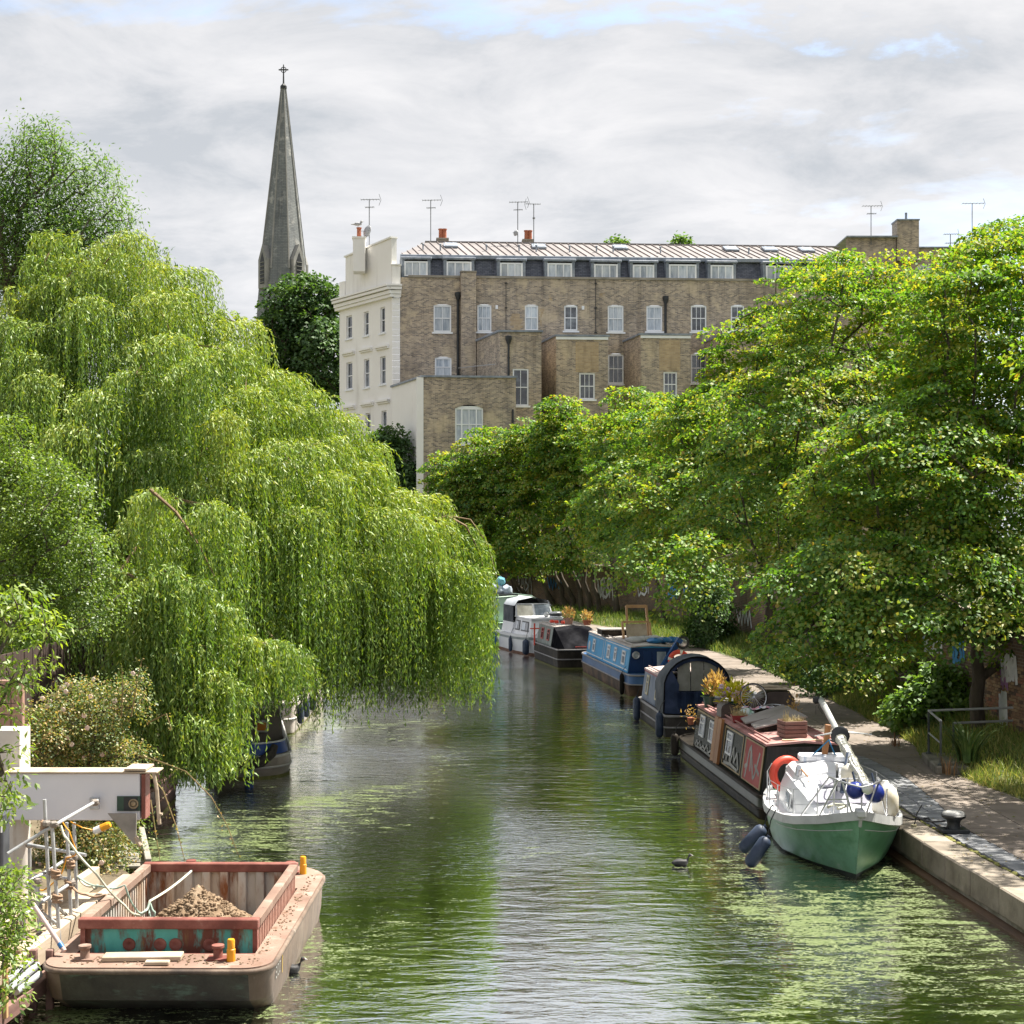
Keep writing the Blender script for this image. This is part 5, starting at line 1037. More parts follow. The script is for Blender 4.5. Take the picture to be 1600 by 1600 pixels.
for a, b, c, d in ((.68, .75, .05, .96), (2.29, 2.36, .05, .96), (.75, 2.29, .05, .075), (.75, 2.29, .93, .96)): n1.slab('panel_border', tan, a, b, c, d, .006, .022)
silver = mat('silver_lettering', [(.20, .20, .19), (.36, .355, .34)], 3, .5, .05, spec=.2)
def letters(strokes, y0, y1, t0, t1, w, par_=None, off=.018):
    mb = MB()
    for st in strokes:
        q = [n1.side(lerp(y1, y0, u), lerp(t0, t1, v), off) for u, v in st]
        for a, b in zip(q[:-1], q[1:]): mb.beam(a, b, w, .006, (-1, 0, .1))
    mb.build('lettering', silver, par_ or n1.t)
letters([[(.10, .0), (.22, .85), (.32, .9), (.40, .25)], [(.30, .98), (.62, .1), (.72, .2), (.9, .9)], [(.66, .5), (.98, .3)], [(.02, .3), (.2, .4)]], .85, 2.2, .12, .86, .085)
letters([[(0, .2), (.1, .7), (.2, .2), (.32, .85), (.45, .1), (.6, .95), (.7, .3), (.82, .8), (1, .1)], [(.05, .05), (.5, .15), (.95, .05)]], 2.75, 4.3, .10, .6, .07)
letters([[(0, .1), (.08, .7), (.14, .3), (.22, .8), (.30, .1), (.42, .6), (.5, .2), (.58, .9), (.66, .15), (.78, .55), (.86, .1), (1, .4)], [(.02, .05), (.3, .12), (.7, .02), (1, .1)]], 5.2, 7.6, .03, .26, .055)
for y in (4.62, 5.02):                   # side doors folded open
    mb = MB(); a = n1.side(y, .0, .02); b = n1.side(y, 1.06, .02); mb.prism([a, a+Vector((-.04, .20, 0)), b+Vector((-.04, .20, 0)), b], (-.07, 0, .0)); mb.build('side_door', wood, n1.t)
mb = MB(); mb.box((0, 4.98, 1.0), (1.5, .9, .02)); 
def r1(x, y, dz=0.): return XF[n1.t.name]@Vector((x, y, n1.zr+.07*(1-abs(x)/.8)+dz))
# loose things on its roof
def crate(c, w, d, h, n, rz, label):
    t = thing('planter_crate', label, 'planter', c, rz); pl = MB()
    for k in range(n):
        z = h*(k+.5)/n
        for (cx, cy, sx, sy) in ((0, -d/2, w, .022), (0, d/2, w, .022), (-w/2, 0, .022, d-.03), (w/2, 0, .022, d-.03)): mb = MB(); mb.box((cx, cy, z), (sx, sy, h/n-.012), None, .005); mb.build('slat', oldwood, t)
    mb = MB(); mb.box((0, 0, h-.06), (w-.03, d-.03, .03)); mb.build('earth', soil, t)
    o = MB()
    for i in range(170):
        x, y = random.uniform(-w*.46, w*.46), random.uniform(-d*.46, d*.46); hh = random.uniform(.05, .16) if random.random() < .95 else .28; dx, dy = random.gauss(0, .04), random.gauss(0, .04)
        o.quad((x-.006, y, h-.05), (x+.006, y, h-.05), (x+dx+.002, y+dy, h-.05+hh), (x+dx-.002, y+dy, h-.05+hh))
    o.build('dry_grass', straw, t)['kind'] = 'stuff'
crate(r1(-.08, 1.25), .5, .46, .36, 4, n1.t.rotation_euler.z+.12, 'dark wooden slatted planter crate of dry grass on the narrowboat roof')
t = thing('hatch_boards', 'two large grey boards propped slanting over the roof hatch of the narrowboat', 'boards', r1(-.05, 2.9)); zz = n1.zr
for k, (ya, yb) in enumerate(((1.95, 2.85), (2.88, 3.9))):
    mb = MB(); p = [n1.wp(-.66, ya+.25, zz+.10+.0), n1.wp(-.60, yb, zz+.12), n1.wp(.55, yb+.55, zz+.36), n1.wp(.55, ya+.35, zz+.34)]; mb.prism(p, (0, 0, .03)); mb.build('board', mat('grey_ply', [(.19, .165, .15), (.25, .22, .205), (.29, .26, .245)], 1.2, .7, .1, 20), t, True)
mb = MB(); mb.prism([n1.wp(-.45, 2.25, zz+.07), n1.wp(.5, 2.45, zz+.07), n1.wp(.5, 2.45, zz+.33), n1.wp(-.45, 2.25, zz+.11)], (0, .05, 0)); mb.build('hatch_side', hull_black, t, True)
def pole(a, b, r, m, name, label, cat):
    t = thing(name, label, cat, a); mb = MB(); mb.tube([a, b], r, 7); mb.build('shaft', m, t, True, 60); mb = MB(); d = (b-a).normalized(); mb.tube([b-d*.16, b+d*.02, b+d*.06+Vector((0, -.05, -.05)), b+d*.02+Vector((0, -.06, -.11))], r*1.15, 6); mb.build('hook', iron, t, True)
pole(r1(-.45, .68, .04), r1(.62, .72, .04), .02, mat('ash_pole', [(.50, .38, .22), (.60, .48, .30)], 3, .5, .05), 'boathook', 'pale wooden boathook laid across the front edge of the narrowboat roof', 'boathook')
def trough(c, label):
    t = thing('plant_trough', label, 'trough', c); mb = MB(); q = lambda w, d, z: [Vector((c.x+a*w, c.y+b*d, c.z+z)) for a, b in ((-1, -1), (1, -1), (1, 1), (-1, 1))]; mb.loft([q(.15, .11, 0), q(.2, .15, .17), q(.17, .12, .17), q(.17, .12, .13)]); mb.build('tub', mat('maroon_plastic', [(.22, .03, .03), (.30, .05, .045)], 3, .45, .05), t, True)
    mb = MB()
    for i in range(120):
        p = c+Vector((random.uniform(-.15, .15), random.uniform(-.1, .1), .13)); d = Vector((random.gauss(0, .07), random.gauss(0, .07), random.uniform(.08, .28))); mb.quad(p-Vector((.006, 0, 0)), p+Vector((.006, 0, 0)), p+d)
    mb.build('dry_plants', straw, t, True)['kind'] = 'stuff'
trough(r1(-.58, 4.1), 'small maroon trough of dried plants near the roof edge')
c = r1(-.36, 4.35); t = thing('carrier_bag', 'crumpled pale green and white plastic bag beside the maroon trough', 'bag', c); mb = MB(); mb.ball(c+Vector((0, 0, .14)), .18, 10, 7, (1.05, .9, .8))
mb.v = [(x+random.gauss(0, .016), y+random.gauss(0, .016), z+random.gauss(0, .016)) for x, y, z in mb.v]; mb.build('bag', mat('bag_plastic', [(.22, .48, .30), (.55, .66, .62), (.62, .68, .72)], 6, .3, .3, trans=.0), t, True)
def wheel(c, R, axis, label):
    t = thing('bicycle_wheel', label, 'bicycle wheel', c, 0, 'bicycle wheels on the narrowboat roof'); mb = MB(); mb.torus(c, R, .016, axis, 36, 6); mb.build('rim', chrome, t, True, 60); mb = MB(); mb.torus(c, R+.022, .013, axis, 36, 6); mb.build('tyre', mat('rubber', [(.02, .02, .02), (.05, .05, .05)], 5, .8, .1), t, True, 60)
    q = Vector((0, 0, 1)).rotation_difference(Vector(axis).normalized()); mb = MB()
    for k in range(24): a = k*math.pi/12; mb.tube([c+q@Vector((.02*math.cos(a+1.4), .02*math.sin(a+1.4), .03*(-1)**k)), c+q@Vector((R*math.cos(a), R*math.sin(a), 0))], .0035, 3)
    mb.tube([c+q@Vector((0, 0, -.05)), c+q@Vector((0, 0, .05))], .022, 7); mb.build('spokes', chrome, t, True)
wheel(r1(.02, 5.2, .42), .31, (.1, -1, .25), 'upright silver bicycle wheel behind the pink cloth on the roof')
wheel(r1(.42, 4.5, .26), .33, (.05, -.16, 1), 'bicycle wheel lying flat on the roof beside the pink cloth')
c = r1(.0, 4.55, .2); t = thing('cloth', 'crumpled pink and blue patterned cloth between the two bicycle wheels', 'cloth', c); mb = MB(); gx = 12
for i in range(gx):
    for j in range(7): mb.v.append(tuple(c+Vector((lerp(-.42, .36, i/(gx-1)), lerp(-.2, .2, j/6), .06*random.random()+.03*math.sin(i)))))
for i in range(gx-1):
    for j in range(6): mb.f.append((i*7+j, (i+1)*7+j, (i+1)*7+j+1, i*7+j+1)); mb.m.append(random.choice((0, 0, 0, 1, 2)))
mb.build('cloth_sheet', [mat('pink_cloth', [(.55, .22, .30), (.68, .42, .46)], 8, .8, .1), mat('blue_cloth', [(.03, .06, .36), (.06, .12, .45)], 8, .8, .1), mat('white_cloth', [(.6, .58, .6), (.7, .68, .7)], 8, .8, .1)], t, True)
mb = MB(); c2 = r1(.3, 4.6); mb.box(c2+Vector((0, 0, .1)), (.7, .3, .2), None, .02); tub = mb.build('tub', hull_black, t, True)
def potplant(c, r, h, potm, label, leafs, blooms=None, n=90, R=.3, leafL=.12, up=.3, name='pot_plant'):
    t = thing(name, label, 'pot plant', c); mb = MB(); mb.lathe([(r*.75, 0), (r, h), (r*1.08, h), (r*1.08, h*.88), (r*.9, h*.86)], c, 14); mb.build('flower_pot', potm, t, True, 50); C = np.array([np.array(c)+np.array([0, 0, h+up*.5])+unit(rnd(1))[0]*np.array([R, R, up])*random.random()**.5 for _ in range(n)])
    D = unit(C-np.array(c)-np.array([0, 0, h])+rnd(n)*.12); leaf_object('foliage', leafs, C, D, unit(rnd(n)*.7+np.array([0, 0, 1.])), RNG.uniform(.7, 1.2, n)*leafL, RNG.uniform(.35, .55, n)*leafL, RNG.random(n), t)
    if blooms:
        mb = MB()
        for i in range(17):
            p = Vector(c)+Vector((random.uniform(-R, R), random.uniform(-R*.8, R*.4), h+up*random.uniform(.5, 1.15)))
            for q in range(22): d = unit(rnd(1))[0]; mb.ball(p+Vector(d)*.055, .028, 5, 3)
        mb.build('blooms', blooms, t, True)['kind'] = 'stuff'
    return t
yel = leaf_mat('yellow_leaf', [(.26, .27, .015), (.40, .38, .02), (.46, .45, .04)], .35, .06); heather = leaf_mat('heather', [(.22, .13, .05), (.34, .22, .09), (.42, .30, .15)], .3, .04)
potplant(r1(-.33, 5.75), .24, .26, mat('dark_green_pot', [(.012, .04, .025), (.025, .06, .04)], 3, .5, .05), 'big pot of yellow leaves and pink hydrangea heads on the roof', yel, mat('hydrangea', [(.52, .34, .50), (.66, .52, .62)], 10, .8, 0), 320, .40, .17, .34)
potplant(r1(-.62, 7.3), .17, .27, mat('dark_green_pot', []), 'dark green bucket with a few leaves at the far roof corner', syc, None, 24, .16, .12, .22)
potplant(r1(-.42, 7.55), .15, .2, mat('dark_green_pot', []), 'rusty brown heather plant at the far end of the roof', heather, None, 420, .28, .14, .42)
for x, y, lb in ((-.45, 4.65, 'spindly dry plant behind the maroon trough'), (.66, 3.95, 'dry stalks standing on the towpath side of the roof')):
    potplant(r1(x, y), .1, .14, pot, lb, heather, None, 90, .18, .09, .42)
c = r1(-.62, 5.3); t = thing('coal_box', 'dark rounded metal box on the roof above the side doors', 'box', c, .1); mb = MB(); sec = lambda y: [Vector(p) for p in ((-.19, y, 0), (.19, y, 0), (.19, y, .2), (.15, y, .29), (.05, y, .34), (-.08, y, .34), (-.17, y, .27), (-.19, y, .2))]; mb.loft([sec(-.24), sec(.24)]); mb.build('body', mat('brown_metal', [(.05, .035, .03), (.09, .065, .055)], 3, .45, .1), t, smooth=40)
mb = MB(); mb.tube([(-.1, -.25, .3), (0, -.27, .36), (.1, -.25, .3)], .012, 5); mb.build('handle', iron, t)
c = r1(-.74, 5.15, -.02); t = thing('bottle', 'small bright blue bottle at the roof edge', 'bottle', c); mb = MB(); mb.lathe([(.045, 0), (.05, .02), (.05, .14), (.02, .19), (.02, .23)], c, 10); mb.build('body', blue_f, t, True, 50)
c = r1(.1, 7.0); t = thing('tarpaulin_heap', 'heaped grey and white sacks and sheeting at the far end of the roof', 'sacks', c)
for i, (dx, dy, s, m) in enumerate(((0, 0, .34, tarp_grey), (-.2, -.1, .2, whitep), (.26, .05, .26, whitep), (.05, -.18, .2, tarp_navy), (-.42, .1, .2, tarp_grey))):
    mb = MB(); mb.ball(c+Vector((dx, dy, s*.6)), s, 10, 7, (1.2, .9, .7)); mb.v = [(x+random.gauss(0, .02), y+random.gauss(0, .02), z+random.gauss(0, .02)) for x, y, z in mb.v]; mb.build('sack', m, t, True, 60)
c = r1(.58, 5.7); t = thing('covered_barrow', 'dark brown curved barrow tub topped with pale boards on the narrowboat roof', 'barrow', c); mb = MB(); sec = lambda y: [c+Vector(p) for p in ((-.42, y, .02), (.42, y, .02), (.5, y, .42), (.38, y, .58), (-.1, y, .56), (-.34, y, .40), (-.45, y, .2))]; mb.loft([sec(-.4), sec(.5)]); mb.build('tub', mat('brown_metal', []), t, True, 40)
for k in range(3): mb = MB(); mb.box(c+Vector((.05, -.2+.24*k, .63+.03*(k % 2))), (.75, .2, .03), Matrix.Rotation(.1*(k-1), 3, 'Z'), .006); mb.build('board', palewood, t, True)
c = r1(-.95, 7.9); t = thing('window_box', 'small straggly plant pot hung at the far corner of the narrowboat cabin', 'pot plant', n1.wp(-.96, 8.05, 1.05)); p = n1.wp(-.96, 8.05, 1.05)
mb = MB(); mb.lathe([(.07, 0), (.1, .16), (.1, .18)], p, 10); mb.build('flower_pot', pot, t, True); C = np.array(p)+np.array([0, 0, .2])+rnd(60)*np.array([.1, .1, .12]); leaf_object('foliage', heather, C, rnd(60)+np.array([0, 0, .6]), rnd(60), .1, .03, RNG.random(60), t)

# --- short dark blue boat with arched canopy
n2 = Narrow('canopy_boat', 'short dark blue boat with a grey arched canvas canopy over its stern', (4.5, 43.75), (4.1, 48.7), 5.6, gun=.66, c0=1.75, c1=4.9, zr=1.66, rn=.22, rf=.9, en=6)
n2.hull(mat('grey_hull', [(.04, .036, .034), (.062, .056, .052), (.09, .082, .075)], 1.3, .5, .15, 12, spec=.05), rail=mat('grey_gunwale', [(.16, .15, .15), (.25, .24, .235)], 2, .5, .1))
slateblue = mat('weathered_blue', [(.06, .09, .15), (.11, .145, .21), (.17, .19, .24)], 1.2, .55, .15, 12, layers=[((.22, .10, .11), 2.2, .7, .08, (1, 1, .4)), ((.22, .24, .27), 1.5, .63, .1, (1, 1, .3))])
n2.cabin(slateblue, mat('pink_roof', [(.42, .31, .29), (.54, .43, .40)], 1.2, .7, .1, layers=[((.28, .14, .12), 2.4, .66, .08, (1, 1, 1))]), slateblue)
for y in (2.15, 3.85): n2.win(y, y+.42, .22, .86, cream, pane_pale, .055)
n2.stripes(mat('maroon_line', [(.20, .03, .05), (.26, .05, .07)], 3, .5, 0), .93, .05)
mb = MB(); mb.tube([n2.wp(-.3, 2.3, 1.8), n2.wp(-.1, 2.5, 1.78), n2.wp(-.35, 2.6, 1.77), n2.wp(-.2, 2.25, 1.8), n2.wp(0, 2.4, 1.79), n2.wp(-.25, 2.75, 1.78)], .035, 6)
t = thing('rope_coil', 'dark coil of rope on the pink roof beside the canopy', 'rope', n2.wp(-.2, 2.45, 1.75)); mb.build('coil', navy, t, True)
def arch(y, k=0., n=14): return [Vector((-(1.0+k)*math.cos(math.pi*i/n)*(1 if i not in (0, n) else 1.0), y, 1.3+(1.05+k)*math.sin(math.pi*i/n)**.85 if 0 < i < n else .7)) for i in range(n+1)]
mb = MB(); a = arch(.5, .012); b = arch(1.3, .06); c_ = [Vector((p.x*.86, 2.9, .7+(p.z-.7)*.80)) for p in arch(2.9)]; mb.loft([a, b, c_], False, False); 
for i, q in enumerate(a): pass
can = mb.build('canopy', tarp_grey, n2.t, smooth=60)
mb = MB(); A = arch(.46, -.0); n = len(A); mb.v += [tuple(p) for p in A]; ctr = [(-.93, .28, .7), (-.6, .30, 1.15), (-.2, .34, 1.25), (.25, .34, 1.22), (.6, .30, 1.15), (.93, .28, .7)]
mb = MB()
mb.quad(A[0], A[1], A[2], A[3], Vector((-.55, .42, 1.55)), Vector((-.62, .34, 1.0)), Vector((-.55, .22, .7))); mb.quad(A[-1], A[-2], A[-3], A[-4], Vector((.55, .42, 1.55)), Vector((.62, .34, 1.0)), Vector((.55, .22, .7)))
for i in range(10):
    x0, x1 = lerp(-.62, .62, i/10), lerp(-.62, .62, (i+1)/10); w0, w1 = .07*math.sin(i*2.1), .07*math.sin((i+1)*2.1)
    mb.quad((x0, .3+w0, .7), (x1, .3+w1, .7), (x1, .36+w1*.4, 1.32), (x0, .36+w0*.4, 1.32)); mb.quad((x0, .36+w0*.4, 1.32), (x1, .36+w1*.4, 1.32), (x1, .75, 1.40), (x0, .75, 1.40))
for i in range(3, n-4): mb.quad(A[i], A[i+1], A[i+1]*.9+Vector((0, .04, .13)), A[i]*.9+Vector((0, .04, .13)))
mb.build('canopy_skirt', tarp_navy, n2.t, smooth=30)
mb = MB()
for i in range(1, 4):
    x0, x1 = lerp(-.6, .6, (i-1)/3), lerp(-.6, .6, i/3); zz_ = lambda x: 1.3+1.0*math.sqrt(max(0, 1-(x/.97)**2))**.85; xm = (x0+x1)/2; mb.quad((x0+.01, .47, 1.36), (x1-.01, .47, 1.36), (x1-.01, .50, zz_(x1)), (xm, .50, zz_(xm)), (x0+.01, .50, zz_(x0)))
mb.build('canopy_window', clearv, n2.t)
mb = MB(); 
for y in (.44,): mb.tube(arch(y, .015), .022, 5)
mb.build('canopy_hoop', tarp_black, n2.t, smooth=60)
lp = n2.wp(-.9, .25, .6)
for (y, lb) in ((.3, 'dark fender at the near corner of the canopy boat'), (4.4, 'dark fender at the far corner of the canopy boat')): fender(n2.wp(-1.17, y, .38), .12, .75, navy, lb, up=.35)
fender(n1.wp(-1.15, 9.3, .35), .11, .6, hull_black, 'black fender at the far shoulder of the black narrowboat', up=.3)

# --- bright blue narrowboat
n3 = Narrow('narrowboat', 'bright sky blue narrowboat with white coach lines and dark blue end', (4.32, 54.6), (2.94, 65.8), 11.6, gun=.82, c0=1.05, c1=10.0, zr=1.82, rn=.5, rf=1.4, en=3.)
skyb = paint('sky_blue', (.05, .33, .62), .32, (.10, .20, .28), .72); dkblue = paint('dark_blue', (.010, .035, .11), .4, (.03, .05, .1), .7)
n3.hull(hull_rust, band=paint('mid_blue', (.06, .13, .27), .4), rail=mat('grey_gunwale', []))
n3.cabin(skyb, mat('dirty_roof', [(.33, .29, .26), (.46, .42, .39), (.52, .49, .46)], 1., .75, .15, layers=[((.18, .14, .12), 2, .6, .1, (1, 1, 1))]), dkblue)
for y0, y1 in ((1.75, 2.4), (3.45, 3.95), (4.8, 5.4), (8.1, 8.65)): n3.win(y0, y1, .24, .80, whitep, pane_pale, .07)
for t0, ya, yb in ((.90, 1.2, 5.95), (.08, 1.2, 5.95), (.90, 6.35, 9.85), (.08, 6.35, 9.85)): n3.stripes(whitep, t0, .04, ya, yb)
for y in (5.95, 6.31): n3.slab('coach_line', whitep, y, y+.05, .08, .94, .004, .012)
mb = MB(); c = n3.side(9.45, .45, .01); mb.lathe([(.2, 0), (.2, .01), (.0, .012)], c, 16, (-1, 0, .1)); mb.build('roundel', whitep, n3.t)
mb = MB(); mb.torus((-.62, .97, 1.5), .12, .03, (0, 1, 0), 16, 6); po = mb.build('porthole', chrome, n3.t, smooth=60); mb = MB(); mb.lathe([(.11, 0), (.0, .01)], (-.62, .985, 1.5), 14, (0, -1, 0)); mb.build('pane', pane_pale, po)
mb = MB(); mb.beam((.35, .98, 1.0), (.35, .98, 1.62), .34, .02, (0, 1, 0)); mb.build('door_window', pane_pale, n3.t)
mb = MB(); mb.beam((.15, .55, .85), (1.0, .75, 2.1), .12, .2); mb.beam((.9, .7, 1.98), (1.0, .7, 2.12), .3, .2); mb.build('boat_crane', paint('crane_blue', (.02, .08, .24), .4), n3.t)
c = n3.wp(1.08, .62, 1.98); t = thing('lamp', 'round silver faced lamp on the blue crane arm of the sky blue narrowboat', 'lamp', c); mb = MB(); mb.torus(c, .2, .05, (0, 1, 0), 18, 7); mb.build('rim', iron, t, True, 60); mb = MB(); mb.lathe([(.2, 0), (.12, .04), (0, .06)], c, 16, (0, -1, 0)); mb.build('lens', chrome, t, True)
life_ring(n3.wp(.9, .50, 1.32), .33, .085, (0, 1, .1), 'orange life ring with white bands at the end of the sky blue narrowboat')
c = n3.wp(.15, 4.6, 1.9); t = thing('easel_chair', 'pale orange wooden folding chair frame standing on the blue narrowboat roof', 'chair', c)
ow = mat('orange_wood', [(.46, .26, .13), (.58, .36, .19)], 3, .5, .1); rz3 = XF[n3.t.name].to_3x3()
def loc3(x, y, z): return c+rz3@Vector((x, y, z))
for nm, a, b in (('leg', (-.55, -.2, 0), (-.55, .1, .62)), ('leg', (.55, -.2, 0), (.55, .1, .62)), ('leg', (-.3, .2, 0), (-.3, .5, 1.25)), ('leg', (.55, .2, 0), (.5, .5, 1.25))): mb = MB(); mb.beam(loc3(*a), loc3(*b), .085, .085); mb.build(nm, ow, t, True)
mb = MB(); mb.beam(loc3(-.3, .5, 1.22), loc3(.5, .5, 1.22), .08, .12); mb.beam(loc3(-.55, .1, .62), loc3(.55, .1, .62), .07, .08); mb.build('rail', ow, t, True)
mb = MB(); mb.prism([loc3(-.42, -.16, .05), loc3(.42, -.16, .05), loc3(.42, .1, .55), loc3(-.42, .1, .55)], (0, .03, 0)); mb.build('seat_panel', palewood, t, True)
c = n3.wp(-.35, 6.7, 1.9); t = thing('roof_box', 'low grey slatted box on the far half of the blue narrowboat roof', 'box', c, n3.t.rotation_euler.z); 
for k in range(4): mb = MB(); mb.box((0, -.45+.3*k, .22), (1.25, .27, .05), None, .01); mb.build('slat', mat('grey_wood', [(.20, .19, .18), (.33, .31, .29)], 2, .8, .2), t)
mb = MB(); mb.box((0, 0, .1), (1.2, 1.1, .19), None, .02); mb.build('base', hull_black, t)
for x, y, s, m, lb in ((.0, 2.6, .36, mat('sack_grey', [(.36, .36, .35), (.5, .5, .49)], 3, .9, .3), 'pale grey sacks lying on the blue narrowboat roof'), (.62, 2.0, .3, blue_f, 'rumpled blue cover at the near end of the blue narrowboat roof')):
    c = n3.wp(x, y, 1.87); t = thing('sack_pile', lb, 'sacks', c)
    for k in range(3): mb = MB(); mb.ball(c+Vector((k*.36-.3, k*.25-.2, .1)), s, 10, 6, (1.1, .9, .38)); mb.v = [(a+random.gauss(0, .015), b+random.gauss(0, .015), d+random.gauss(0, .012)) for a, b, d in mb.v]; mb.build('sack', m, t, True, 60)
mb = MB(); q = [n3.wp(-1.07, .9, .84), n3.wp(-1.12, .88, .5), n3.wp(-1.1, .9, .0)]; 
fender(n3.wp(-1.13, 1.1, .42), .09, .8, hull_black, 'slim black fender on the side of the sky blue narrowboat', up=.25)
# --- dark boat under a black cover
n4 = Narrow('covered_boat', 'dark hulled boat with grey green cabin and black canvas over its near end', (2.05, 66.5), (1.08, 71.6), 6.2, gun=.84, c0=1.7, c1=5.2, zr=1.78, rn=.3, rf=1., en=5)
n4.hull(hull_black, rail=mat('grey_gunwale', [])); n4.cabin(mat('green_grey_boards', [(.09, .11, .10), (.15, .18, .165), (.21, .235, .22)], 2, .6, .2, 10, stretch=(1, 3, .3)), mat('dirty_roof', []))
for y in (2.6, 3.9): n4.win(y, y+.5, .25, .85, mat('red_frame', [(.3, .05, .04), (.4, .08, .06)], 3, .5, 0), pane_dark, .05)
mb = MB(); mb.loft([[Vector(p) for p in ((-1.0, .25, .87), (-.7, .16, .88), (0, .12, .89), (.7, .16, .88), (1.0, .25, .87))], [Vector(p) for p in ((-1.02, .9, .87), (-.9, .95, 1.62), (0, 1., 1.78), (.9, .95, 1.62), (1.02, .9, .87))], [Vector(p) for p in ((-.98, 1.8, .87), (-.84, 1.8, 1.76), (0, 1.8, 1.87), (.84, 1.8, 1.76), (.98, 1.8, .87))]], False, False); mb.build('cover', tarp_black, n4.t, smooth=30)
mb = MB(); mb.box((.35, .2, .92), (1.1, .05, .12)); mb.build('red_panel', mat('red_frame', []), n4.t)
potplant(n4.wp(0, 2.4, 1.85), .22, .3, oldwood, 'round basket of dry brown plants on the roof of the black covered boat', heather, None, 150, .3, .16, .3); potplant(n4.wp(.75, 1.9, 1.83), .2, .22, pot, 'second dry brown plant at the towpath side of the covered boat roof', heather, None, 120, .28, .15, .3)
c = n4.wp(-.4, 3.2, 1.85); t = thing('roof_clutter', 'small red and dark oddments on the far end of the covered boat roof', 'oddments', c)
for k, (dx, dy, m) in enumerate(((0, 0, ring_m), (.25, .2, iron), (-.2, .35, ring_m), (.5, .1, whitep), (.3, -.4, ring_m))): mb = MB(); mb.box(c+Vector((dx, dy, .07)), (.2, .18, .14), Matrix.Rotation(k, 3, 'Z'), .03); mb.build('oddment', m, t, True)
mb = MB(); mb.tube([n4.wp(-1.08, 5.0, .7), n4.wp(-1.08, 5.0, 1.75)], .04, 6); mb.beam(n4.wp(-1.3, 5., 1.5), n4.wp(-.8, 5., 1.5), .06, .05); t = thing('red_post', 'thin red post with a crossbar at the far corner of the covered boat', 'post', n4.wp(-1.08, 5, .7)); mb.build('post', ring_m, t, True)
# ------------------------------------------------------------------ green yacht
yt = thing('sailing_yacht', 'small green hulled sailing yacht with white deck, bow towards the viewer', 'boat', (5.98, 25.95, 0), math.radians(-3.2), BOATS)
yg = mat('yacht_green', [(.105, .265, .15), (.14, .325, .195), (.185, .37, .235)], 1.4, .3, .05, 8, spec=.5, layers=[((.30, .36, .30), 2.4, .66, .05, (1, 1, .5)), ((.06, .19, .08), 1.3, .58, .08, (1, 1, 1)), ((.16, .17, .12), 7, .69, .03, (.6, .6, .25))])
ygrey = mat('toe_rail', [(.40, .41, .41), (.52, .53, .53)], 3, .5, .05); anti = mat('black_boottop', [(.008, .012, .01), (.02, .028, .024)], 3, .5, .1)
YL = 5.0
def ysec(t, sg=1):
    hw = float(np.interp(t, [0, .05, .12, .22, .35, .5, .7, .88, 1], [.002, .27, .55, .84, 1.07, 1.2, 1.22, 1.08, .9])); wl = float(np.interp(t, [0, .05, .12, .25, .45, .7, 1], [.001, .10, .27, .60, .95, 1.02, .66]))
    zs = float(np.interp(t, [0, .12, .3, .6, 1], [1.2, 1.0, .80, .68, .72])); yd = -.46+(YL+.46)*t; yw = .02+(YL-.05)*t; r = []
    for f in (1, .8, .6, .4, .2, .08, 0, -.25):
        z = zs*f if f >= 0 else f; g = max(f, 0)
        x = wl+(hw-wl)*(g**.62) if f >= 0 else wl*.6; y = yw+(yd-yw)*max(0, g)**1.1
        r.append(Vector((-x*sg, y, z)))
    return r
ts = [0, .02, .05, .09, .14, .2, .27, .35, .45, .55, .65, .75, .85, .93, 1]
def skin(mb, i0, i1, off=0.):
    for sg in (1, -1):
        S = [ysec(t, sg)[i0:i1+1] for t in ts]; S = [[p+Vector((-sg*off, -off*.3, 0)) for p in q] for q in S]; mb.loft(S, False, False)
    a, b = ysec(1, 1)[i0:i1+1], ysec(1, -1)[i0:i1+1]; mb.quad(*(a+b[::-1]))
mb = MB(); skin(mb, 0, 5); mb.build('hull', yg, yt, smooth=40)
mb = MB(); skin(mb, 5, 7); mb.build('boot_top', anti, yt, smooth=40)
mb = MB(); L_ = [ysec(t, 1)[0] for t in ts]; R_ = [ysec(t, -1)[0] for t in ts]; mb.quad(*[p-Vector((0, 0, .03)) for p in L_+R_[::-1]]); mb.build('deck', whitep, yt)
for S in (L_, R_):
    mb = MB()
    for a, b in zip(S[:-1], S[1:]): mb.beam(a+Vector((0, 0, .0)), b+Vector((0, 0, .0)), .05, .15)
    mb.build('toe_rail', ygrey, yt)
mb = MB(); mb.tube([Vector((0, -.47, 1.2)), Vector((0, -.40, 1.0))], .03, 6); mb.box((0, -.42, 1.24), (.16, .3, .12), None, .02); mb.build('stem_fitting', ygrey, yt)
for sg in (1, -1):
    S = [ysec(t, sg) for t in ts[1:9]]; mb = MB(); mb.tube([p[1].lerp(p[2], .1)+Vector((-sg*.004, 0, 0)) for p in S], .008, 4); mb.build('cove_line', ygrey, yt)
for sg in (-1, 1):
    mb = MB()
    for i, ch in enumerate('HALLY' if 0 else ''): pass
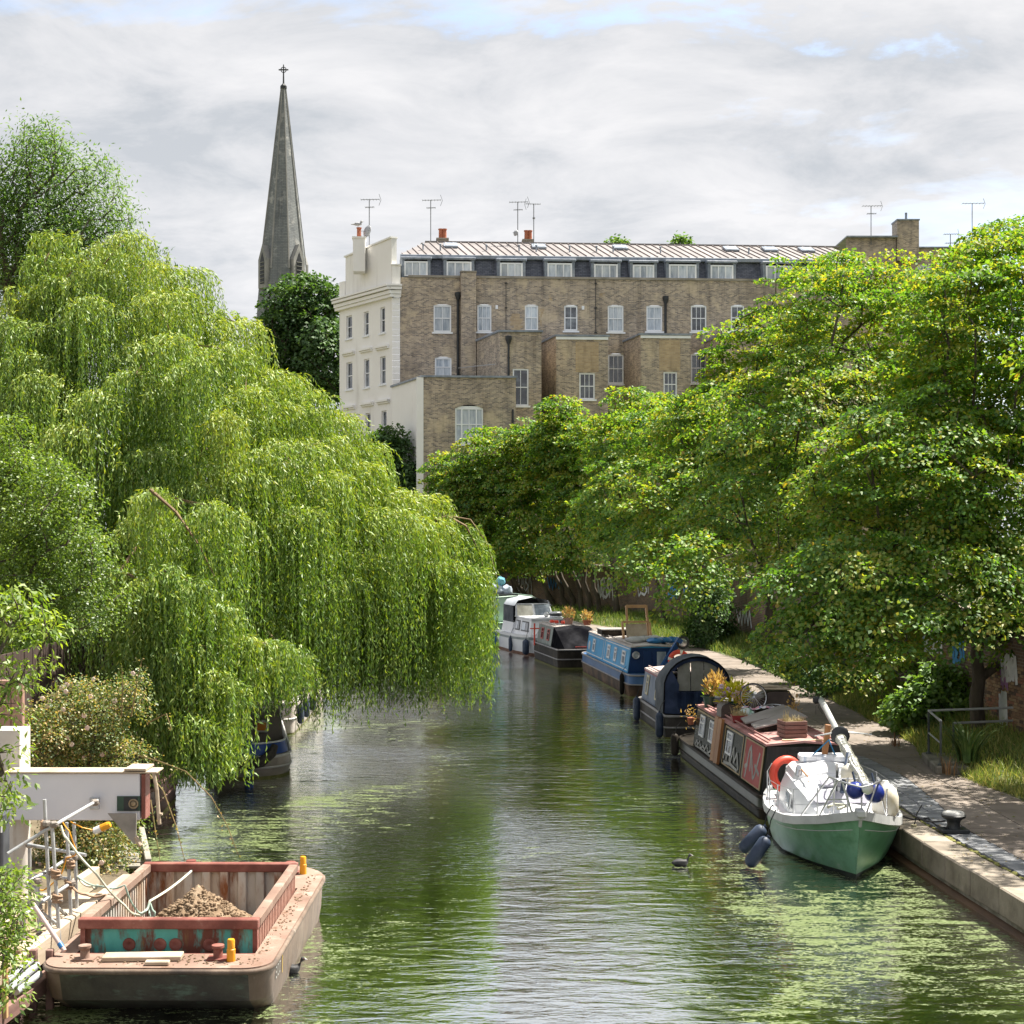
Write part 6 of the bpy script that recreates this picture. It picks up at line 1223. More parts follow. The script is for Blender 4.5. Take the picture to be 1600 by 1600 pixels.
# trunk cabin with rounded coachroof
def csec(y, w, z0, z1): return [Vector(p) for p in ((-w, y, z0), (-w*.96, y, lerp(z0, z1, .55)), (-w*.84, y, lerp(z0, z1, .86)), (-w*.5, y, z1), (0, y, z1+.05), (w*.5, y, z1), (w*.84, y, lerp(z0, z1, .86)), (w*.96, y, lerp(z0, z1, .55)), (w, y, z0))]
mb = MB(); mb.loft([csec(1.05, .50, .74, .90), csec(1.45, .66, .66, 1.06), csec(1.8, .76, .62, 1.23), csec(2.4, .84, .6, 1.31), csec(3.9, .86, .6, 1.35)]); mb.build('coachroof', whitep, yt, smooth=35)
mb = MB(); mb.loft([csec(2.9, .62, 1.25, 1.37), csec(3.15, .66, 1.25, 1.43), csec(4.1, .68, 1.25, 1.46)]); mb.build('sliding_hatch', whitep, yt, smooth=35)
ac = mat('mauve_perspex', [(.20, .19, .24), (.34, .33, .40), (.42, .41, .47)], 1., .12, .03, 3, spec=.7)
mb = MB(); q = [Vector((-.48, 1.47, 1.065)), Vector((.44, 1.47, 1.065)), Vector((.56, 1.70, 1.175)), Vector((.3, 1.76, 1.23)), Vector((-.3, 1.76, 1.23)), Vector((-.58, 1.70, 1.17))]; mb.prism([p+Vector((0, -.05, .012)) for p in q], (0, -.012, .012)); mb.build('forward_window', ac, yt)
mb = MB(); mb.prism([Vector(p) for p in ((-.85, 2.2, .80), (-.85, 2.85, .80), (-.82, 2.8, 1.10), (-.80, 2.3, 1.08))], (-.03, 0, .0)); wf = mb.build('side_window', ygrey, yt); mb = MB(); mb.prism([Vector(p) for p in ((-.885, 2.27, .84), (-.885, 2.78, .84), (-.86, 2.74, 1.06), (-.845, 2.34, 1.05))], (-.006, 0, 0)); mb.build('pane', pane_pale, wf)
mb = MB(); mb.box((-.55, 4.25, 1.05), (.12, 1.1, .4), None, .03); mb.box((.55, 4.25, 1.05), (.12, 1.1, .4), None, .03); mb.box((0, 4.9, 1.0), (1.2, .1, .3), None, .03); mb.build('cockpit_coaming', whitep, yt)
mb = MB(); mb.box((.05, 4.0, 1.53), (1.0, .4, .14), None, .06); mb.build('cushion', mat('striped_cushion', [(.30, .36, .46), (.66, .67, .7), (.70, .71, .74)], 9, .8, .1, stretch=(1, .05, .05)), yt)
for sg in (-1, 1):
    mb = MB(); mb.tube([Vector((sg*.5, 2.2, 1.33)), Vector((sg*.5, 2.3, 1.40)), Vector((sg*.52, 3.6, 1.43)), Vector((sg*.52, 3.7, 1.36))], .016, 6); mb.build('grab_rail', wood, yt)
mb = MB(); mb.box((-.1, 2.05, 1.33), (.42, .36, .05), Matrix.Rotation(.12, 3, 'X'), .015); mb.build('fore_hatch', ac, yt)
for x, y, z in ((-.35, .6, 1.0), (.35, .6, 1.0), (0, .3, 1.06), (-1.0, 3.3, .70), (1.0, 3.3, .70)):
    mb = MB(); mb.box((x, y, z+.02), (.05, .05, .06)); mb.tube([(x, y-.1, z+.055), (x, y+.1, z+.055)], .014, 6); mb.build('cleat', chrome, yt)
mb = MB(); mb.tube([Vector((-.62, 2.9, 1.33)), Vector((-.60, 2.95, 1.48)), Vector((-.60, 2.85, 1.5))], .05, 8); mb.build('cowl_vent', chrome, yt, smooth=60)
# pulpit, stanchions, lifelines
rail = MB(); Yw = lambda t, sg, dz=0., inn=.06: ysec(t, sg)[0]+Vector((sg*inn, 0, dz))
tops = {1: [], -1: []}
for sg in (1, -1):
    for t in (.16, .30, .46, .62, .80, .97):
        st = MB(); a, b = Yw(t, sg), Yw(t, sg, .56); st.tube([a, b], .013, 6); st.lathe([(.03, 0), (.03, .03), (.014, .05)], a, 8); st.build('stanchion', chrome, yt, smooth=50); tops[sg].append(b)
    ll = MB(); ll.tube(tops[sg], .006, 4); ll.tube([p-Vector((0, 0, .28)) for p in tops[sg]], .005, 4); ll.build('lifeline', chrome, yt)
pu = MB(); f = Vector((0, -.62, 1.80)); 
for sg in (1, -1):
    a = Yw(.03, sg); b = Yw(.16, sg); c = Yw(.27, sg); pu.tube([a, Vector((-sg*.30, -.38, 1.76))], .017, 6); pu.tube([b, Vector((-sg*.34, -.25, 1.78))], .017, 6); pu.tube([c, Vector((-sg*.42, .25, 1.74)), Vector((-sg*.36, -.30, 1.77)), Vector((-sg*.2, -.5, 1.74))], .017, 6); pu.tube([b.lerp(Vector((-sg*.34, -.25, 1.78)), .5), a.lerp(Vector((-sg*.3, -.38, 1.76)), .5)], .014, 6)
pu.tube([Vector((-.2, -.5, 1.74)), Vector((0, -.56, 1.70)), Vector((.2, -.5, 1.74))], .017, 6); pu.build('pulpit', chrome, yt, smooth=60)
mb = MB(); mb.tube([Vector((-.45, .2, 1.22)), Vector((-.35, .35, 1.24)), Vector((-.1, .3, 1.23)), Vector((-.3, .1, 1.21))], .03, 6); mb.build('deck_rope', rope_w, yt)
mb = MB()
for s in (-.12, .12): mb.tube([Vector((s, .15, 1.1)), Vector((s, .15, 1.75))], .016, 6)
mb.tube([Vector((-.34, .3, 1.1)), Vector((-.34, .2, 1.72)), Vector((.1, .2, 1.72))], .016, 6); mb.build('mast_crutch', chrome, yt)
def ywp(x, y, z): return XF[yt.name]@Vector((x, y, z))
# lowered mast with its rigging
mt = thing('lowered_mast', 'lowered silver mast wrapped in rigging, lying along the yacht and rising aft', 'mast', ywp(0, -.3, 1.66)); A = ywp(.12, -.42, 1.66); B = P(1283, 1094, 33.6); d = B-A
mastm = mat('old_alloy', [(.36, .37, .36), (.5, .51, .5), (.58, .58, .57)], 2, .45, .15, 18, metal=.35)
mb = MB(); mb.tube([A, A+d], [.045, .075], 10); mb.build('spar', mastm, mt, True, 60)
mb = MB(); mb.lathe([(.05, -.1), (.095, -.04), (.105, 0), (.095, .03), (.05, .045), (.0, .047)], A-d.normalized()*.02, 16, -d); mb.build('masthead_cap', chrome, mt, True, 40)
mb = MB(); r = random.Random(3); u = d.normalized(); sx = Vector((u.y, -u.x, 0)).normalized()
for k in range(11):
    off = sx*r.uniform(-.08, .08)+Vector((0, 0, r.uniform(-.10, .03))); pts = [A+d*f+off*(1 if f > .02 else .4)+sx*r.uniform(-.03, .03)+Vector((0, 0, r.uniform(-.03, .03))) for f in np.linspace(.0, .56, 12)]; mb.tube(pts, r.choice((.012, .018, .026, .04)), 5)
mb.build('bundled_rigging', mat('rig_bundle', [(.30, .30, .27), (.48, .47, .43), (.58, .57, .53)], 8, .8, .2), mt, True, 60)
mb = MB()
for k in range(16): f = .04+.033*k; c = A+d*f; mb.torus(c+Vector((0, 0, -.03)), .085+.02*r.random(), .010, d, 12, 4)
mb.build('lashing', rope_w, mt, True, 60)['kind'] = 'stuff'
mb = MB(); c = A+d*.52; mb.lathe([(.03, -.03), (.17, -.02), (.19, .0), (.17, .02), (.03, .03)], c+Vector((0, 0, .02)), 14, d); mb.build('spreader_collar', iron, mt, True, 60)
mb = MB(); mb.tube([c-sx*.5, c+Vector((0, 0, .1)), c+sx*.62+Vector((0, 0, .05))], [.012, .025, .012], 6); mb.build('spreader', mastm, mt, True)
mb = MB()
for k in range(8): e = A+d*r.uniform(.94, 1.0); a_ = r.uniform(0, 6.28); mb.tube([e, e+Vector((math.cos(a_)*.16, 0, math.sin(a_)*.16)), e+Vector((math.cos(a_+.6)*.26, .05, math.sin(a_+.6)*.22-.08))], .008, 4)
mb.box(B-sx*.1, (.16, .16, .16), None, .04); mb.build('mast_foot', iron, mt, True)
t = thing('mast_prop', 'brown wooden post with blue lashings propping the lowered mast', 'post', ywp(-.55, 4.1, 1.4)); a = P(1287, 1192, 29.9); b = P(1294, 1132, 29.9); mb = MB(); mb.beam(a, b, .11, .09, (0, 1, 0), .01); mb.build('post', wood, t, True)
mb = MB(); mb.tube([b-Vector((0, .06, .3)), a+Vector((-.42, -.1, -.0))], .014, 5); mb.tube([b-Vector((0, .06, .3)), a+Vector((.28, -.1, .0))], .014, 5); mb.build('lashing', rope_bl, t, True)
for px, py, r_, m, lb in ((1336, 1235, .155, 'cobalt', 'left of two round cobalt blue buoys hung at the yacht bow'), (1366, 1239, .175, 'cobalt', 'right and larger of two round cobalt blue buoys hung at the yacht bow')):
    p = P(px, py, 25.75); t = thing('buoy', lb, 'buoy', p, 0, 'round buoys at the yacht bow'); mb = MB(); mb.ball(p, r_, 16, 12); mb.build('ball', mat('cobalt', [(.01, .022, .17), (.015, .035, .24)], 2, .3, .02), t, True, 80); mb = MB(); mb.tube([p+Vector((0, 0, r_)), p+Vector((-.03, .06, r_+.16))], .02, 5); mb.build('eye', navy, t, True)
for px, py, Yv, h, r_, lb in ((1383, 1250, 26.6, .6, .24, 'big dirty white bag fender standing on the yacht foredeck'), (1326, 1208, 27.4, .3, .15, 'small white round fender under the bundled rigging')):
    p = P(px, py, Yv); t = thing('bag_fender', lb, 'fender', p); mb = MB(); mb.lathe([(r_*.7, -h/2), (r_, -h*.3), (r_, h*.1), (r_*.8, h*.35), (r_*.3, h*.5), (r_*.2, h*.58)], p, 14); mb.build('body', mat('ivory_fender', [(.50, .42, .25), (.66, .62, .52), (.7, .69, .66)], 2, .45, .05), t, True, 60)
t = thing('folded_bicycle_frame', 'dark folded equipment lashed beside the mast on the coachroof', 'equipment', ywp(-.15, 2., 1.6)); mb = MB(); a = P(1322, 1200, 27.6); mb.tube([P(1316, 1238, 27.2), P(1322, 1200, 27.5), P(1326, 1178, 27.9)], .05, 7); mb.build('strut', navy, t, True); mb = MB(); mb.torus(P(1308, 1216, 27.8), .26, .016, (1, -.25, 0), 20, 5); mb.build('hoop', iron, t, True)
life_ring(P(1229, 1210, 30.2), .30, .085, (.35, -1, .1), 'bright red horseshoe life ring on the yacht stern rail', None, False)
fender(P(1176, 1311, 27.4), .13, .62, navy, 'upper navy fender floating at the yacht side', tilt=.75, up=.4); fender(P(1184, 1331, 26.7), .125, .62, navy, 'lower navy fender floating at the yacht side', tilt=.6, up=.5)
fender(P(1428, 1318, 27.6), .2, .62, mat('mossy_fender', [(.14, .13, .04), (.26, .23, .10), (.34, .32, .24)], 2, .6, .1), 'mossy yellowish fender squeezed between the yacht and the quay', up=.4)
# --- bollard and mooring lines
bp = G(1490, 1300, .6); t = thing('mooring_bollard', 'squat black mooring bollard with pale top on the quay', 'bollard', bp); mb = MB(); mb.box((0, 0, .035), (.5, .36, .07), None, .015); mb.build('base_plate', iron, t)
mb = MB(); mb.lathe([(.13, .06), (.11, .14), (.13, .22), (.21, .27), (.22, .31), (.19, .33)], (0, 0, 0), 18); mb.build('post', iron, t, smooth=50); mb = MB(); mb.lathe([(.2, .325), (.19, .36), (.12, .385), (0, .39)], (0, 0, 0), 18); mb.build('cap', mat('pale_cap', [(.26, .26, .25), (.38, .38, .37)], 5, .6, .1), t, smooth=60)  # cap in a paler grey than the iron post
pb = MB(); pb.box((0, 0, 0), (1.3, .8, .06), None, .01)
def rope(name, label, pts, r, m, cat='rope', n=10, sag=.0):
    t = thing(name, label, cat, pts[0]); q = []
    for a, b in zip(pts[:-1], pts[1:]):
        for i in range(n): f = i/n; q.append(Vector(a).lerp(Vector(b), f)-Vector((0, 0, sag*math.sin(math.pi*f))))
    q.append(Vector(pts[-1])); mb = MB(); mb.tube(q, r, 6); mb.build('strand', m, t, True, 60)
rope('mooring_rope', 'upper black mooring line from the yacht to the bollard', [ywp(1.15, 1.9, .95), bp+Vector((-.15, 0, .2))], .018, rope_b, sag=.12); rope('mooring_rope', 'lower slack black mooring line lying over the coping to the bollard', [ywp(1.18, 2.3, .72), G(1450, 1278, .63), bp+Vector((-.15, -.1, .1))], .018, rope_b, sag=.06)
# --- handrails and steps
t = thing('handrail', 'grey tubular handrail round the concrete step beside the path', 'railing', G(1470, 1190, .62)); b1, b2 = G(1451, 1178, .78), G(1470, 1196, .78); b1t = b1+Vector((0, 0, 1.0)); b2t = b2+Vector((0, 0, 1.0))
darkrail = mat('dark_rail', [(.04, .05, .045), (.09, .10, .095)], 4, .5, .1)
for a, b in ((b1, b1t), (b2, b2t)): mb = MB(); mb.tube([a, b], .028, 7); mb.lathe([(.07, 0), (.07, .03), (.03, .06)], a, 8); mb.build('post', darkrail, t, True)
mb = MB(); mb.tube([b2t, b1t+Vector((0, 0, .03)), b1t+Vector((2.2, .6, .03))], .03, 7); mb.tube([b2.lerp(b2t, .5), b1.lerp(b1t, .5)], .02, 6); mb.build('top_rail', galv, t, True)
t = thing('handrail', 'lower grey handrail ending at the brick wall above the iris clump', 'railing', G(1488, 1200, .8)); a = P(1490, 1130, 36); b = P(1582, 1126, 36.6); mb = MB(); mb.tube([a, b], .03, 7); mb.build('top_rail', galv, t, True)
mb = MB(); mb.tube([P(1535, 1162, 36.), P(1575, 1160, 36.4)], .025, 6); mb.build('mid_rail', darkrail, t, True)
mb = MB(); mb.tube([a, Vector((a.x, a.y, .8))], .028, 7); mb.build('post', darkrail, t, True)
t = thing('concrete_step', 'low weathered concrete step at the verge edge', 'step', G(1460, 1190, .6)); s = MB(); c = (b1+b2)/2; d = (b2-b1).normalized(); s.beam(b1-d*.25+Vector((.25, 0, -.1)), b2+d*.15+Vector((.25, 0, -.1)), .75, .2, (0, 0, 1), .03); s.build('block', conc, t, True)
# --- white cruiser
cr = thing('cabin_cruiser', 'white cabin cruiser with grey canvas wheelhouse top and brown boot stripe', 'boat', (1.09+1.2, 72.3, 0), math.radians(15.7), BOATS)
def crs(t, sg):
    hw = float(np.interp(t, [0, .06, .15, .3, .5, 1], [.05, .5, .85, 1.15, 1.3, 1.25])); wl = hw*.86; zs = float(np.interp(t, [0, .4, 1], [1.12, .98, .92])); y = 8*t
    return [Vector((-sg*lerp(wl, hw, f**.7), y+(.5 if f == 0 else .5*(1-f))*(1-t), zs*f)) if f >= 0 else Vector((-sg*wl*.9, y+.6*(1-t), -.3)) for f in (1, .86, .74, .4, .12, 0, -1)]
tt = [0, .03, .07, .13, .2, .3, .45, .6, .8, 1]
def crskin(i0, i1, m, nm, off=0.):
    mb = MB()
    for sg in (1, -1): mb.loft([[p+Vector((-sg*off, 0, 0)) for p in crs(t, sg)[i0:i1+1]] for t in tt], False, False)
    mb.quad(*(crs(1, 1)[i0:i1+1]+crs(1, -1)[i0:i1+1][::-1])); mb.build(nm, m, cr, smooth=40)
crskin(0, 1, whitep, 'hull_top'); crskin(1, 2, mat('grey_stripe', [(.16, .19, .20), (.24, .28, .29)], 2, .5, .05), 'hull_stripe', .012); crskin(2, 4, whitep, 'hull_side'); crskin(4, 6, mat('brown_boottop', [(.16, .07, .04), (.25, .12, .07)], 2, .6, .1), 'boot_top', .006)
mb = MB(); mb.quad(*([crs(t, 1)[0]-Vector((0, 0, .02)) for t in tt]+[crs(t, -1)[0]-Vector((0, 0, .02)) for t in tt][::-1])); mb.build('deck', whitep, cr)
def cb(y0, y1, w0, w1, z0, z1, rake=.0, rake2=0.): return [[Vector((-w0, y0, z0)), Vector((w0, y0, z0)), Vector((w0, y1, z0)), Vector((-w0, y1, z0))], [Vector((-w1, y0+rake, z1)), Vector((w1, y0+rake, z1)), Vector((w1, y1-rake2, z1)), Vector((-w1, y1-rake2, z1))]]
mb = MB(); mb.loft(cb(1.5, 4.6, 1.02, .86, .95, 1.78, .35)); mb.loft(cb(4.6, 6.6, 1.1, 1.0, .95, 1.5)); mb.build('cabin', whitep, cr); mb = MB(); mb.loft(cb(1.7, 4.7, .92, .90, 1.79, 1.85)); mb.build('cabin_roof', whitep, cr)
def pl(nm, m, pts, par_=None): mb = MB(); n_ = (Vector(pts[1])-Vector(pts[0])).cross(Vector(pts[-1])-Vector(pts[0])).normalized(); mb.prism(pts, n_*.02); return mb.build(nm, m, par_ or cr)
sl = lambda y, t, o=.02: (-lerp(1.02, .86, t)-o, y, lerp(.95, 1.78, t))
for y0, y1 in ((1.9, 3.3), (3.45, 4.4)):
    f = pl('window', iron, [sl(y0+.1, .25), sl(y1, .25), sl(y1, .85), sl(y0+.25, .85)]); pl('pane', pane_dark, [sl(y0+.2, .32, .03), sl((y0+y1)/2-.03, .32, .03), sl((y0+y1)/2-.03, .78, .03), sl(y0+.3, .78, .03)], f); pl('pane', pane_pale, [sl((y0+y1)/2+.03, .32, .03), sl(y1-.08, .32, .03), sl(y1-.08, .78, .03), sl((y0+y1)/2+.03, .78, .03)], f)
f = pl('windscreen', whitep, [(-1.0, 4.25, 1.8), (1.0, 4.25, 1.8), (.9, 4.6, 2.45), (-.9, 4.6, 2.45)]); pl('pane', clearv, [(-.92, 4.2, 1.86), (-.06, 4.2, 1.86), (-.06, 4.5, 2.4), (-.85, 4.5, 2.4)], f); pl('pane', pane_dark, [(.06, 4.2, 1.86), (.92, 4.2, 1.86), (.85, 4.5, 2.4), (.06, 4.5, 2.4)], f)
ar = lambda y, k=1.: [Vector((-1.02*k, y, 1.95)), Vector((-.98*k, y, 2.35)), Vector((-.8*k, y, 2.62)), Vector((0, y, 2.78)), Vector((.8*k, y, 2.62)), Vector((.98*k, y, 2.35)), Vector((1.02*k, y, 1.95))]
mb = MB(); mb.loft([[p-Vector((0, 0, 0)) for p in ar(4.5)][1:-1], ar(4.9, 1.03)[1:-1], ar(6.6)[1:-1]], False, False); mb.build('canopy', mat('pale_canvas', [(.36, .39, .43), (.46, .49, .53)], 1.5, .5, .2, 6), cr, smooth=50)
mb = MB(); mb.quad((-1.0, 4.7, 1.5), (-1.0, 6.6, 1.5), (-.98, 6.6, 2.36), (-.98, 4.7, 2.36)); mb.quad((1.0, 4.7, 1.5), (1.0, 6.6, 1.5), (.98, 6.6, 2.36), (.98, 4.7, 2.36)); mb.quad((-1, 6.6, 1.5), (1, 6.6, 1.5), (.98, 6.6, 2.36), (.8, 6.6, 2.6), (0, 6.6, 2.76), (-.8, 6.6, 2.6), (-.98, 6.6, 2.36)); mb.build('side_curtain', tarp_grey, cr)
mb = MB(); mb.tube([(-.9, 1.0, 1.05), (-.7, .6, 1.5), (0, .2, 1.6), (.7, .6, 1.5), (.9, 1., 1.05)], .025, 6); mb.build('bow_rail', chrome, cr)
cw = lambda x, y, z: XF[cr.name]@Vector((x, y, z))
t = thing('liferaft_stack', 'round white stacked trays on the roof of the white cruiser', 'tray', cw(.4, 2.2, 1.86)); 
for k in range(3): mb = MB(); mb.lathe([(.3, 0), (.34, .05), (.3, .09)], cw(.45, 2.0, 1.86+.1*k), 14); mb.build('tray', whitep if k % 2 == 0 else iron, t, True)
mb = MB(); p = cw(.15, 2.6, 1.98); mb.lathe([(.04, -.12), (.13, -.08), (.14, .04), (.1, .12), (0, .13)], p, 12, (-.2, -1, .1)); t = thing('searchlight', 'round chrome searchlight on the white cruiser roof', 'lamp', p); mb.build('lamp_body', chrome, t, True, 50)
for y, m, r_, lb in ((1.9, navy, .17, 'navy fender nearest the bow of the white cruiser'), (4.2, navy, .1, 'slim middle fender of the white cruiser'), (7.4, blue_f, .22, 'bright blue fender at the stern of the white cruiser')): fender(cw(-1.28 if y > 3 else -1.14, y, .42), r_, .75, m, lb, up=.45)
# --- pale green wide boat
pg = Narrow('houseboat', 'pale green wide boat behind the white cruiser, bags on its roof', (-.75, 81.5), (-3.9, 91), 12, W=2.9, gun=1.12, c0=1.4, c1=11, zr=2.5, hb=1.3, ht=1.15, rn=.6, rf=1.2)
pgm = mat('pale_green', [(.30, .40, .32), (.38, .48, .40), (.43, .53, .45)], .8, .5, .05, layers=[((.26, .22, .16), 1.6, .7, .06, (1, 1, .4))]); pg.hull(hull_black, band=mat('mint', [(.28, .45, .33), (.36, .53, .40)], 1, .5, .05), rail=hull_black); pg.cabin(pgm, pgm, pgm)
mb = MB(); mb.box((-.62, 1.375, 1.65), (.7, .03, .7)); mb.build('end_panel', pgm, pg.t)
for k, (x, s, m) in enumerate(((-.75, .42, mat('clear_bag', [(.36, .42, .52), (.55, .6, .68)], 5, .25, .3)), (-.15, .36, mat('clear_bag', [])), (-.5, .3, mat('cyan_bag', [(.12, .36, .48), (.2, .46, .58)], 4, .3, .3)))):
    c = pg.wp(x, 2.6, 2.62+(.55 if k == 2 else 0)); t = thing('rubbish_sack', ('left translucent plastic sack on the pale green boat roof', 'right translucent plastic sack on the pale green boat roof', 'cyan plastic sack on top of the pale green boat sacks')[k], 'sack', c); mb = MB(); mb.ball(c+Vector((0, 0, s*.6)), s, 10, 7, (1, .9, .85)); mb.v = [(a+random.gauss(0, .03), b+random.gauss(0, .03), d+random.gauss(0, .03)) for a, b, d in mb.v]; mb.build('sack', m, t, True, 50)
t = thing('solar_board', 'dark flat board under the sacks on the pale green boat roof', 'board', pg.wp(-.4, 2.4, 2.55)); mb = MB(); mb.beam(pg.wp(-1.05, 2.5, 2.6), pg.wp(.35, 2.5, 2.6), 1.1, .1); mb.build('board', iron, t, True); 
# --- boats on the left bank
lb1 = Narrow('moored_boat', 'grey brown boat with blue and white bow and black rope fender under the willow', (-7.46, 36.4), (-9.3, 46), 8, gun=.52, c0=1.6, c1=7.5, zr=1.6, rn=1.0, rf=1., en=2.1, group='boats moored along the left bank')
lb1.hull(mat('bronze_hull', [(.16, .135, .11), (.25, .215, .175), (.32, .28, .235)], 1.2, .4, .12, 9), rail=mat('pale_gunwale', [(.45, .43, .40), (.58, .56, .53)], 2, .5, .05)); lb1.cabin(whitep, mat('dirty_roof', []), mat('cabin_end_brown', [(.16, .14, .12), (.24, .21, .18)], 2, .7, .1))  # end bulkhead in grey brown, darker than the white cabin
mb = MB(); mb.loft([lb1.plan(.56, .05), lb1.plan(.84, .12)], caps=False); mb.build('blue_band', paint('royal_blue', (.03, .085, .34), .3), lb1.t, smooth=50); mb = MB(); mb.tube(lb1.plan(.85, .12), .025, 6, closed=True); mb.build('bow_rail', whitep, lb1.t, smooth=60)
mb = MB(); mb.box((0, -.02, .5), (.2, .16, .9), None, .04); mb.build('stem_post', paint('royal_blue', ()), lb1.t)
mb = MB(); mb.tube([(-.85, .35, .85), (-.62, -.02, .55), (-.3, -.14, .42), (0, -.18, .40), (.3, -.14, .44), (.55, -.0, .62), (.62, .1, .8)], [.08, .12, .13, .14, .13, .12, .09], 8); mb.build('rope_fender', mat('tarred_rope', [(.025, .022, .02), (.06, .052, .045)], 14, .9, .5), lb1.t, smooth=60)
c = lb1.wp(.35, 1.4, 1.0); t = thing('orange_lantern', 'small orange box in a white frame at the bow of the left bank boat', 'box', c); mb = MB(); mb.box(c+Vector((0, 0, .12)), (.3, .2, .3), None, .02); mb.build('case', whitep, t, True); mb = MB(); mb.box(c+Vector((0, -.11, .12)), (.22, .02, .2)); mb.build('panel', mat('orange_panel', [(.6, .2, .03), (.7, .28, .05)], 3, .5, 0), t, True)
lb2 = Narrow('moored_boat', 'pale sided boat with a row of navy fenders behind the left bank boat', (-8.6, 44.5), (-8.9, 56), 10, gun=.95, c0=1., c1=9, zr=1.9, rn=.5, rf=1., group='boats moored along the left bank'); lb2.hull(mat('pale_hull', [(.38, .33, .29), (.5, .45, .41)], 1.2, .5, .1), rail=mat('pale_gunwale', [])); lb2.cabin(whitep, mat('dirty_roof', []), whitep)
for y in (.8, 2.4, 4.2): fender(lb2.wp(1.16, y, .55), .11, .6, navy, ('nearest', None, 'middle', None, 'farthest')[int(y)]+' navy fender on the pale sided boat under the willow', up=.4)
# --- rusty barge
bg = thing('hopper_barge', 'rusty flat hopper barge with pink deck and peeling turquoise hopper end', 'barge', (-4.42, 18.4, 0), math.radians(-.6))
rust = mat('rusty_side', [(.10, .068, .048), (.16, .112, .082), (.225, .17, .13)], 1.5, .7, .3, 16, stretch=(1, 1, .55), layers=[((.055, .042, .035), 2.2, .60, .12, (1, 1, .35)), ((.34, .29, .24), 4, .67, .06, (1, 1, .5))])
pink = mat('pink_deck', [(.19, .122, .095), (.25, .168, .132), (.30, .22, .178)], 1.3, .85, .25, 26, layers=[((.15, .085, .055), 2.6, .62, .06, (1, 1, 1)), ((.42, .36, .31), 1.8, .62, .1, (1, 1, 1)), ((.10, .075, .06), 9, .68, .04, (1, 1, 1))], spec=.2)
redox = mat('red_oxide', [(.13, .04, .03), (.20, .065, .05), (.27, .11, .085)], 3, .65, .25, 22, layers=[((.36, .21, .17), 4, .64, .06, (1, 1, 1))])
corr = mat('peeling_white', [(.40, .38, .345), (.50, .48, .45), (.46, .36, .27)], 1.8, .7, .2, 20, stretch=(1, 1, .3), layers=[((.20, .07, .025), 2.6, .545, .06, (1, 1, .3)), ((.30, .20, .12), 5, .64, .06, (1, 1, .2))])
turq = mat('peeling_turquoise', [(.05, .27, .24), (.08, .36, .33), (.13, .43, .38)], 2.2, .6, .2, 20, stretch=(1, 1, .5), layers=[((.12, .035, .022), 3.4, .50, .05, (1, 1, .35)), ((.16, .085, .03), 7, .62, .05, (1, 1, .2))])
pitch = mat('dark_stem', [(.022, .02, .017), (.05, .044, .036), (.07, .07, .055)], 2.4, .55, .3, 16, layers=[((.11, .15, .115), 5, .62, .06, (.5, 1, 1.5))])
BW, BL, DZ = 1.42, 5.75, .66
def bplan(z, off, near=0., n=7):
    pts = []; rr = .34
    for cx, cy, a0 in ((-BW+rr, rr, math.pi), (BW-rr, rr, 1.5*math.pi), (BW-.9, BL-.9, 0), (-BW+.9, BL-.9, .5*math.pi)):
        r_ = rr if cy < 2 else .9
        for i in range(n): a = a0+math.pi/2*i/(n-1); pts.append(Vector((cx+(r_-off)*math.cos(a), cy+(r_-off)*math.sin(a)+(near if cy < 2 else 0), z)))
    return pts
mb = MB(); S = [bplan(-.3, .12, .75), bplan(.0, .06, .45), bplan(.22, .02, .1), bplan(.58, 0)]; mb.loft(S, caps=False)
n7 = len(S[0]); 
for i, f in enumerate(mb.f):
    j = i % n7
    if 5 <= j <= 7: mb.m[i] = 1
mb.build('hull', [rust, pitch], bg, smooth=35)
mb = MB(); mb.tube(bplan(.61, -.01), .036, 8, closed=True); mb.build('rubbing_bar', rust, bg, smooth=60)
fx, fy0, fy1 = 1.14, .62, 4.15                       # deck opening
outer = bplan(DZ, .0); mb = MB()
def bring(pts, hole):
    k = len(pts); inner = []
    for p in pts: inner.append(Vector((max(-fx, min(fx, p.x*1.3)), max(fy0, min(fy1, lerp(fy0, fy1, (p.y-.1)/(BL-.2))) if 0 else max(fy0, min(fy1, p.y))), DZ)))
    return inner
inner = bring(outer, None)
for i in range(len(outer)): j = (i+1) % len(outer); mb.quad(outer[i], outer[j], inner[j], inner[i])
low = [p-Vector((0, 0, .09)) for p in outer]; mb.loft([low, outer], caps=False)
mb.build('deck', pink, bg)
mb = MB(); 
for i in range(34): x = -fx+.05+i*(2*fx-.1)/33; mb.lathe([(.018, 0), (.014, .014), (0, .018)], (x, fy0-.025, DZ-.05), 6, (0, 1, 0))
mb.box((0, fy0+.01, DZ-.06), (2*fx, .03, .12)); mb.build('bolted_strip', redox, bg)
mb = MB(); mb.box((0, (fy0+fy1)/2, -.12), (2*fx+.1, fy1-fy0+.1, .04)); mb.build('hold_floor', soil, bg)
hx, h0, h1, hz = 1.08, .84, 4.0, 1.0
def corrug(name, a, b, z0, z1, pitch_, depth, m, nrm):
    a = Vector(a); b = Vector(b); L_ = (b-a).length; k = int(L_/pitch_); u = (b-a)/L_; n_ = Vector(nrm); pts = []
    for i in range(k):
        s = i*L_/k; w_ = L_/k
        for f, dd in ((0, 0), (.42, 0), (.5, depth), (.92, depth)): pts.append(a+u*(s+f*w_)+n_*dd)
    pts.append(b); mb = MB(); mb.loft([[p+Vector((0, 0, z0)) for p in pts], [p+Vector((0, 0, z1)) for p in pts]], False, False); return mb.build(name, m, bg)
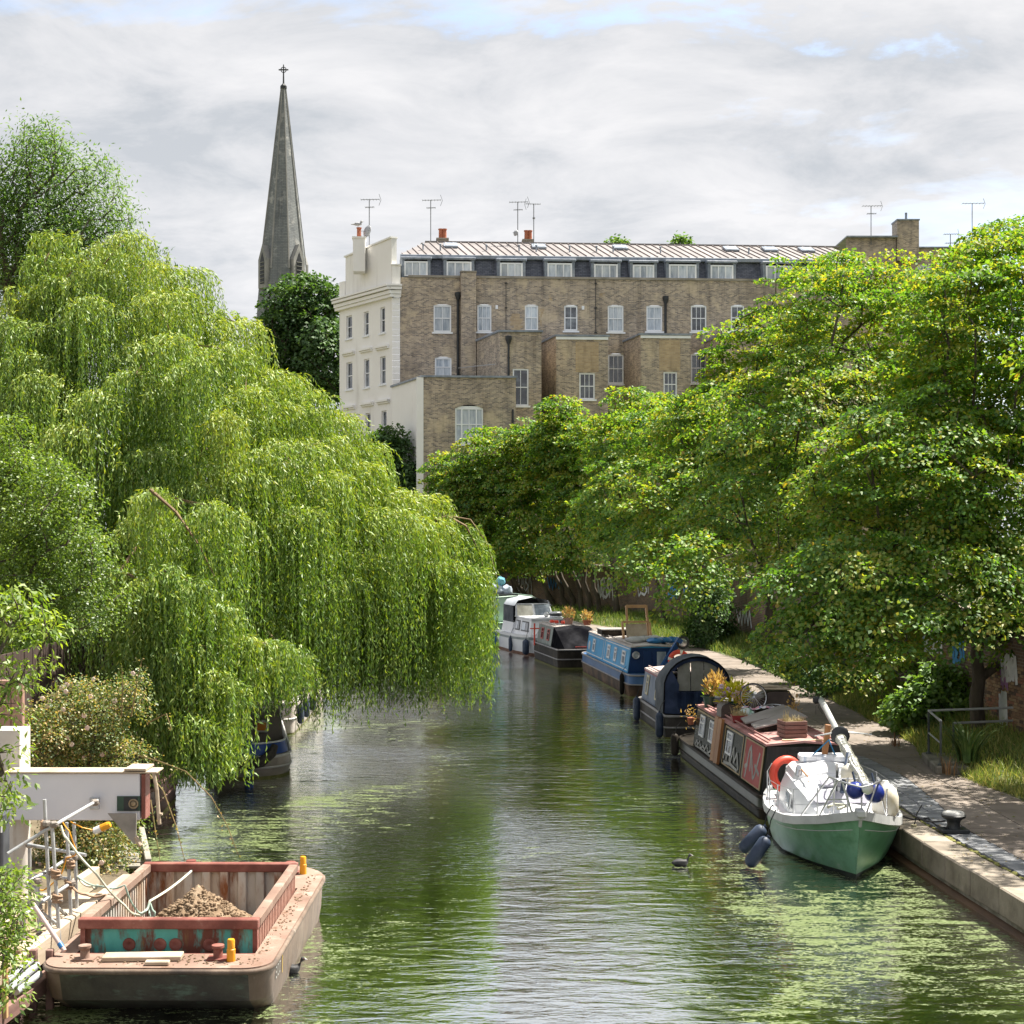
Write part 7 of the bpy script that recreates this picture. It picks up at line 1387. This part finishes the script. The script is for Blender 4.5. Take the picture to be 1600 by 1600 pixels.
corrug('hopper_side', (-hx, h0, 0), (-hx, h1, 0), -.1, hz, .125, .05, corr, (-1, 0, 0)); corrug('hopper_side', (hx, h0, 0), (hx, h1, 0), -.1, hz, .125, .05, mat('pink_rust', [(.33, .17, .13), (.42, .25, .20), (.24, .09, .06)], 3, .75, .2), (1, 0, 0)); corrug('hopper_end', (-hx, h1, 0), (hx, h1, 0), -.1, hz, .25, .075, corr, (0, 1, 0))
mb = MB(); mb.box((0, h0, .48), (2*hx+.06, .03, 1.02)); fe = mb.build('hopper_front', turq, bg)
for x in (-.52, -.12, .08, .52):
    mb = MB(); mb.lathe([(.085, 0), (.08, .014), (.05, .016), (0, .004)], (x, h0-.016, .72), 14, (0, -1, 0)); mb.build('bolt_boss', redox, fe)
for x in (-hx-.03, hx+.03): mb = MB(); mb.box((x, h0-.0, .7), (.06, .1, .6)); mb.build('corner_post', redox, bg)
for a, b in (((-hx-.08, h0-.03, hz), (hx+.08, h0-.03, hz)), ((-hx-.08, h1+.05, hz), (hx+.08, h1+.05, hz))): mb = MB(); mb.beam(a, b, .13, .13, (0, 0, 1), .012); mb.build('hopper_rim', redox, bg)
for x in (-hx-.02, hx+.02): mb = MB(); mb.beam((x, h0+.04, hz-.003), (x, h1-.02, hz-.003), .13, .12, (0, 0, 1), .012); mb.build('hopper_rim', pink, bg)
for x, y, m in ((-.95, .35, pink), (.72, .38, redox), (-.72, 5.25, redox), (.88, 5.15, redox)):
    mb = MB(); mb.lathe([(.075, 0), (.06, .03), (.06, .13), (.08, .15), (.08, .18), (0, .185)], (x, y, DZ), 12); mb.box((x, y, DZ+.012), (.26, .2, .024), None, .004); mb.build('mooring_bitt', m, bg, smooth=40)
yl = mat('yellow_plastic', [(.66, .27, .01), (.74, .34, .02)], 3, .4, .03)
bw = lambda x, y, z: XF[bg.name]@Vector((x, y, z))
for x, y, lb in ((.9, .30, 'yellow plastic tube cap standing on the near corner of the barge deck'), (1.08, 5.1, 'yellow plastic tube cap standing on the far corner of the barge deck')):
    p = bw(x, y, DZ); t = thing('yellow_marker', lb, 'marker', p); mb = MB(); mb.lathe([(.055, 0), (.055, .15), (.048, .155), (.048, .26), (.04, .275), (0, .278)], p, 14); mb.build('body', yl, t, True, 40)
p = bw(-.22, .36, DZ); t = thing('plank', 'pale wooden board lying on the front deck of the barge', 'board', p); mb = MB(); mb.box((0, 0, .035), (.98, .24, .06), Matrix.Rotation(.05, 3, 'Z'), .008); mb.build('board', palewood, t)
mb = MB(); mb.box(bw(.02, .12, DZ+.03), (.3, .1, .05), None, .01); t = thing('timber_offcut', 'small timber offcut in front of the pale board on the barge', 'offcut', bw(.02, .12, DZ)); mb.build('block', palewood, t, True)
# soil heap
n = 64; mb = MB(); apex = Vector((-.05, 2.75)); rs2 = random.Random(5)
import mathutils.noise as mn
for i in range(n):
    for j in range(n):
        x = lerp(-hx+.03, hx-.03, i/(n-1)); y = lerp(h0+.05, h1-.05, j/(n-1)); d = math.hypot((x-apex.x)*.92, (y-apex.y)*.72); z = 1.02-.78*d**.92-.12*max(0, x-.3); q = mn.fractal(Vector((x*5, y*5, 1)), .8, 2.1, 6)*.045+mn.cell(Vector((x*17, y*17, 3)))*.022; mb.v.append((x, y, max(z, .1)+q))
for i in range(n-1):
    for j in range(n-1): mb.f.append((i*n+j, (i+1)*n+j, (i+1)*n+j+1, i*n+j+1)); mb.m.append(0)
earth = mat('dug_earth', [(.13, .085, .05), (.21, .145, .09), (.29, .215, .145)], 5, .95, .6, 40)
heap = thing('soil_heap', 'heap of crumbly brown soil inside the barge hopper', 'soil heap', XF[bg.name].translation, bg.rotation_euler.z); mb.build('heap', earth, heap)
mb = MB()
for i in range(900):
    x = rs2.gauss(.12, .42); y = rs2.gauss(2.5, .5)
    if abs(x) > hx-.1 or not h0+.1 < y < h1-.1: continue
    d = math.hypot((x-apex.x)*.92, (y-apex.y)*.72); z = max(.1, 1.02-.78*d**.92-.12*max(0, x-.3)); r_ = rs2.choice((.012, .018, .025, .035)); mb.ball((x, y, z+r_*.5), r_, 5, 3, (1, rs2.uniform(.7, 1.2), .8))
mb.build('clods', earth, heap)['kind'] = 'stuff'
mb = MB()
for i in range(420):
    e = random.random(); x, y = (random.uniform(-1.2, 1.25), random.gauss(.32, .14)) if e < .6 else (random.gauss(1.25, .07), random.uniform(.6, 5.)); 
    if abs(x) > 1.36 or y < .08 or (abs(x) < fx+.03 and y > fy0-.02): continue
    r_ = random.choice((.006, .009, .014)); mb.ball((x, y, DZ+r_*.5), r_, 5, 3, (1.3, 1, .7))
mb.build('deck_grit', earth, bg)['kind'] = 'stuff'
# draught marks on the starboard quarter
mk = MB(); 
def hullpt(s, z): return Vector((BW+.012-.02*(1-z), s, z))
for k, (a, b) in enumerate((((.55, .5), (.62, .5)), ((.62, .5), (.62, .44)), ((.62, .44), (.55, .44)), ((.55, .44), (.55, .37)), ((.55, .37), (.62, .37)), ((.68, .5), (.75, .5)), ((.75, .5), (.75, .37)), ((.75, .37), (.68, .37)), ((.68, .37), (.68, .5)), ((.81, .5), (.88, .5)), ((.88, .5), (.88, .37)), ((.88, .37), (.81, .37)), ((.81, .37), (.81, .5)))): mk.beam(hullpt(*a), hullpt(*b), .016, .004, (1, 0, 0))
mk.build('draught_mark', silver, bg); mk = MB(); mk.beam(hullpt(1.05, .54), hullpt(1.05, .30), .03, .004, (1, 0, 0)); mk.build('load_line', mat('yellow_mark', [(.5, .34, .06), (.6, .42, .1)], 6, .7, 0), bg)
# ------------------------------------------------------------------ left bank: beam, scaffold, timber
cbm = thing('crane_beam', 'white boxed crane beam on a pale column with a dark square port', 'crane', (-6.9, 22.2, .6))
cream_w = mat('white_sheet', [(.63, .63, .68), (.70, .70, .745)], .8, .5, .04, 6, layers=[((.42, .38, .34), 2.4, .74, .06, (1, 1, .4))])
a, b = P(9, 1246, 22.), P(244, 1246, 22.); zt, zb = P(0, 1208, 22.).z, P(0, 1282, 22.).z
mb = MB(); mb.box(((a.x+b.x-.24)/2, 22.17, (zt+zb)/2), (b.x-a.x-.24, .34, zt-zb), None, .012); mb.build('beam_box', cream_w, cbm, True)
mb = MB(); mb.box(((a.x+b.x)/2, 22.17, zt+.013), (b.x-a.x+.04, .42, .026), None, .008); mb.box((b.x-.3, 22.2, zt+.055), (.32, .5, .03)); mb.build('top_board', palewood, cbm, True)
mb = MB(); mb.box((b.x-.19, 22.15, (zt+zb)/2), (.06, .28, zt-zb-.04)); mb.build('end_plate', redox, cbm, True)
mb = MB(); mb.tube([P(240, 1207, 22.), P(245, 1235, 22.), P(247, 1262, 22.), P(249, 1288, 22.)], .028, 7); mb.box(P(250, 1272, 22), (.07, .05, .03)); mb.build('hanging_strap', palewood, cbm, True)
p0, p1 = P(183, 1244, 21.99), P(219, 1267, 21.99); mb = MB(); mb.box(((p0.x+p1.x)/2, 21.995, (p0.z+p1.z)/2), (p1.x-p0.x, .03, p0.z-p1.z)); pt = mb.build('port', mat('port_green', [(.012, .035, .028), (.03, .07, .05)], 4, .4, .05), cbm, True)
c = P(208.5, 1256, 21.97); mb = MB(); mb.torus(c, .062, .014, (0, 1, 0), 18, 6); mb.lathe([(.045, 0), (.03, .02), (0, .022)], c, 12, (0, -1, 0)); mb.build('disc', mat('brass', [(.20, .15, .10), (.34, .27, .18)], 4, .4, .05, metal=.4), pt, True, 50)
mb = MB(); mb.box(P(204, 1256, 21.975), (.2, .01, .2)); mb.build('disc_plate', iron, pt, True)
mb = MB(); mb.prism([P(168, 1271, 21.9), P(213, 1271, 21.9), P(212, 1319, 21.9), P(209, 1319, 21.9)], (0, .03, 0)); mb.build('gusset', mat('grey_plate', [(.20, .185, .17), (.32, .30, .275)], 3, .7, .2), cbm, True); mb = MB(); mb.tube([P(212, 1308, 21.9), P(220, 1322, 21.85)], .035, 7); mb.build('gusset_peg', palewood, cbm, True)
mb = MB(); ca = P(29, 1290, 22.3); mb.lathe([(.17, .3), (.16, zb+.02)], (ca.x, 22.3, 0), 18); mb.build('column', mat('pale_column', [(.5, .46, .42), (.62, .59, .55)], 2, .7, .1, layers=[((.35, .27, .2), 4, .68, .08, (1, 1, .2))]), cbm, True, 60)
mb = MB(); mb.box((ca.x-.35, 22.72, (.6+3.05)/2), (.62, .5, 3.05-.6)); mb.build('white_pier', mat('pale_column', []), cbm, True)
t = thing('brick_pier', 'pinkish brown boarded pier behind the leaves at the left edge', 'pier', (ca.x-.4, 23, .6)); pa = P(0, 1075, 23.6); pb_ = P(37, 1150, 23.6)
for k in range(3): mb = MB(); mb.box((pb_.x-.09-.19*k, 23.6, 2.2), (.18, .12, pa.z*2-4.4 if 0 else 3.0), None, .01); mb.build('board', mat('pink_board', [(.26, .15, .115), (.36, .22, .17)], 3, .8, .2, stretch=(1, 1, .2)), t, True)
t = thing('control_box', 'dark grey box panel with pale stripes at the left edge under the crane beam', 'panel', P(2, 1310, 21.2)); mb = MB(); mb.box(P(-14, 1330, 21.2), (.44, .3, 1.1), None, .02); mb.build('box', mat('dark_box', [(.045, .05, .06), (.08, .085, .1)], 3, .5, .05), t, True); 
for k in range(3): mb = MB(); mb.box(P(-3+3.6*k-2, 1282, 21.03), (.016, .02, .34)); mb.build('stripe', whitep, t, True)
# scaffold
sc = thing('scaffold', 'galvanised tube scaffold lashed with rope and hazard cable beside the barge', 'scaffold', P(80, 1500, 20.4)*1.)
def stube(pts, r_=.025, m=None): mb = MB(); mb.tube([P(*p) for p in pts], r_, 9); return mb.build('scaffold_tube', m or galv, sc, True, 60)
for pts in ([(69.5, 1249, 20.3), (80, 1470, 20.3)], [(81, 1285, 20.1), (94, 1486, 20.1)], [(104, 1285, 20.8), (112, 1452, 20.8)], [(115.5, 1285, 21.2), (121, 1440, 21.2)], [(58.5, 1378, 20.0), (63, 1494, 20.0)], [(37, 1430, 19.8), (38, 1502, 19.8)], [(46, 1316, 21.6), (47, 1420, 21.6)],
            [(12, 1334, 19.9), (72, 1297, 20.2), (84, 1290, 20.15), (152, 1251, 21.5)], [(44, 1320, 21.4), (134, 1336, 20.9)], [(40, 1380, 19.9), (82, 1357, 20.5), (106, 1341, 20.9)], [(44, 1367, 21.2), (106, 1373, 20.9)], [(88, 1395, 20.3), (112, 1379, 20.9)], [(40, 1428, 19.8), (76, 1402, 20.2)], [(42, 1386, 19.9), (70, 1402, 20.3), (109, 1434, 20.9)], [(62, 1424, 20), (92, 1446, 20.2)], [(40, 1378, 20), (60, 1392, 20)]): stube(pts)
for px, py, Y in ((73, 1287, 20.2), (84, 1288, 20.1), (106, 1341, 20.8), (116, 1340, 21.2), (80, 1362, 20.3), (90, 1370, 20.1), (112, 1380, 20.8), (58, 1376, 20), (38, 1430, 19.8), (60, 1420, 20), (90, 1405, 20.1), (62, 1462, 20), (46, 1320, 21.5), (148, 1254, 21.4)):
    mb = MB(); c = P(px, py, Y); mb.box(c, (.10, .09, .085), Matrix.Rotation(random.random(), 3, 'Z'), .02); mb.tube([c+Vector((.05, -.05, 0)), c+Vector((.09, -.08, 0))], .014, 6); mb.build('coupler', mat('rusty_coupler', [(.16, .13, .11), (.28, .25, .22)], 8, .7, .2), sc, True)
mb = MB(); mb.box(P(148, 1255, 21.9), (.14, .06, .18), None, .01); mb.build('bracket', galv, sc, True)
hemp = mat('hemp', [(.26, .17, .11), (.38, .26, .18)], 16, .9, .4)
for px, py, Y, r_ in ((72, 1290, 20.3, .06), (87, 1365, 20.1, .05), (89, 1403, 20.1, .055), (110, 1350, 20.8, .045), (108, 1382, 20.8, .05)):
    mb = MB(); c = P(px, py, Y)
    for k in range(4): mb.torus(c+Vector((0, 0, .03*k-.05)), r_+.01*(k % 2), .017, (.1*k, .1, 1), 14, 5)
    mb.build('lashing', hemp, sc, True, 60)
rope('rope', 'pale green rope slung from the scaffold across into the barge', [P(95, 1290, 20.1), P(104, 1310, 20), P(150, 1365, 20), P(195, 1415, 20.4), P(215, 1430, 20.6), P(228, 1422, 20.8), P(234, 1408, 20.9), P(300, 1360, 22.4)], .018, rope_w, sag=.03, n=6)
rope('rope', 'second pale rope looping from the scaffold to the knot over the hopper', [P(122, 1370, 21.2), P(160, 1385, 20.6), P(195, 1383, 20.4), P(212, 1420, 20.6), P(226, 1424, 20.7), P(234, 1408, 20.9), P(242, 1425, 20.8), P(240, 1431, 20.8), P(233, 1427, 20.8), P(234, 1410, 20.9)], .014, mat('green_rope', [(.22, .30, .26), (.36, .44, .38)], 30, .9, .2), sag=.04, n=6)
rope('rope', 'brown rope from the scaffold lashing to the barge side', [P(112, 1385, 20.8), P(135, 1398, 20.6), P(165, 1398, 20.5)], .017, hemp, sag=.03); rope('rope', 'pale sling rope behind the scaffold', [P(121, 1370, 21.2), P(145, 1385, 21.), P(152, 1382, 21.)], .016, rope_w, sag=.05)
rope('cable', 'orange yellow power cable looped over the scaffold', [P(98, 1285, 20.2), P(108, 1298, 20.2), P(119, 1328, 20.2), P(118, 1336, 20.3), P(104, 1340, 20.4), P(95, 1368, 20.3), P(70, 1390, 20.3), P(62, 1390, 20.3)], .010, yl, sag=.01); rope('cable', 'yellow cable running to the plug under the white beam', [P(110, 1284, 21), P(128, 1293, 21.1), P(150, 1298, 21.2)], .010, yl)
c = P(158, 1294, 21.2); t = thing('plug', 'yellow and white power plug hanging under the white beam', 'plug', c); d_ = Vector((.3, 0, .13)).normalized(); mb = MB(); mb.lathe([(.03, -.12), (.05, -.1), (.05, .0)], c, 10, d_); mb.build('socket', whitep, t, True); mb = MB(); mb.lathe([(.052, 0), (.052, .1), (.04, .14), (0, .14)], c, 10, d_); mb.build('cap', yl, t, True)
a, b = P(51, 1412, 19.2), P(101, 1486, 18.9); t = thing('fender_pole', 'pale pinkish strut leaning from the leaves down to the barge corner, blue tape on it', 'pole', b); mb = MB(); mb.tube([a, b], .032, 8); mb.build('shaft', mat('pink_tube', [(.42, .32, .30), (.52, .42, .40)], 4, .6, .1), t, True, 60); mb = MB(); mb.tube([a.lerp(b, .84), a.lerp(b, .93)], .037, 8); mb.build('tape', blue_f, t, True, 60)
# timbers and planks along the bank
jt = thing('timber_landing', 'pale timber landing beams and boards along the left bank beside the barge', 'landing stage', P(60, 1500, 19.5))
def tb(p, q, w, h, m=palewood, nm='beam'): mb = MB(); mb.beam(Vector(p), Vector(q), w, h, (0, 0, 1), .012); mb.build(nm, m, jt, True)
A1 = Vector((-6.35, 16.2, .55)); A2 = Vector((-6.0, 23.3, .55)); tb(A1, A2, .16, .3); tb(A1+Vector((-.55, .2, .12)), A2+Vector((-.5, 0, .12)), .14, .3); tb(A1+Vector((.2, .6, -.25)), A2+Vector((.14, -3.2, -.25)), .18, .2, oldwood)
y = 16.4
while y < 22.4:
    mb = MB(); mb.box((-7.2+random.uniform(-.04, .04)+.05*(y-16), y, .60+random.uniform(-.008, .008)), (1.35, .205, .045), Matrix.Rotation(random.uniform(-.02, .02), 3, 'Z'), .006); mb.build('plank', palewood if random.random() < .6 else mat('weathered_plank', [(.22, .17, .12), (.34, .27, .20)], 3, .85, .2, 16, stretch=(.2, 1, 1)), jt, True); y += .22
for px, py in ((28, 1500), (78, 1470), (52, 1520)): mb = MB(); p = P(px, py, 18.9); mb.box((p.x, p.y, .3), (.09, .09, .9), None, .01); mb.build('stake', oldwood, jt, True)
mb = MB(); p = P(8, 1500, 17.6); mb.box((p.x, p.y, .75), (.06, .06, .9), None, .006); mb.build('stake', mat('orange_wood', []), jt, True)
for k, (a, b) in enumerate(((P(15, 1545, 17.9), P(58, 1508, 18.6)), (P(25, 1550, 18), P(62, 1522, 18.6)), (P(10, 1532, 18.), P(50, 1500, 18.9)))): mb = MB(); mb.tube([a, b], .045, 8); mb.build('waling_tube', galv, jt, True, 60)
t2 = thing('jetty', 'small weathered grey plank jetty behind the barge', 'jetty', P(205, 1340, 25)); gj = mat('grey_plank', [(.21, .195, .165), (.33, .31, .27)], 2.5, .85, .3, 18, stretch=(.2, 1, 1))
for k in range(7): mb = MB(); y = 24.7+k*.24; mb.box((-6.55-.14*k, y, .52+random.uniform(-.01, .01)), (1.25, .215, .05), Matrix.Rotation(.05, 3, 'Z'), .006); mb.build('plank', gj, t2, True)
mb = MB(); mb.beam((-5.98, 24.55, .50), (-6.75, 27.2, .50), .10, .34, (0, 0, 1), .01); mb.build('side_board', gj, t2, True)
for y in (24.8, 26.2): mb = MB(); mb.tube([(-6.15-.3*(y-24.8), y, -.4), (-6.15-.3*(y-24.8), y, .45)], .07, 8); mb.build('pile', oldwood, t2, True)
for px, py, lb in ((8, 1572, 'grey sausage fender in the bottom left corner'), (22, 1566, 'second grey sausage fender beside the bottom left corner')): fender(P(px, py, 18.3), .11, .36, mat('grey_rubber', [(.05, .05, .052), (.10, .10, .10)], 3, .7, .1), lb, up=.3)
fn = thing('board_fence', 'dark brown boarded fence in shade behind the birch and rose', 'fence', (-9.7, 29, .5)); y = 26.2
dk = mat('dark_boards', [(.035, .022, .018), (.065, .042, .034)], 3, .85, .3, stretch=(1, 1, .2))
while y < 36.5: mb = MB(); mb.box((-9.75+random.uniform(-.01, .01), y, 2.0), (.04, .165, 3.4), None, .004); mb.build('board', dk, fn, True); y += .175
mb = MB(); mb.box((-9.8, 31.3, .9), (.06, 10.4, .12)); mb.box((-9.8, 31.3, 3.2), (.06, 10.4, .12)); mb.build('fence_rail', dk, fn, True)
pr = Narrow('pontoon_boat', 'low dark reddish brown boat in deep shade behind the hanging willow', (-9.1, 30.6), (-9.35, 34.6), 4.2, W=1.7, gun=.7, c0=.8, c1=3.5, zr=1.3, hb=.75, ht=.65, group='boats moored along the left bank'); pr.hull(mat('red_brown_hull', [(.03, .012, .01), (.06, .025, .02)], 2, .6, .1), rail=oldwood); pr.cabin(mat('red_brown_hull', []), oldwood)
# ------------------------------------------------------------------ coots
def coot(c, rz, label):
    t = thing('coot', label, 'bird', c, rz, 'coots on the water'); f = mat('coot_feather', [(.012, .012, .013), (.03, .03, .032), (.05, .05, .052)], 14, .6, .2)
    mb = MB(); sp = [(-.19, .055, .012, .012), (-.15, .05, .045, .04), (-.08, .045, .075, .065), (0, .04, .085, .07), (.07, .045, .07, .062), (.11, .07, .048, .05), (.125, .11, .03, .033), (.13, .15, .027, .03), (.145, .175, .034, .034), (.17, .178, .030, .028), (.19, .172, .014, .014)]
    mb.loft([[Vector((x, w*math.cos(2*math.pi*j/10), z+h*math.sin(2*math.pi*j/10))) for j in range(10)] for x, z, w, h in sp]); mb.build('body', f, t, smooth=70)
    mb = MB(); mb.loft([[Vector((x, w*math.cos(2*math.pi*j/6), z+h*math.sin(2*math.pi*j/6))) for j in range(6)] for x, z, w, h in ((.184, .185, .012, .018), (.2, .172, .011, .011), (.225, .162, .003, .003))]); mb.build('bill', mat('white_bill', [(.6, .58, .55), (.72, .7, .67)], 4, .4, 0), t)
    for s in (-1, 1): mb = MB(); mb.ball((.168, s*.03, .185), .006, 6, 4); mb.build('eye', mat('red_eye', [(.2, .01, .01), (.25, .02, .02)], 4, .2, 0), t)
    for s in (-1, 1): mb = MB(); mb.ball((-.03, s*.062, .062), .1, 8, 5, (1.15, .26, .5)); mb.build('wing', f, t, smooth=70)
coot(G(455, 1520), .3, 'coot swimming beside the barge hull'); coot(G(1065, 1352), .2, 'coot swimming out in the middle of the canal near the yacht')
